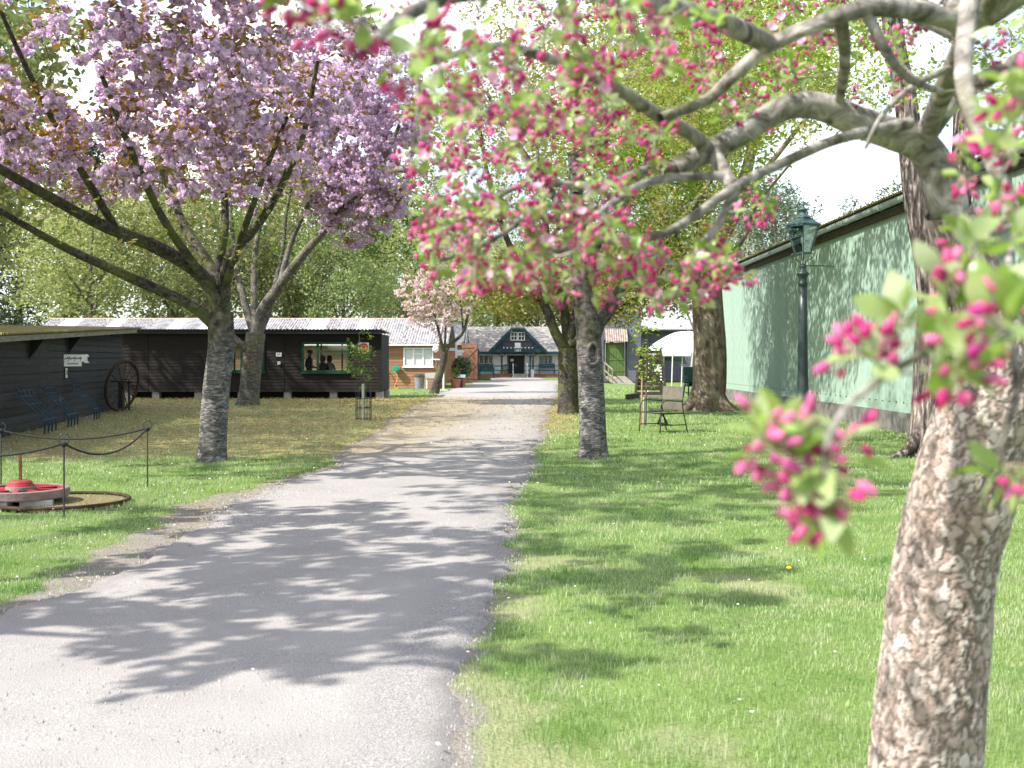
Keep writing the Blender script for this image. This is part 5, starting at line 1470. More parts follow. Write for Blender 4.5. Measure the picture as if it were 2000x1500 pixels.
# ------------------------------------------------------------------ people inside the dark shed
def person(label, x, y, z, mats, seated, face, cap=None, hair=True, lean=0.0):
    t_ = thing('person', label, 'person', (x, y, z), face)
    if seated:
        J = dict(pel=(0, 0, .50), ch=(0, -.02 - lean * .3, .92), nk=(0, -.03 - lean * .5, 1.10), hd=(0, -.06 - lean * .6, 1.24), tp=(0, -.06 - lean * .6, 1.36))
        leg = lambda s_: [(s_ * .10, -.03, .49), (s_ * .13, -.42, .50), (s_ * .13, -.44, .08), (s_ * .13, -.56, .04)]
        arm = lambda s_: [(s_ * .17, -.02 - lean * .35, 1.0), (s_ * .24, -.05 - lean * .3, .75), (s_ * .16, -.30 - lean * .3, .68), (s_ * .12, -.38 - lean * .3, .68)]
    else:
        J = dict(pel=(0, 0, .94), ch=(0, 0, 1.32), nk=(0, -.01, 1.50), hd=(0, -.04, 1.63), tp=(0, -.04, 1.76))
        leg = lambda s_: [(s_ * .10, 0, .90), (s_ * .11, -.02, .48), (s_ * .12, .02, .08), (s_ * .12, -.12, .03)]
        arm = lambda s_: [(s_ * .18, 0, 1.42), (s_ * .25, .03, 1.13), (s_ * .20, -.22, 1.06), (s_ * .16, -.30, 1.08)]
    vs, es, rs = [], [], []
    def add(p, r_, par):
        vs.append(p); rs.append(r_)
        if par is not None: es.append((par, len(vs) - 1))
        return len(vs) - 1
    a = add(J['pel'], (.15, .11), None); b_ = add(J['ch'], (.17, .11), a); c_ = add(J['nk'], (.055, .055), b_); d_ = add(J['hd'], (.082, .10), c_); add(J['tp'], (.06, .07), d_)
    for s_ in (-1, 1):
        l = leg(s_); k = a
        for p, r_ in zip(l, ((.085, .085), (.06, .06), (.04, .04), (.035, .03))): k = add(p, r_, k)
        l = arm(s_); k = b_
        for p, r_ in zip(l, ((.055, .055), (.042, .042), (.032, .032), (.03, .02))): k = add(p, r_, k)
        hx_, hy_, hz_ = l[-1]
        for f in range(5): add((hx_ + (f - 2) * .016, hy_ - .06 - (.012 if 0 < f < 4 else 0), hz_ - .005), (.009, .009), k)
    me = bpy.data.meshes.new('body'); me.from_pydata(vs, es, []); me.update()
    ob = bpy.data.objects.new('body', me); COL.objects.link(ob)
    md_ = ob.modifiers.new('skin', 'SKIN')
    for i, v in enumerate(me.skin_vertices[0].data): v.radius = rs[i]; v.use_root = (i == 0)
    sb = ob.modifiers.new('sub', 'SUBSURF'); sb.levels = 1; sb.render_levels = 1
    dg = bpy.context.evaluated_depsgraph_get(); dg.update()
    m2 = bpy.data.meshes.new_from_object(ob.evaluated_get(dg)); bpy.data.objects.remove(ob)
    m2.name = 'body'; m2.materials.clear()
    for mm in (mats[0], 'skin', mats[1]): m2.materials.append(MAT[mm])
    zn = J['nk'][2] + .01; zp = J['pel'][2] + (.06 if not seated else .04)
    for p in m2.polygons:
        c0 = p.center
        p.use_smooth = True
        far_hand = (c0.y < arm(1)[-1][1] + .03) and abs(c0.z - arm(1)[-1][2]) < .07
        p.material_index = 1 if (c0.z > zn or far_hand) else (2 if c0.z < zp and abs(c0.x) < .22 and not (c0.y < -.2 and c0.z > .6) else 0)
    link('body', m2, None, t_)
    hx_, hy_, hz_ = J['hd']
    if hair:
        MB().lathe([(.105, -.10), (.118, 0), (.112, .07), (.075, .13), (.01, .155)], (hx_, hy_ + .022, hz_ + .01), 14).build('hair', mats[2], t_, local=True, smooth=True)
    if cap:
        MB().lathe([(.112, .03), (.115, .08), (.09, .14), (.01, .16)], (hx_, hy_ + .01, hz_ + .02), 14).build('cap', cap, t_, local=True, smooth=True)
        MB().prism([(hx_ - .08, hy_ - .08), (hx_ + .08, hy_ - .08), (hx_ + .06, hy_ - .19), (hx_ - .06, hy_ - .19)], hz_ + .045, hz_ + .06, 'z').build('cap_peak', cap, t_, local=True)
    return t_
fz = DZ0 + .08
person('person in dark jacket and cap standing inside behind the green window', GX(604, 46), 46.0, fz - .20, ('navy_cloth', 'trouser', 'hair_dark'), False, R(70), 'navy_cloth', False)
for px, yk, mt, hr_, lab in ((630, 46.3, 'navy_cloth', 'hair_dark', 'person in dark top seated inside behind the green window'), (643, 46.5, 'cream_cloth', 'hair_brown', 'person with brown hair in cream jumper seated inside behind the window')):
    person(lab, GX(px, yk), yk, fz - .02, (mt, 'trouser', hr_), True, R(180), None, True)
    s_ = thing('stool', 'plain wooden stool under the person in ' + ('dark top' if mt == 'navy_cloth' else 'cream jumper') + ' inside the shed', 'stool', (GX(px, yk), yk, fz))
    MB().lathe([(.17, .36), (.18, .38), (.17, .40)], (0, 0, 0), 14).build('seat', 'dark_wood', s_, local=True)
    for k in range(4):
        a = math.pi / 4 + k * math.pi / 2
        MB().bar((.10 * math.cos(a), .10 * math.sin(a), .36), (.15 * math.cos(a), .15 * math.sin(a), 0), .03).build('leg', 'dark_wood', s_, local=True)
# ------------------------------------------------------------------ trees
class Skel:
    def __init__(s, seed=0):
        s.tubes = []; s.N = np.zeros((0, 3)); s.Rd = np.zeros(0); s.ok = np.zeros(0, bool); s.twigs = []; s.r = np.random.default_rng(seed)
    def limb(s, pts, r0, r1, n=8, sides=10, ok=True, noise=0.06, power=1.0, flare=0.0):
        P = crv(pts, n)
        t = np.linspace(0, 1, len(P))
        rad = r0 + (r1 - r0) * t ** power
        if flare: rad = rad * (1 + flare * np.exp(-t * len(P) / 3.2))
        s.tubes.append((P, rad, sides, noise))
        okm = np.ones(len(P), bool) if ok is True else t > ok
        if ok is False: okm[:] = False
        s.N = np.vstack([s.N, P]); s.Rd = np.concatenate([s.Rd, rad]); s.ok = np.concatenate([s.ok, okm])
        return P
    def attract(s, A, bend=0.18, rk=0.012, r_end=0.0025, up=0.0, sides=5, nn=5, order=True, maxlen=9.0):
        base = s.N[s.ok]
        if order:
            d = np.array([np.min(np.sum((base - a) ** 2, 1)) for a in A]); A = A[np.argsort(d)]
        M_ = s.N[s.ok]; Rr = s.Rd[s.ok]
        cap = len(M_) + len(A) * nn
        BN = np.zeros((cap, 3)); BR = np.zeros(cap); k = len(M_)
        BN[:k] = M_; BR[:k] = Rr
        for a in A:
            d2 = np.sum((BN[:k] - a) ** 2, 1)
            i = int(np.argmin(d2)); q = BN[i]; ln = math.sqrt(d2[i])
            if ln < 0.02 or ln > maxlen: continue
            off = s.r.normal(size=3) * bend * ln; off[2] += up * ln
            t = np.linspace(0, 1, nn)[:, None]
            P = q * (1 - t) ** 2 + 2 * (q * .45 + a * .55 + off) * t * (1 - t) + a * t ** 2
            r0 = min(BR[i] * .75, r_end + rk * ln)
            rad = np.linspace(r0, r_end, nn)
            s.tubes.append((P, rad, sides, 0.0)); s.twigs.append(P)
            BN[k:k + nn - 1] = P[1:]; BR[k:k + nn - 1] = rad[1:]; k += nn - 1
        s.N = np.vstack([s.N, BN[len(M_):k]]); s.Rd = np.concatenate([s.Rd, BR[len(M_):k]]); s.ok = np.concatenate([s.ok, np.ones(k - len(M_), bool)])
    def mesh(s, sel, origin, bumpf=0.0):
        VV, FF, off = [], [], 0
        for P, rad, n, noise in sel:
            m = len(P)
            T = np.gradient(P, axis=0); T /= np.linalg.norm(T, axis=1)[:, None] + 1e-9
            nr = np.cross(T[0], (0.31, 0.87, 0.2)); nr /= np.linalg.norm(nr)
            ang = np.linspace(0, 2 * np.pi, n, endpoint=False)
            rows = []
            for i in range(m):
                nr = nr - T[i] * np.dot(nr, T[i]); nr /= np.linalg.norm(nr) + 1e-9
                bn = np.cross(T[i], nr)
                rows.append(P[i] + rad[i] * (np.cos(ang)[:, None] * nr + np.sin(ang)[:, None] * bn))
            V = np.concatenate(rows)
            if noise:
                C = np.repeat(P, n, 0)
                D = V - C
                f = 1 + noise * wob(V, 2.2 / max(.05, rad[0]) * .35, 11) + noise * .5 * wob(V, 6 / max(.05, rad[0]) * .35, 12)
                V = C + D * f[:, None]
            i0 = (np.arange(m - 1)[:, None] * n + np.arange(n)[None, :])
            i1 = (np.arange(m - 1)[:, None] * n + (np.arange(n)[None, :] + 1) % n)
            F = np.stack([i0, i1, i1 + n, i0 + n], -1).reshape(-1, 4)
            VV.append(V); FF.append(F + off); off += len(V)
        return np.concatenate(VV) - np.array(origin), np.concatenate(FF)
    def wood(s, parent, mat_big, mat_twig, split=0.03, mat_limb=None, n_trunk=1):
        big = [t for t in s.tubes if t[1][0] >= split]; sm = [t for t in s.tubes if t[1][0] < split]
        if mat_limb and len(big) > n_trunk:
            V, F = s.mesh(big[n_trunk:], parent.location); link('limbs', mesh_np('limbs', V, F, True), mat_limb, parent)
            big = big[:n_trunk]
        V, F = s.mesh(big, parent.location); link('trunk', mesh_np('trunk', V, F, True), mat_big, parent)
        if sm:
            V, F = s.mesh(sm, parent.location); o = link('twigs', mesh_np('twigs', V, F, True), mat_twig, parent); o['kind'] = 'stuff'
    def along(s, n_per, lo=.35, hi=1.0, jit=.05):
        """random points along the twigs"""
        T = np.array(s.twigs); m = len(T); nn = T.shape[1]
        idx = np.repeat(np.arange(m), n_per); u_ = s.r.uniform(lo, hi, len(idx)) * (nn - 1)
        k = np.minimum(u_.astype(int), nn - 2); f = (u_ - k)[:, None]
        p = T[idx, k] * (1 - f) + T[idx, k + 1] * f
        d = T[idx, k + 1] - T[idx, k]
        return p + s.r.normal(size=p.shape) * jit, d / (np.linalg.norm(d, axis=1)[:, None] + 1e-9)
def ell_pts(n, c, rad, r, lo=.35, cut=None):
    q = r.normal(size=(n * 2, 3)); q /= np.linalg.norm(q, axis=1)[:, None]
    q *= (r.uniform(lo ** 3, 1, n * 2) ** (1 / 3))[:, None] * (1 + .16 * wob(q, 3.1, 55))[:, None]
    p = q * np.array(rad) + np.array(c)
    if cut is not None: p = p[cut(p)]
    return p[:n]
def joined(variants, P, Rm, S, r):
    """transform copies of small variant meshes and join them: variants [(V, F)], positions, rotation matrices, scales"""
    vi = r.integers(0, len(variants), len(P))
    VV, FF, off = [], [], 0
    for k, (V, F) in enumerate(variants):
        m = vi == k
        if not m.any(): continue
        X = np.einsum('nij,vj->nvi', Rm[m], V) * S[m][:, None, None] + P[m][:, None, :]
        n_ = m.sum()
        FF.append((F[None] + (np.arange(n_) * len(V))[:, None, None]).reshape(-1, F.shape[1]) + off)
        VV.append(X.reshape(-1, 3)); off += n_ * len(V)
    return np.concatenate(VV), np.concatenate(FF)
def rand_rot(n, r):
    q = r.normal(size=(n, 4)); q /= np.linalg.norm(q, axis=1)[:, None]
    w, x, y, z = q.T
    return np.stack([np.stack([1 - 2 * (y * y + z * z), 2 * (x * y - w * z), 2 * (x * z + w * y)], -1), np.stack([2 * (x * y + w * z), 1 - 2 * (x * x + z * z), 2 * (y * z - w * x)], -1), np.stack([2 * (x * z - w * y), 2 * (y * z + w * x), 1 - 2 * (x * x + y * y)], -1)], 1)
def frame_z(Z, r):
    """rotation matrices whose z column is the unit vector Z with random spin"""
    a = np.cross(Z, r.normal(size=Z.shape)); a /= np.linalg.norm(a, axis=1)[:, None] + 1e-9
    b = np.cross(Z, a)
    return np.stack([a, b, Z], -1)
def obj_from(me, P, Rm, s, name, parent, mat):
    o = link(name, me, mat, parent)
    M4 = np.eye(4); M4[:3, :3] = Rm * s; M4[:3, 3] = P - np.array(parent.location)
    o.matrix_local = Matrix(M4.tolist())
    return o

# small pompom blossom clusters
def pompom_cluster(seed, npom=6, spread=.052, rp=.032, npet=13):
    r = np.random.default_rng(seed); VV = []
    for k in range(npom):
        c = r.normal(size=3) * spread * np.array([.6, .6, .4]); c[2] -= .03
        d = r.normal(size=(npet, 3)); d /= np.linalg.norm(d, axis=1)[:, None]
        cen = c + d * rp * r.uniform(.45, .85, (npet, 1))
        nrm = d + r.normal(size=d.shape) * .45; nrm /= np.linalg.norm(nrm, axis=1)[:, None]
        a = np.cross(nrm, r.normal(size=d.shape)); a /= np.linalg.norm(a, axis=1)[:, None]; b = np.cross(nrm, a)
        s = rp * r.uniform(.55, .8, (npet, 1))
        VV.append(np.stack([cen - a * s, cen - b * s, cen + a * s + nrm * s * .3, cen + b * s], 1).reshape(-1, 3))
    V = np.concatenate(VV)
    return V, np.arange(len(V)).reshape(-1, 4)
POM = [pompom_cluster(s) for s in range(5)]
POM_FAR = [pompom_cluster(s + 40, 5, .10, .05, 7) for s in range(4)]

def cherry_foliage(t, sk, P, mats, variants, scale, n_obj, leaf_mat, leaf_n, leaf_s, seed):
    r = np.random.default_rng(seed)
    Rm = np.repeat(np.eye(3)[None], len(P), 0)
    az = r.uniform(0, 6.28, len(P)); ca, sa = np.cos(az), np.sin(az)
    Rm[:, 0, 0], Rm[:, 0, 1], Rm[:, 1, 0], Rm[:, 1, 1] = ca, -sa, sa, ca
    S = r.uniform(.75, 1.3, len(P)) * scale
    vis = (np.abs(P[:, 0]) < .47 * P[:, 1]) & (P[:, 2] < CAMH + .33 * P[:, 1])
    dist = np.linalg.norm(P - np.array([0, 0, CAMH]), axis=1) + np.where(vis, 0, 100)
    order = np.argsort(dist)
    near, rest = order[:n_obj], order[n_obj:]
    if n_obj:
        mes = [mesh_np('blossom_cluster', V, F) for V, F in variants]
        for m_ in mes: m_.materials.append(MAT[mats])
        for i in near: obj_from(mes[i % len(mes)], P[i], Rm[i], S[i], 'blossom_cluster', t, None)
    V, F = joined(variants, P[rest], Rm[rest], S[rest], r)
    o = link('blossom', mesh_np('blossom', V - np.array(t.location), F), mats, t); o['kind'] = 'stuff'
    Q, _ = sk.along(leaf_n, .2, 1.0, .08)
    Q[:, 2] += .05
    V, F = leaf_quads(Q - np.array(t.location), np.full(len(Q), leaf_s), r, .35, .42)
    o = link('young_leaves', mesh_np('young_leaves', V, F), leaf_mat, t); o['kind'] = 'stuff'

def leafy(t, sk, mat, n_per, size, jit, lo=.2, aspect=.6, flat=.3, seed=3):
    P, _ = sk.along(n_per, lo, 1.0, jit)
    V, F = leaf_quads(P - np.array(t.location), np.full(len(P), size), np.random.default_rng(seed), flat, aspect)
    o = link('crown', mesh_np('crown', V, F), mat, t); o['kind'] = 'stuff'
    return P

def px_pts(n, poly, d0, d1, rr):
    """points inside a photo outline, spread over a real depth range"""
    poly = np.array(poly, float); out = []
    lo, hi = poly.min(0), poly.max(0)
    while len(out) < n:
        q = rr.uniform(lo, hi)
        ins = False; j = len(poly) - 1
        for i in range(len(poly)):
            if (poly[i, 1] > q[1]) != (poly[j, 1] > q[1]) and q[0] < (poly[j, 0] - poly[i, 0]) * (q[1] - poly[i, 1]) / (poly[j, 1] - poly[i, 1]) + poly[i, 0]: ins = not ins
            j = i
        if ins: out.append(W(q[0], q[1], rr.uniform(d0, d1)))
    return np.array([tuple(p) for p in out])
# --- big cherry by the drive, left
r = np.random.default_rng(101)
base = W(413, 898, 17.2)
t = thing('cherry_tree', 'large pink blossomed cherry tree with silvery banded trunk by the drive', 'tree', (base.x, base.y, 0), group=None)
sk = Skel(1)
sk.limb([W(413, 912, 17.2), W(415, 860, 17.2), W(422, 760, 17.2), W(432, 680, 17.2), W(430, 610, 17.2)], .225, .19, 10, 26, ok=False, noise=.085, flare=.32)
def LW(l): return [W(*p) for p in l]
sk.limb(LW([(432, 625, 17.2), (395, 540, 16.9), (300, 480, 16.2), (200, 440, 15.4), (80, 375, 14.3), (-60, 290, 13.2), (-160, 180, 12.4)]), .13, .035, 8, 12, ok=.35)
sk.limb(LW([(425, 640, 17.2), (370, 595, 17.0), (250, 540, 16.5), (120, 480, 16.0), (0, 412, 15.4), (-150, 330, 14.6)]), .10, .03, 8, 10, ok=.55)
sk.limb(LW([(432, 620, 17.2), (415, 530, 17.4), (365, 450, 17.8), (335, 380, 18.2), (290, 250, 18.6), (260, 120, 18.8)]), .10, .03, 8, 10, ok=.45)
sk.limb(LW([(436, 610, 17.2), (445, 510, 17.0), (490, 455, 16.7), (535, 390, 16.3), (590, 270, 15.6), (620, 120, 15.2)]), .10, .03, 8, 10, ok=.5)
sk.limb(LW([(432, 620, 17.2), (430, 520, 17.2), (440, 420, 17.2), (430, 280, 17.4), (440, 120, 17.6)]), .085, .03, 8, 10, ok=.5)
sk.limb(LW([(400, 545, 16.9), (320, 430, 15.5), (250, 280, 13.6), (200, 150, 12.4)]), .07, .025, 8, 8, ok=.5)
sk.limb(LW([(440, 560, 17.0), (480, 440, 15.6), (520, 330, 14.2), (560, 230, 13.2)]), .06, .022, 8, 8, ok=.55)
sk.limb(LW([(240, 470, 15.8), (140, 300, 14.6), (60, 150, 13.6), (0, 20, 13.0)]), .06, .022, 8, 8, ok=.3)
def cherry_cut(p):
    px = p[:, 0] / p[:, 1] * FX + 1000; py = HY - (p[:, 2] - CAMH) / p[:, 1] * FX
    # keep the underside as open as the photograph shows it
    low = np.interp(px, [-600, 0, 150, 300, 480, 600, 700], [360, 365, 390, 410, 380, 330, 260]) + 55 * wob(p, 1.3, 5)
    return (py < low) & (p[:, 2] < 7.6) & (px < 720 + 40 * wob(p, 1.3, 9)) & (wob(p, 1.6, 17) > -.34)
above = lambda p: (HY - (p[:, 2] - CAMH) / p[:, 1] * FX < -25) & (wob(p, 1.0, 6) > -.3)
A = np.vstack([ell_pts(230, (-4.0, 10.8, 6.6), (2.6, 3.4, 1.0), r, .1, above), ell_pts(150, (-2.2, 12.6, 6.9), (2.6, 3.4, 1.2), r, .2, above), ell_pts(300, (-5.3, 15.6, 5.3), (4.4, 4.6, 2.3), r, .2, cherry_cut), ell_pts(120, (-4.4, 13.6, 4.9), (2.2, 1.8, 1.2), r, .1, cherry_cut), ell_pts(130, (-6.2, 15.5, 4.3), (3.2, 3.0, 1.2), r, .1, cherry_cut)])
sk.attract(A, .16, .010, .003, up=.04)
sk.wood(t, 'bark_cherry', 'bark_dark', .05, 'bark_dark')
P, _ = sk.along(3, .25, 1.0, .07)
cherry_foliage(t, sk, P, 'blossom', POM, 1.2, 300, 'leaf_bronze', 20, .055, 5)
tree1 = t
# fine bare twigs hanging below the flowering crown
sk.tubes = []
nt0 = len(sk.twigs)
sk.attract(px_pts(150, [(0, 330), (300, 380), (480, 330), (640, 300), (620, 420), (480, 520), (330, 520), (120, 440), (0, 400)], 14.5, 18.5, np.random.default_rng(77)), .22, .009, .004, up=-.08)
V, F = sk.mesh(sk.tubes, t.location); o = link('bare_twigs', mesh_np('bare_twigs', V, F, True), 'bark_dark', t); o['kind'] = 'stuff'
sk.twigs = sk.twigs[nt0:]
P, _ = sk.along(7, .4, 1.0, .10)
V, F = leaf_quads(P - np.array(t.location), np.full(len(P), .05), np.random.default_rng(3), .35, .45)
o = link('green_leaves', mesh_np('green_leaves', V, F), 'leaf_spring', t); o['kind'] = 'stuff'
# the same kind of cherry just outside the frame throws its dappled shade over the drive
r = np.random.default_rng(102)
t = thing('cherry_tree', 'pink blossomed cherry tree at the verge shading the front of the drive', 'tree', (-7.6, 6.3, 0))
sk = Skel(2)
sk.limb([(-7.6, 6.3, -.1), (-7.55, 6.3, .8), (-7.5, 6.2, 1.9)], .2, .17, 8, 16, ok=False, flare=.2)
for k in range(6):
    a = k * 1.05 + .3
    sk.limb([(-7.5, 6.2, 1.85), (-7.5 + 1.0 * math.cos(a), 6.2 + 1.0 * math.sin(a), 2.7), (-7.5 + 2.3 * math.cos(a), 6.2 + 2.3 * math.sin(a), 3.7), (-7.5 + 3.2 * math.cos(a), 6.2 + 3.2 * math.sin(a), 4.6)], .09, .025, 6, 8, ok=.3)
sk.attract(ell_pts(330, (-6.6, 6.4, 4.5), (4.6, 3.8, 1.3), r, .2, lambda p: ((p[:, 0] < -.50 * p[:, 1] - .15) | (p[:, 2] > CAMH + .15 + .35 * p[:, 1])) & (wob(p, 1.5, 8) > -.2)), .16, .010, .003)
sk.wood(t, 'bark_cherry', 'bark_dark', .05, 'bark_dark')
P, _ = sk.along(4, .3, 1.0, .08)
cherry_foliage(t, sk, P, 'blossom', POM_FAR, 1.2, 0, 'leaf_bronze', 10, .055, 6)

# --- second cherry, before the dark shed
r = np.random.default_rng(103)
cdp = 38.0
base = W(488, 790, cdp)
t = thing('cherry_tree', 'mauve blossomed cherry with forked mossy trunk before the dark shed', 'tree', (base.x, base.y, 0))
sk = Skel(3)
c2 = lambda l, d=cdp: [W(px, py, d + dd) for px, py, dd in l]
sk.limb(c2([(484, 796, 0), (488, 760, 0), (494, 700, 0), (500, 650, 0)]), .36, .31, 10, 18, ok=False, flare=.35, noise=.08)
sk.limb(c2([(500, 660, 0), (512, 610, 0), (545, 560, -.3), (590, 500, -.8), (660, 420, -1.4), (740, 325, -2), (800, 200, -2.4)]), .24, .05, 8, 12, ok=.45)
sk.limb(c2([(494, 690, 0), (465, 668, -.3), (440, 640, -.5), (425, 600, -.5), (400, 540, -.6)]), .15, .05, 8, 10, ok=False)
sk.limb(c2([(500, 660, 0), (480, 600, .4), (462, 520, .8), (452, 430, 1.0), (445, 300, 1.2)]), .16, .04, 8, 10, ok=.6)
sk.limb(c2([(502, 660, 0), (496, 580, .5), (500, 480, 1.0), (520, 380, 1.4), (530, 230, 1.6)]), .15, .04, 8, 10, ok=.55)
sk.limb(c2([(505, 655, 0), (530, 590, .5), (550, 500, 1.0), (562, 400, 1.4), (600, 250, 1.8)]), .14, .04, 8, 10, ok=.55)
sk.limb(c2([(545, 560, -.3), (570, 470, .2), (610, 380, .4), (660, 250, .6), (690, 130, .8)]), .11, .03, 8, 8, ok=.4)
def c2cut(p):
    px = p[:, 0] / p[:, 1] * FX + 1000; py = HY - (p[:, 2] - CAMH) / p[:, 1] * FX
    low = np.interp(px, [380, 500, 600, 680, 760, 830], [300, 330, 400, 500, 480, 300]) + 30 * wob(p, .9, 5)
    return (py < low)
A = np.vstack([ell_pts(420, W(640, 250, cdp - 1), (3.6, 3.0, 3.6), r, .1, c2cut), ell_pts(45, W(720, 380, cdp - 1.5), (1.5, 1.6, 1.6), r, .1, c2cut)])
sk.attract(A, .14, .010, .005, up=.03)
sk.wood(t, 'bark_cherry_moss', 'bark_dark', .06, 'bark_cherry_limb')
P, _ = sk.along(7, .15, 1.0, .16)
cherry_foliage(t, sk, P, 'blossom_far', POM_FAR, 1.15, 0, 'leaf_bronze', 16, .085, 8)
# leafy lower boughs without flowers
n0 = len(sk.twigs)
sk.tubes = []
sk.attract(np.vstack([ell_pts(90, W(740, 420, cdp + 1), (2.2, 2.0, 1.7), r, .1), ell_pts(40, W(540, 430, cdp + 1), (1.8, 1.5, 1.8), r, .1)]), .14, .010, .005)
V, F = sk.mesh(sk.tubes, t.location); o = link('leafy_twigs', mesh_np('leafy_twigs', V, F, True), 'bark_dark', t); o['kind'] = 'stuff'
sk.twigs = sk.twigs[n0:]
leafy(t, sk, 'leaf_mid', 44, .060, .20, .1, .5)

# --- small leaning cherry beside the brown barn
r = np.random.default_rng(104)
d3 = 51.0
base = W(848, 769, d3)
t = thing('cherry_tree', 'small leaning cherry with pale pink blossom beside the brown barn', 'tree', (base.x, base.y, 0))
sk = Skel(4)
c3 = lambda l: [W(px, py, d3 + dd) for px, py, dd in l]
sk.limb(c3([(846, 775, 0), (856, 740, 0), (866, 705, 0), (868, 688, 0)]), .21, .15, 8, 14, ok=False, flare=.25)
sk.limb(c3([(868, 690, 0), (880, 672, 0), (905, 648, -.3), (920, 590, -.5), (945, 540, -.8)]), .11, .03, 8, 9, ok=.4)
sk.limb(c3([(867, 690, 0), (860, 660, 0), (850, 620, .2), (835, 570, .3)]), .09, .03, 8, 8, ok=.4)
sk.limb(c3([(868, 690, 0), (870, 650, 0), (872, 600, .3), (880, 540, .4)]), .07, .02, 8, 8, ok=.4)
sk.limb(c3([(905, 648, -.3), (900, 600, 0), (898, 560, .3)]), .05, .02, 6, 7, ok=.2)
A = np.vstack([ell_pts(170, W(860, 575, d3), (2.0, 1.8, 1.2), r, .1), ell_pts(70, W(840, 610, d3), (1.2, 1.2, .9), r, .1)])
sk.attract(A, .15, .010, .005)
sk.wood(t, 'bark_dark', 'bark_dark', .05)
P, _ = sk.along(2, .2, 1.0, .12)
cherry_foliage(t, sk, P, 'blossom_pale', POM_FAR, .9, 0, 'leaf_spring', 9, .07, 9)

# --- nearer tree on the right lawn edge
r = np.random.default_rng(105)
d4 = 17.8
base = W(1157, 893, d4)
t = thing('cherry_tree', 'leafy cherry with silvery ringed trunk and cut branch scar on the lawn', 'tree', (base.x, base.y, 0))
sk = Skel(5)
c4_ = lambda l: [W(px, py, d4 + dd) for px, py, dd in l]
sk.limb(c4_([(1158, 905, 0), (1157, 860, 0), (1156, 780, 0), (1152, 700, 0), (1148, 640, 0), (1140, 590, 0), (1132, 520, 0), (1128, 420, .3), (1120, 300, .6)]), .235, .10, 9, 26, ok=.75, noise=.085, flare=.30, power=1.3)
sk.limb(c4_([(1153, 690, 0), (1165, 640, .1), (1190, 605, .2), (1215, 560, .4), (1290, 480, .7), (1370, 380, 1.0), (1430, 280, 1.2)]), .135, .03, 8, 10, ok=.45)
sk.limb(c4_([(1136, 560, 0), (1170, 470, -.4), (1230, 380, -.8), (1290, 250, -1.2)]), .09, .03, 8, 9, ok=.4)
sk.limb(c4_([(1130, 480, .1), (1080, 380, .3), (1010, 280, .5), (950, 180, .8)]), .08, .025, 8, 9, ok=.4)
sk.limb(c4_([(1125, 380, .3), (1150, 260, 1.2), (1180, 150, 2.0)]), .07, .025, 8, 8, ok=.3)
A = np.vstack([ell_pts(260, (1.9, 18.2, 5.9), (3.4, 3.2, 1.9), r, .2), ell_pts(110, (3.2, 21.5, 6.2), (2.2, 3.0, 1.2), r, .1), ell_pts(60, W(1300, 480, 18.5), (1.2, 1.2, .6), r, .1)])
sk.attract(A, .16, .011, .003)
sk.wood(t, 'bark_cherry', 'bark_dark', .05, 'bark_dark')
leafy(t, sk, 'leaf_spring', 46, .036, .13, .1, .5)
# the pruned limb scar on the trunk
cx_, cz_ = W(1157, 688, d4 - .19), .0
mb = MB()
pts = []
for a in np.linspace(0, 2 * math.pi, 20)[:-1]:
    pts.append((cx_.x + .015 + .095 * math.cos(a) * (1 if math.sin(a) < 0 else .9), cx_.y - .02 - .02 * math.cos(a), cx_.z - .03 + .17 * math.sin(a)))
MB().tube(pts, .035, 7, True).build('scar_rim', 'bark_cherry', t, smooth=True)
mb = MB(); mb.add([(cx_.x + .015, cx_.y + .03, cx_.z - .03)] + pts, [(0, i + 1, (i + 1) % 19 + 1) for i in range(19)]); mb.build('scar_wood', 'dark_wood', t)

# --- mossy tree just behind it
r = np.random.default_rng(106)
d5 = 32.0
base = W(1110, 806, d5)
t = thing('cherry_tree', 'mossy forked tree with dark bark behind the silvery cherry trunk', 'tree', (base.x, base.y, 0))
sk = Skel(6)
c5 = lambda l: [W(px, py, d5 + dd) for px, py, dd in l]
sk.limb(c5([(1110, 812, 0), (1110, 780, 0), (1110, 720, 0), (1110, 680, 0)]), .31, .29, 9, 18, ok=False, flare=.2, noise=.08)
sk.limb(c5([(1108, 690, 0), (1085, 650, -.1), (1065, 600, -.2), (1040, 560, -.3), (1015, 520, -.5), (980, 440, -.8), (950, 330, -1.2), (930, 200, -1.5)]), .17, .04, 8, 10, ok=.5)
sk.limb(c5([(1110, 690, 0), (1106, 640, .2), (1100, 590, .4), (1075, 500, .8), (1060, 380, 1.0), (1040, 220, 1.3)]), .17, .04, 8, 10, ok=.5)
sk.limb(c5([(1112, 690, 0), (1122, 620, 0), (1150, 520, .3), (1200, 380, .6), (1240, 230, .8)]), .14, .04, 8, 10, ok=.5)
sk.limb(c5([(1112, 680, 0), (1150, 640, -.6), (1215, 600, -1.2), (1260, 570, -1.6), (1300, 520, -1.8)]), .09, .025, 8, 8, ok=.5)
A = np.vstack([ell_pts(330, W(1080, 330, d5), (4.2, 3.6, 4.0), r, .2), ell_pts(90, W(1000, 560, d5), (1.5, 1.5, .9), r, .1), ell_pts(80, W(1240, 580, d5 - 1), (1.5, 1.5, .7), r, .1)])
sk.attract(A, .15, .011, .004)
sk.wood(t, 'bark_dark', 'bark_dark', .05)
leafy(t, sk, 'leaf_spring', 42, .065, .18, .1, .5)

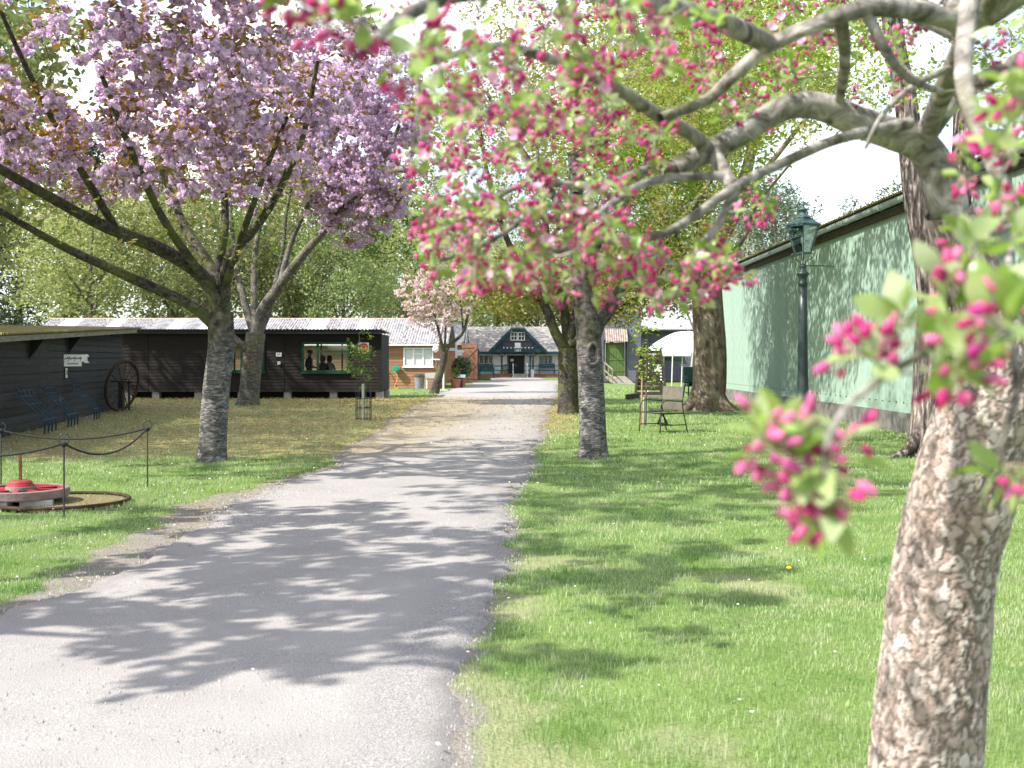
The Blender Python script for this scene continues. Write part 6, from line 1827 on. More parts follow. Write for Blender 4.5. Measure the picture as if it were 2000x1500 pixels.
# --- big buttressed maple before the green shed
r = np.random.default_rng(107)
d6 = 34.0
base = W(1382, 803, d6)
t = thing('maple_tree', 'broad maple with buttressed mossy base beside the green shed', 'tree', (base.x, base.y, 0))
sk = Skel(7)
c6 = lambda l: [W(px, py, d6 + dd) for px, py, dd in l]
sk.limb(c6([(1378, 812, 0), (1382, 785, 0), (1386, 740, 0), (1386, 670, 0), (1382, 600, 0), (1380, 555, 0)]), .50, .46, 9, 24, ok=False, flare=.45, noise=.09)
for dx, dy in ((-.75, -.25), (.55, -.45), (-.15, -.75), (.75, .1)):
    sk.limb([(base.x + dx * .25, base.y + dy * .25, .75), (base.x + dx * .6, base.y + dy * .6, .28), (base.x + dx * 1.05, base.y + dy * 1.05, .02), (base.x + dx * 1.5, base.y + dy * 1.5, -.1)], .26, .07, 6, 10, ok=False, noise=.12)
sk.limb(c6([(1380, 570, 0), (1395, 500, .2), (1440, 400, .4), (1470, 280, .6), (1500, 110, .9), (1520, -60, 1.2)]), .27, .10, 8, 12, ok=.6)
sk.limb(c6([(1380, 570, 0), (1372, 490, 0), (1370, 380, -.2), (1350, 240, -.4), (1340, 80, -.6)]), .26, .09, 8, 12, ok=.6)
sk.limb(c6([(1378, 575, 0), (1350, 510, -.4), (1300, 430, -1.0), (1240, 330, -1.5), (1200, 200, -2)]), .19, .06, 8, 10, ok=.55)
sk.limb(c6([(1440, 400, .4), (1520, 300, 0), (1600, 200, -.4), (1680, 110, -.8)]), .10, .04, 8, 9, ok=.4)
sk.limb(c6([(1385, 540, 0), (1450, 470, -1.0), (1480, 400, -1.5), (1560, 300, -2)]), .08, .03, 8, 8, ok=.5)
def m6cut(p):
    px = p[:, 0] / p[:, 1] * FX + 1000; py = HY - (p[:, 2] - CAMH) / p[:, 1] * FX
    return ~((px > 1500) & (px < 1830) & (py > 260 + 40 * wob(p, .8, 3)))
A = np.vstack([ell_pts(520, (6.2, 34, 10.2), (5.6, 4.6, 4.3), r, .25, m6cut), ell_pts(80, W(1300, 480, d6), (1.8, 1.5, 1.2), r, .1), ell_pts(200, (3.6, 30.5, 7.4), (2.6, 5.0, 1.6), r, .1, m6cut), ell_pts(220, (5.0, 26.5, 8.2), (2.2, 6.0, 1.7), r, .1, m6cut)])
sk.attract(A, .14, .011, .004)
sk.wood(t, 'bark_maple', 'bark_far', .06)
leafy(t, sk, 'leaf_lime', 42, .075, .26, .1, .55)

# --- furrowed trunk at the right, twin stemmed
r = np.random.default_rng(108)
d7 = 18.0
base = W(1815, 890, d7)
t = thing('twin_stemmed_tree', 'tall twin stemmed tree with deeply furrowed grey bark on the lawn', 'tree', (base.x, base.y, 0))
sk = Skel(8)
c7 = lambda l: [W(px, py, d7 + dd) for px, py, dd in l]
sk.limb(c7([(1808, 905, 0), (1816, 860, 0), (1822, 780, 0), (1824, 700, 0), (1830, 600, 0)]), .33, .30, 9, 22, ok=False, flare=.5, noise=.08)
sk.limb(c7([(1828, 620, 0), (1815, 500, 0), (1798, 420, 0), (1784, 340, 0), (1770, 200, .1), (1745, 60, .3), (1720, -200, .6), (1690, -420, .8)]), .26, .12, 8, 16, ok=.75, noise=.06)
sk.limb(c7([(1832, 620, 0), (1858, 500, .1), (1872, 400, .2), (1882, 280, .3), (1880, 120, .5), (1890, -100, .8), (1900, -380, 1.2)]), .23, .11, 8, 16, ok=.75, noise=.06)
for sx_, sy_ in ((-.55, -.3), (.3, -.5), (-.2, -.55)):
    sk.limb([(base.x + sx_ * .3, base.y + sy_ * .3, .4), (base.x + sx_ * .8, base.y + sy_ * .8, .1), (base.x + sx_ * 1.6, base.y + sy_ * 1.6, -.06)], .13, .04, 5, 8, ok=False)
for k in range(6):
    a = k * 1.05
    sk.limb([W(1720 if k % 2 else 1890, -150 - 40 * k, 18.5), W(1720 if k % 2 else 1890, -250 - 40 * k, 18.5) + Vector((1.5 * math.cos(a), 1.5 * math.sin(a), .3)), W(1720 if k % 2 else 1890, -300 - 40 * k, 18.5) + Vector((3 * math.cos(a), 3 * math.sin(a), .8))], .08, .03, 6, 8, ok=.3)
A = np.vstack([ell_pts(260, (6.9, 18.8, 9.8), (3.8, 3.8, 2.4), r, .2), px_pts(70, [(1500, -20), (2000, -20), (2000, 230), (1880, 260), (1700, 170), (1560, 150)], 16.5, 21, r)])
sk.attract(A, .14, .012, .004)
sk.wood(t, 'bark_furrow', 'bark_far', .06)
leafy(t, sk, 'leaf_lime', 26, .055, .18, .1, .55)

# --- two staked saplings
def sapling(label, px, py, d, top_py, lean, guard, seed, nA=34, rad=(.45, .4, .75)):
    r = np.random.default_rng(seed)
    b_ = W(px, py, d)
    t_ = thing('sapling', label, 'sapling', (b_.x, b_.y, 0))
    s = Skel(seed)
    zt = GZ(top_py, d)
    s.limb([(b_.x, b_.y, -.05), (b_.x + .02, b_.y, zt * .45), (b_.x + lean * .5, b_.y, zt * .75), (b_.x + lean, b_.y, zt)], .022, .006, 6, 7, ok=.45)
    A_ = ell_pts(nA, (b_.x + lean * .4, b_.y, zt * .72), rad, r, .2)
    s.attract(A_, .15, .008, .003)
    s.wood(t_, 'bark_far', 'bark_far', .02)
    leafy(t_, s, 'leaf_mid' if guard else 'leaf_lime', 10, .055, .06, .2, .5, .5, seed)
    return t_, b_
t, b_ = sapling('young leafy tree inside a wire guard on the litter strewn grass', 710, 818, 29.0, 650, -.12, True, 31)
o = MB().box(b_.x - .035, b_.x + .035, b_.y - .09, b_.y - .02, -.1, .92).build('tree_stake', 'stake'); tag(o, 'pale square stake inside the wire tree guard', 'stake')
t = thing('tree_guard', 'round black wire guard around the young tree', 'tree guard', (b_.x, b_.y, 0))
for k in range(14):
    a = 2 * math.pi * k / 14
    hh = 1.02 if k % 2 else .56
    MB().tube([(.20 * math.cos(a), .20 * math.sin(a), -.02), (.20 * math.cos(a), .20 * math.sin(a), hh)], .007, 5).build('bar', 'iron', t, local=True)
for z_ in (.02, .30, .54):
    MB().tube([(.20 * math.cos(a), .20 * math.sin(a), z_) for a in np.linspace(0, 2 * math.pi, 25)[:-1]], .009, 5, True).build('hoop', 'iron', t, local=True)
t, b_ = sapling('young tree with fresh green leaves tied to a stake behind the garden chair', 1261, 832, 26.3, 640, .05, False, 32, 24, (.40, .4, .8))
o = MB().box(b_.x - .05, b_.x + .05, b_.y + .05, b_.y + .14, -.1, .66).build('tree_stake', 'stake'); tag(o, 'thick pale stake behind the garden chair', 'stake')
o = MB().tube([(b_.x - .11, b_.y, -.05), (b_.x - .08, b_.y, 1.15)], .018, 7).build('bamboo_cane', 'cane'); tag(o, 'thin orange brown cane beside the pale stake', 'cane')

# ------------------------------------------------------------------ wood behind the buildings
def far_proto(seed, h, cr_w, cr_h, nA, n_leaf, leaf, kind):
    r = np.random.default_rng(seed)
    s = Skel(seed)
    if kind == 'broad':
        s.limb([(0, 0, -.2), (.1, 0, h * .25), (0, .1, h * .5), (.2, 0, h * .8)], h * .022, h * .006, 6, 8, ok=.45)
        for k in range(5):
            a = k * 1.26 + seed
            s.limb([(0, 0, h * (.28 + .06 * k)), (cr_w * .4 * math.cos(a), cr_w * .4 * math.sin(a), h * (.42 + .06 * k)), (cr_w * .7 * math.cos(a), cr_w * .7 * math.sin(a), h * (.52 + .07 * k))], h * .010, h * .003, 5, 6, ok=.3)
        A_ = ell_pts(nA, (0, 0, h - cr_h), (cr_w, cr_w, cr_h), r, .25)
    else:
        s.limb([(0, 0, -.2), (.15, 0, h * .4), (0, .1, h * .97)], h * .018, h * .004, 8, 8, ok=.3)
        z_ = r.uniform(.35 if kind == 'pine' else .2, 1.0, nA)
        rr = cr_w * (1 - (z_ if kind != 'pine' else np.abs(z_ - .7) * 1.6)) ** .8 * r.uniform(.35, 1, nA) + .2
        a = r.uniform(0, 6.28, nA)
        A_ = np.stack([rr * np.cos(a), rr * np.sin(a), z_ * h - .12 * rr], -1)
    s.attract(A_, .12, .012, .01)
    V, F = s.mesh(s.tubes, (0, 0, 0))
    wood = mesh_np('trunk', V, F, True)
    if n_leaf:
        P_, _ = s.along(n_leaf, .25, 1.0, leaf[1])
        V, F = leaf_quads(P_, np.full(len(P_), leaf[0]), r, .3, leaf[2])
        return wood, mesh_np('crown', V, F)
    return wood, None
PROTO = {
    'lime': [far_proto(s, 13, 4.6, 5.0, 230, 46, (.115, .46, .6), 'broad') for s in (61, 62, 63)],
    'conifer': [far_proto(s, 17, 3.6, 0, 230, 20, (.24, .32, .25), 'fir') for s in (64, 65)],
    'pine': [far_proto(s, 15, 3.8, 0, 200, 24, (.20, .38, .25), 'pine') for s in (66, 67)],
    'birch': [far_proto(s, 10, 2.2, 4.0, 260, 3, (.07, .2, .5), 'broad') for s in (68,)],
}
FARMAT = {'lime': ('bark_far', 'leaf_lime_far'), 'conifer': ('bark_far', 'leaf_conifer'), 'pine': ('bark_far', 'leaf_pine'), 'birch': ('bark_birch', 'leaf_lime_far')}
for kind, lst in PROTO.items():
    for wd2, cr2 in lst:
        wd2.materials.append(MAT[FARMAT[kind][0]])
        if cr2 is not None: cr2.materials.append(MAT[FARMAT[kind][1]])
rf = random.Random(5)
def far_tree(kind, x, y, sc, label, group, k=None):
    lst = PROTO[kind]; wd2, cr2 = lst[rf.randrange(len(lst)) if k is None else k]
    t_ = thing({'lime': 'broadleaf_tree', 'conifer': 'conifer_tree', 'pine': 'pine_tree', 'birch': 'birch_tree'}[kind], label, 'tree', (x, y, 0), rf.uniform(0, 6.28), group)
    t_.scale = (sc * rf.uniform(.92, 1.1), sc * rf.uniform(.92, 1.1), sc)
    for nm, me in (('trunk', wd2), ('crown', cr2)):
        if me is None: continue
        o = bpy.data.objects.new(nm, me); COL.objects.link(o); o.parent = t_
        if nm == 'crown': o['kind'] = 'stuff'
G1 = 'bright trees behind the long barn roof'
for x, y, s_ in ((-27, 72, .95), (-22.5, 76, 1.1), (-18.5, 72, .9), (-14.5, 75, 1.05), (-11, 73, .85), (-7.5, 80, .9), (-31, 80, 1.15), (-24, 88, 1.25), (-15.5, 90, 1.3), (-8, 95, 1.2)):
    far_tree('lime', x, y, s_, 'bright yellow green broadleaf tree rising behind the long barn roof', G1)
for x, y, s_ in ((-15.9, 23.8, 1.15), (-17.4, 30.5, 1.15), (-20.0, 37, 1.2), (-22, 34, 1.2), (-15.8, 17.5, 1.05)):
    far_tree('lime', x, y, s_, 'broadleaf tree standing behind the black shed and shading the litter strewn grass', 'trees behind the black shed')
G2 = 'dark conifers at the edge of the wood'
for x, y, s_ in ((-37, 78, 1.0), (-33.5, 84, 1.15), (-41, 88, 1.1), (-36, 96, 1.2), (-30, 98, 1.25), (-44, 100, 1.2), (-21, 104, 1.2), (-13, 108, 1.2)):
    far_tree('conifer', x, y, s_, 'dark conifer standing in the wood beyond the black shed', G2)
G3 = 'trees behind the white hall'
for x, y, s_ in ((-5.5, 112, .95), (-1.5, 116, 1.05), (2.6, 113, .9), (6.5, 117, 1.1), (10, 114, 1.0), (14, 120, 1.2), (-2, 128, 1.4), (6, 130, 1.45), (13, 132, 1.4)):
    far_tree('lime', x, y, s_, 'yellow green broadleaf tree growing behind the white hall roof', G3)
G4 = 'trees behind the green shed'
for x, y, s_ in ((17.0, 72, .86), (15.5, 86, 1.0), (22, 90, .95), (30, 84, 1.0)):
    far_tree('pine', x, y, s_, 'grey green pine showing above the green shed gutter', G4)
for x, y, s_ in ((13.0, 66, .95), (14.8, 70, .92), (16.0, 64, .78), (11.6, 70, 1.0)):
    far_tree('birch', x, y, s_, 'pale bare twigged birch behind the green shed gutter', 'bare birches by the green shed', 0)
for x, y, s_ in ((12, 98, 1.1), (18, 104, 1.2), (25, 108, 1.2), (33, 104, 1.1)):
    far_tree('pine', x, y, s_, 'dark pine standing beyond the slate grey barn', 'pines beyond the slate barn')
# ------------------------------------------------------------------ crab apple in the foreground
r = np.random.default_rng(201)
base = W(1795, 1735, 3.28)
t = thing('crab_apple_tree', 'flowering crab apple with flaky pinkish trunk and pink buds arching over the lawn', 'tree', (base.x, base.y, 0))
sk = Skel(20)
TR = [W(1785, 1790, 3.28), W(1800, 1600, 3.28), W(1812, 1450, 3.27), W(1828, 1250, 3.26), W(1850, 1080, 3.24), W(1888, 930, 3.2), W(1928, 800, 3.16), W(1945, 700, 3.12), W(1925, 600, 3.08), W(1885, 500, 3.04), W(1852, 410, 3.0)]
trunk_pts = crv(TR, 46)
tt = np.linspace(0, 1, len(trunk_pts))
trad = np.interp(tt, [0, .1, .3, .5, .62, .7, .8, 1.0], [.185, .162, .150, .142, .138, .110, .080, .060])
n_ = 150
V, F = sk.mesh([(trunk_pts, trad, n_, 0.0)], (0, 0, 0))
C = np.repeat(trunk_pts, n_, 0); D = V - C
# flaking bark: irregular plates, each lifted by its own amount, with cracks between
sl_ = np.concatenate([[0], np.cumsum(np.linalg.norm(np.diff(trunk_pts, axis=0), axis=1))])
rb2 = np.random.default_rng(33)
ncell = int(sl_[-1] * .95 / (.020 * .040))
cu, cv, ch = rb2.uniform(0, 1, ncell), rb2.uniform(-.1, sl_[-1] + .1, ncell), rb2.uniform(0, 1, ncell)
so_ = np.argsort(cv); cu, cv, ch = cu[so_], cv[so_], ch[so_]
plate = np.zeros(len(V)); groove = np.zeros(len(V))
wu = .020 * wob(V, 60, 81) + .010 * wob(V, 160, 82); wv = .028 * wob(V, 55, 83) + .012 * wob(V, 140, 84)
for i in range(len(trunk_pts)):
    a_, b_ = np.searchsorted(cv, (sl_[i] - .13, sl_[i] + .13))
    idx = np.arange(i * n_, (i + 1) * n_)
    du = (np.linspace(0, 1, n_, endpoint=False)[:, None] - cu[None, a_:b_]); du = (du - np.round(du)) * .94 + wu[idx][:, None]
    dv = (sl_[i] - cv[None, a_:b_] + wv[idx][:, None]) * .45
    dd = np.sqrt(du * du + dv * dv)
    o2 = np.partition(dd, 1, axis=1)
    plate[idx] = ch[a_:b_][np.argmin(dd, axis=1)]
    groove[idx] = 1 - sstep(0.0, .007, o2[:, 1] - o2[:, 0])
V = C + D * (1 + .05 * wob(V, 12, 73) + .03 * wob(V, 30, 74) + .026 * (plate - .5) - .035 * groove)[:, None]
tme = mesh_np('trunk', V - np.array(t.location), F, True)
for nm, val in (('plate', plate), ('groove', groove)):
    at = tme.attributes.new(nm, 'FLOAT', 'POINT'); at.data.foreach_set('value', val.astype(np.float32))
m, t_, N, L, b = _base('bark_crab_trunk')
b.inputs['Roughness'].default_value = 0.85; b.inputs['Specular IOR Level'].default_value = 0.2
tcn = N.new('ShaderNodeTexCoord')
pc = ramp(addf(nz(26, 6), 0.9, addf(attr('plate'), 0.75, -0.38, False)), [(0.12, (0.26, 0.20, 0.17)), (0.36, (0.36, 0.295, 0.26)), (0.60, (0.43, 0.37, 0.335)), (0.92, (0.52, 0.475, 0.44))])
pc = mixc(ramp(nz(4.5, 4), [(0.5, (0, 0, 0)), (0.72, (0.5, 0.5, 0.5))]), pc, ramp(nz(30), [(0.3, (0.24, 0.155, 0.115)), (0.7, (0.40, 0.28, 0.22))]))
pc = mixc(ramp(nz(7.0, 5), [(0.66, (0, 0, 0)), (0.74, (0.8, 0.8, 0.8))]), pc, ramp(nz(40), [(0.3, (0.07, 0.08, 0.02)), (0.7, (0.17, 0.17, 0.05))]))
L.new(mixc(attr('groove'), pc, ramp(nz(50), [(0.3, (0.07, 0.055, 0.045)), (0.7, (0.18, 0.145, 0.12))])), b.inputs['Base Color'])
bp = N.new('ShaderNodeBump'); bp.inputs['Strength'].default_value = 0.6; bp.inputs['Distance'].default_value = 0.008
L.new(nz(120, 6), bp.inputs['Height']); L.new(bp.outputs[0], b.inputs['Normal'])
link('trunk', tme, 'bark_crab_trunk', t)
def nodes(P, rad, k=1):
    sk.N = np.vstack([sk.N, P]); sk.Rd = np.concatenate([sk.Rd, rad]); sk.ok = np.concatenate([sk.ok, np.full(len(P), bool(k))])
L_ = lambda l, a, b, ok=.2, sides=14, n=10, noise=.07: sk.limb(LW(l), a, b, n, sides, ok=ok, noise=noise)
# the arched limb
L_([(1858, 430, 3.0), (1838, 345, 2.98), (1800, 285, 2.95), (1745, 262, 2.9), (1680, 240, 2.86), (1610, 210, 2.82), (1545, 207, 2.78), (1480, 240, 2.74), (1400, 288, 2.7), (1315, 330, 2.66)], .050, .024, .3, 20)
L_([(1320, 326, 2.66), (1270, 330, 2.62), (1215, 350, 2.55), (1150, 362, 2.5), (1020, 362, 2.42), (930, 415, 2.36)], .014, .005)
L_([(1390, 292, 2.7), (1420, 345, 2.6), (1440, 370, 2.55)], .020, .014, .3)
L_([(1776, 240, 2.8), (1636, 272, 2.62), (1517, 324, 2.5), (1440, 362, 2.42), (1300, 455, 2.32), (1180, 470, 2.26), (1050, 500, 2.2)], .015, .005)
L_([(1440, 365, 2.42), (1400, 440, 2.4), (1330, 530, 2.36)], .012, .005)
L_([(1424, 350, 2.59), (1386, 344, 2.58), (1260, 358, 2.5), (1140, 432, 2.4), (1040, 425, 2.34), (960, 470, 2.3), (860, 510, 2.24)], .012, .004)
L_([(1800, 275, 2.95), (1870, 190, 2.9), (1960, 135, 2.8), (2080, 70, 2.7)], .028, .018)
L_([(1385, 296, 2.69), (1350, 262, 2.62), (1290, 228, 2.5), (1190, 165, 2.3), (1090, 120, 2.1), (960, 90, 1.95), (820, 130, 1.85)], .020, .006)
# heavy dark limb overhead
L_([(1800, 280, 2.95), (1850, 160, 2.7), (1880, 60, 2.5), (1800, 25, 2.4), (1700, 15, 2.35), (1615, 40, 2.35), (1510, 85, 2.4), (1433, 147, 2.45), (1380, 195, 2.5), (1290, 230, 2.45)], .026, .011, .2, 16)
L_([(1640, 30, 2.35), (1650, 110, 2.5), (1640, 195, 2.8)], .016, .012)
L_([(1690, 18, 2.35), (1725, 90, 2.36), (1770, 150, 2.4), (1840, 180, 2.5)], .013, .007)
L_([(1862, 130, 2.62), (1780, 170, 2.55), (1720, 230, 2.5), (1690, 290, 2.5)], .009, .004)
L_([(1500, 85, 2.4), (1400, 40, 2.2), (1280, 10, 2.0), (1100, -20, 1.8), (900, -10, 1.6), (780, 40, 1.45), (700, 110, 1.38)], .022, .006)
# limb coming down at the right
L_([(1905, -60, 2.2), (1890, 40, 2.1), (1882, 150, 2.0), (1905, 235, 1.95), (1940, 320, 1.88), (1985, 440, 1.8), (2060, 560, 1.7)], .019, .011)
L_([(1985, 440, 1.8), (1960, 540, 1.45), (1900, 620, 1.25), (1800, 690, 1.1), (1720, 740, 1.04), (1650, 800, 1.0), (1610, 880, .98)], .0055, .003, .1, 8)
L_([(1900, 620, 1.25), (1960, 640, 1.15), (1985, 760, 1.1), (1950, 880, 1.08)], .006, .003, .1, 8)
L_([(1985, 440, 1.8), (1920, 470, 1.5), (1900, 560, 1.25)], .006, .003, .1, 8)
# crown outside the frame, above and to the right
for k in range(7):
    a = -1.2 + k * .62
    p0 = W(1880, 60, 2.6)
    sk.limb([p0, p0 + Vector((.5 * math.cos(a), .5 * math.sin(a), .3)), p0 + Vector((1.2 * math.cos(a), 1.2 * math.sin(a), .55))], .03, .008, 6, 8, ok=.3)

A = np.vstack([
    px_pts(125, [(780, 180), (1180, 130), (1330, 260), (1290, 340), (1160, 560), (1110, 590), (1000, 560), (830, 540), (800, 400)], 1.9, 2.9, r),
    px_pts(56, [(800, 380), (1160, 400), (1150, 580), (830, 540)], 1.9, 2.5, r),
    px_pts(60, [(760, -40), (1420, -40), (1380, 130), (1200, 240), (860, 230), (740, 110)], 1.5, 2.4, r),
    px_pts(34, [(1150, 420), (1300, 480), (1440, 520), (1400, 590), (1200, 600), (1100, 560)], 1.9, 2.5, r),
    px_pts(16, [(1340, 440), (1440, 420), (1470, 540), (1380, 560)], 2.0, 2.6, r),
    px_pts(60, [(1250, 0), (1640, -20), (1620, 240), (1380, 280)], 2.4, 3.6, r),
    px_pts(16, [(1640, 20), (1840, 20), (1760, 240), (1660, 260)], 2.6, 3.6, r),
    px_pts(14, [(1900, 60), (2060, 60), (2060, 400), (1930, 330)], 1.5, 2.8, r),
    px_pts(4, [(1450, 370), (1510, 370), (1510, 420), (1460, 420)], 2.3, 2.6, r),
])
# crown beyond the picture edges
q = ell_pts(260, (1.5, 2.9, 3.1), (1.7, 1.9, .75), r, .2, lambda p: (p[:, 2] - CAMH) / np.maximum(p[:, 1], .05) > .345)
q = np.vstack([q, ell_pts(110, (.75, 2.5, 3.0), (.7, .8, .3), r, .1, lambda p: (p[:, 2] - CAMH) / np.maximum(p[:, 1], .05) > .345)])
q2 = ell_pts(90, (2.4, 3.2, 2.5), (.9, 1.5, .8), r, .2, lambda p: p[:, 0] / np.maximum(p[:, 1], .05) > .49)
nearA = np.array([tuple(W(*p)) for p in (
    (1480, 850, .98), (1520, 900, 1.0), (1600, 930, .98), (1640, 900, 1.02), (1690, 690, 1.05), (1640, 775, 1.02), (1700, 770, 1.0), (1620, 1000, .97), (1540, 850, 1.02),
    (1850, 560, 1.15), (1930, 590, 1.1), (1800, 640, 1.08), (1900, 690, 1.1), (1970, 640, .95), (1760, 620, 1.1), (1860, 730, 1.08),
    (1890, 300, 1.5), (1940, 400, 1.35), (1905, 470, 1.3), (1985, 460, 1.25), (1880, 340, 1.6), (1960, 250, 1.3), (1985, 180, 1.2),
    (1930, 830, 1.1), (1970, 930, 1.08), (1960, 740, 1.1),
    (620, 10, 1.25), (560, -10, 1.2), (690, 40, 1.2), (750, 60, 1.25), (650, -30, 1.2), (830, 60, 1.35), (800, 160, 1.4), (860, 130, 1.5))])
sk.attract(np.vstack([A, q, q2]), .18, .008, .0016, up=-.02, sides=5)
nf = len(sk.twigs)
sk.attract(nearA, .12, .006, .0014, sides=6)
V, F = sk.mesh([x for x in sk.tubes if x[1][0] >= .016], t.location); link('limbs', mesh_np('limbs', V, F, True), 'bark_crab_limb', t)
V, F = sk.mesh([x for x in sk.tubes if x[1][0] < .016], t.location); o = link('twigs', mesh_np('twigs', V, F, True), 'bark_crab_limb', t); o['kind'] = 'stuff'

# leaf and bud shapes
def leaf_variant(seed, L=1.0):
    rr = np.random.default_rng(seed)
    fold, droop, wdt = rr.uniform(.12, .38), rr.uniform(-.1, .45), rr.uniform(.21, .29)
    rows = []
    ts = [0.0, .18, .36, .56, .76, .92, 1.0]; ws = [.02, .55, .92, 1.0, .72, .28, .0]
    for a, w in zip(ts, ws):
        z = -droop * a * a * .5 + .05 * math.sin(a * 5 + seed)
        y = .18 + a * .95
        rows += [(-w * wdt, y, z + fold * w * wdt), (0, y, z), (w * wdt, y, z + fold * w * wdt)]
    V = np.array([(0, 0, 0)] * 3 + rows) * L
    V[0] = (-.012, 0, 0); V[1] = (0, 0, -.01); V[2] = (.012, 0, 0)
    F = []
    for i in range(7):
        b = 3 * i
        F += [(b, b + 1, b + 4, b + 3), (b + 1, b + 2, b + 5, b + 4)]
    return V, np.array(F)
LEAFV = [leaf_variant(s) for s in range(6)]
def bud_variant(seed):
    """pedicel from the origin along z with the swollen bud at its end, unit length about 1"""
    rr = np.random.default_rng(seed)
    VV, FF = [], []
    bend = rr.uniform(-.25, .25, 2)
    def ringz(zs, rs, n, off):
        vs = []
        for z, q_ in zip(zs, rs):
            for k in range(n):
                a = 2 * math.pi * k / n
                vs.append((q_ * math.cos(a) + bend[0] * z * z, q_ * math.sin(a) + bend[1] * z * z, z))
        fs = []
        for i in range(len(zs) - 1):
            for k in range(n): fs.append((off + i * n + k, off + i * n + (k + 1) % n, off + (i + 1) * n + (k + 1) % n, off + (i + 1) * n + k))
        return vs, fs
    ln = rr.uniform(.85, 1.25); w = rr.uniform(.20, .27)
    st, fst = ringz([0, ln * .5, ln], [.030, .028, .035], 4, 0)
    zb = np.array([0, .05, .14, .26, .38, .47, .52]) * 1.15 + ln
    bd, fb = ringz(list(zb), [.05, w * .62, w * .95, w, w * .78, w * .40, .02], 8, 0)
    return (np.array(st), np.array(fst)), (np.array(bd), np.array(fb))
BV = [bud_variant(s) for s in range(6)]

Pf, Df = [], []
T = sk.twigs
rr = np.random.default_rng(9)
for i, P in enumerate(T):
    near = i >= nf
    ks = [1.0, .58] if not near else [1.0, .6]
    for u_ in ks:
        if not near and rr.uniform() < .18: continue
        x = u_ * (len(P) - 1); k = min(int(x), len(P) - 2)
        Pf.append(P[k] + (P[k + 1] - P[k]) * (x - k)); Df.append((P[k + 1] - P[k]) / (np.linalg.norm(P[k + 1] - P[k]) + 1e-9))
Pf, Df = np.array(Pf), np.array(Df)
lp, lr, ls, bp_, br2, bs = [], [], [], [], [], []
for p, d in zip(Pf, Df):
    close = np.linalg.norm(p - np.array([0, 0, CAMH])) < 1.45
    edge_r = p[0] / p[1] > .345
    for k in range(rr.integers(3, 6)):
        out = rr.normal(size=3) * .8 + d * .7 + np.array([0, 0, .25]); out /= np.linalg.norm(out)
        up = np.array([0, 0, 1.0]) + rr.normal(size=3) * .45
        xa = np.cross(out, up); xa /= np.linalg.norm(xa) + 1e-9
        za = np.cross(xa, out)
        lp.append(p); lr.append(np.stack([xa, out, za], -1)); ls.append((rr.uniform(.038, .054) if edge_r else rr.uniform(.030, .048)) if close else rr.uniform(.019, .037))
    if rr.uniform() < .86:
        main = d * .5 + rr.normal(size=3) * .5 + np.array([0, 0, -.15]); main /= np.linalg.norm(main)
        for k in range(rr.integers(4, 8) + (2 if close and not edge_r else 0)):
            out = main + rr.normal(size=3) * .55; out /= np.linalg.norm(out)
            bp_.append(p); br2.append(frame_z(out[None], rr)[0]); bs.append(rr.uniform(.020, .027) if close else rr.uniform(.0165, .023))
lp, lr, ls, bp_, br2, bs = map(np.array, (lp, lr, ls, bp_, br2, bs))
eye = np.array([0, 0, CAMH])
def in_view(P): return (np.abs(P[:, 0]) < .49 * P[:, 1]) & (np.abs(P[:, 2] - CAMH + .02 * P[:, 1]) < .37 * P[:, 1])
# nothing of the tree grows into the lens
kl = np.linalg.norm(lp - eye, axis=1) > .8; lp, lr, ls = lp[kl], lr[kl], ls[kl]
kb = np.linalg.norm(bp_ - eye, axis=1) > .8; bp_, br2, bs = bp_[kb], br2[kb], bs[kb]
def rank(P, S): return np.argsort(np.linalg.norm(P - eye, axis=1) / S * .03 + np.where(in_view(P), 0, 100))
ol = rank(lp, ls); ob_ = rank(bp_, bs)
lm_ = [mesh_np('leaf', V, F, True) for V, F in LEAFV]
for m_ in lm_: m_.materials.append(MAT['leaf_crab'])
for i in ol[:300]: obj_from(lm_[i % 6], lp[i], lr[i], ls[i], 'leaf', t, None)
V, F = joined(LEAFV, lp[ol[300:]], lr[ol[300:]], ls[ol[300:]], rr)
o = link('foliage', mesh_np('foliage', V - np.array(t.location), F, True), 'leaf_crab', t); o['kind'] = 'stuff'
bm_ = [mesh_np('bud', b[0], b[1], True) for s_, b in BV]; sm_ = [mesh_np('pedicel', s_[0], s_[1], True) for s_, b in BV]
for m_ in bm_: m_.materials.append(MAT['bud_pink'])
for m_ in sm_: m_.materials.append(MAT['pedicel'])
for i in ob_[:300]:
    o = obj_from(bm_[i % 6], bp_[i], br2[i], bs[i], 'bud', t, None)
    c_ = link('pedicel', sm_[i % 6], None, o)
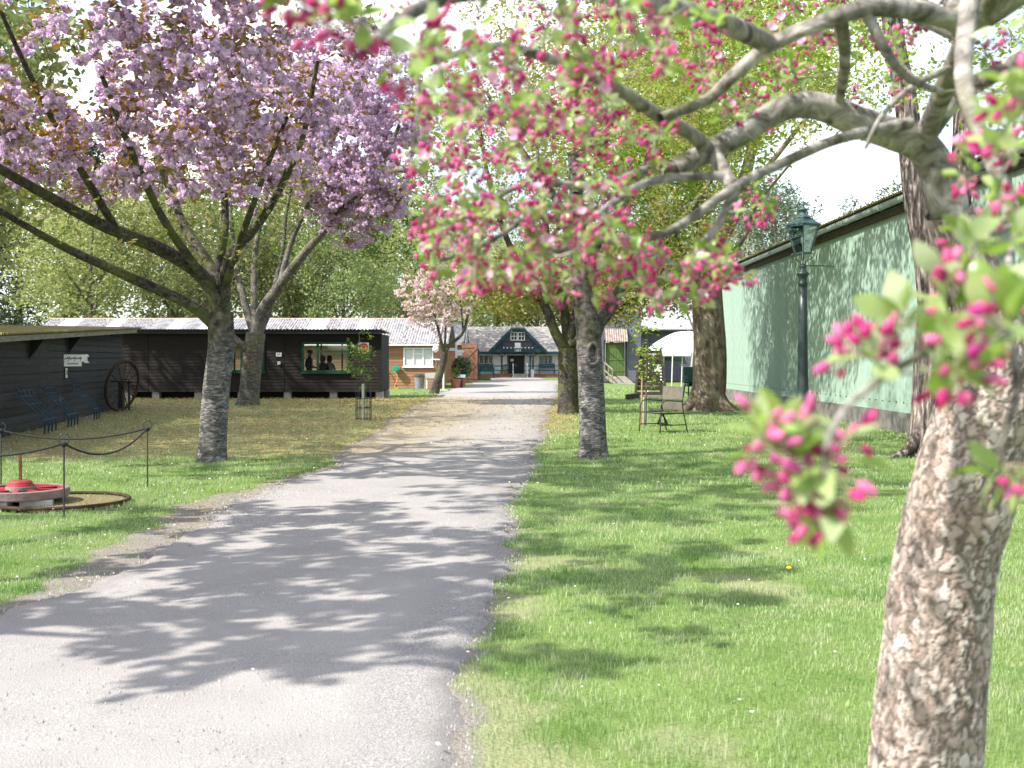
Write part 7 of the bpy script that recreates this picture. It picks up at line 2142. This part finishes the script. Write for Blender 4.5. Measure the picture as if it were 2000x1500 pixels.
rest = ob_[300:]
vi = rng.integers(0, 6, len(rest))
for nm, which, mt in (('buds', 1, 'bud_pink'), ('pedicels', 0, 'pedicel')):
    VV, FF, off = [], [], 0
    for k in range(6):
        idx = rest[vi == k]
        V, F = joined([BV[k][which]], bp_[idx], br2[idx], bs[idx], rr)
        VV.append(V); FF.append(F + off); off += len(V)
    o = link(nm, mesh_np(nm, np.concatenate(VV) - np.array(t.location), np.concatenate(FF), True), mt, t); o['kind'] = 'stuff'

# a few buds have opened: five cupped petals
def flower_variant(seed):
    rr_ = np.random.default_rng(seed); VV, FF = [], []
    cup = rr_.uniform(.35, .8)
    for k in range(5):
        a = 2 * math.pi * k / 5 + rr_.uniform(-.12, .12)
        ca_, sa_ = math.cos(a), math.sin(a)
        rows = []
        for u_, w in ((.08, .10), (.45, .42), (.8, .52), (1.05, .30)):
            for s_ in (-1, 0, 1):
                x_, y_, z_ = u_, s_ * w, cup * u_ * u_ - .12 * (1 - abs(s_)) * u_ + rr_.normal() * .02
                rows.append((x_ * ca_ - y_ * sa_, x_ * sa_ + y_ * ca_, z_))
        b0 = len(VV); VV += rows
        for i in range(3):
            for j in range(2): FF.append((b0 + 3 * i + j, b0 + 3 * i + j + 1, b0 + 3 * i + j + 4, b0 + 3 * i + j + 3))
    return np.array(VV), np.array(FF)
Mleaf('petal_open', [(0.60, 0.26, 0.44), (0.72, 0.42, 0.57), (0.76, 0.54, 0.64)], 0.4, 0.6, 0.2)
fm_ = [mesh_np('open_flower', *flower_variant(s), True) for s in range(4)]
for m_ in fm_: m_.materials.append(MAT['petal_open'])
iv = np.where(in_view(Pf) & (np.linalg.norm(Pf - eye, axis=1) > 1.6))[0]
for q_, i in enumerate(rr.choice(iv, 80, replace=False)):
    d_ = rr.normal(size=3) * .7 + np.array([-.4, -.5, .2]); d_ /= np.linalg.norm(d_)
    obj_from(fm_[q_ % 4], Pf[i] + d_ * .022, frame_z(d_[None], rr)[0], rr.uniform(.009, .013), 'open_flower', t, None)
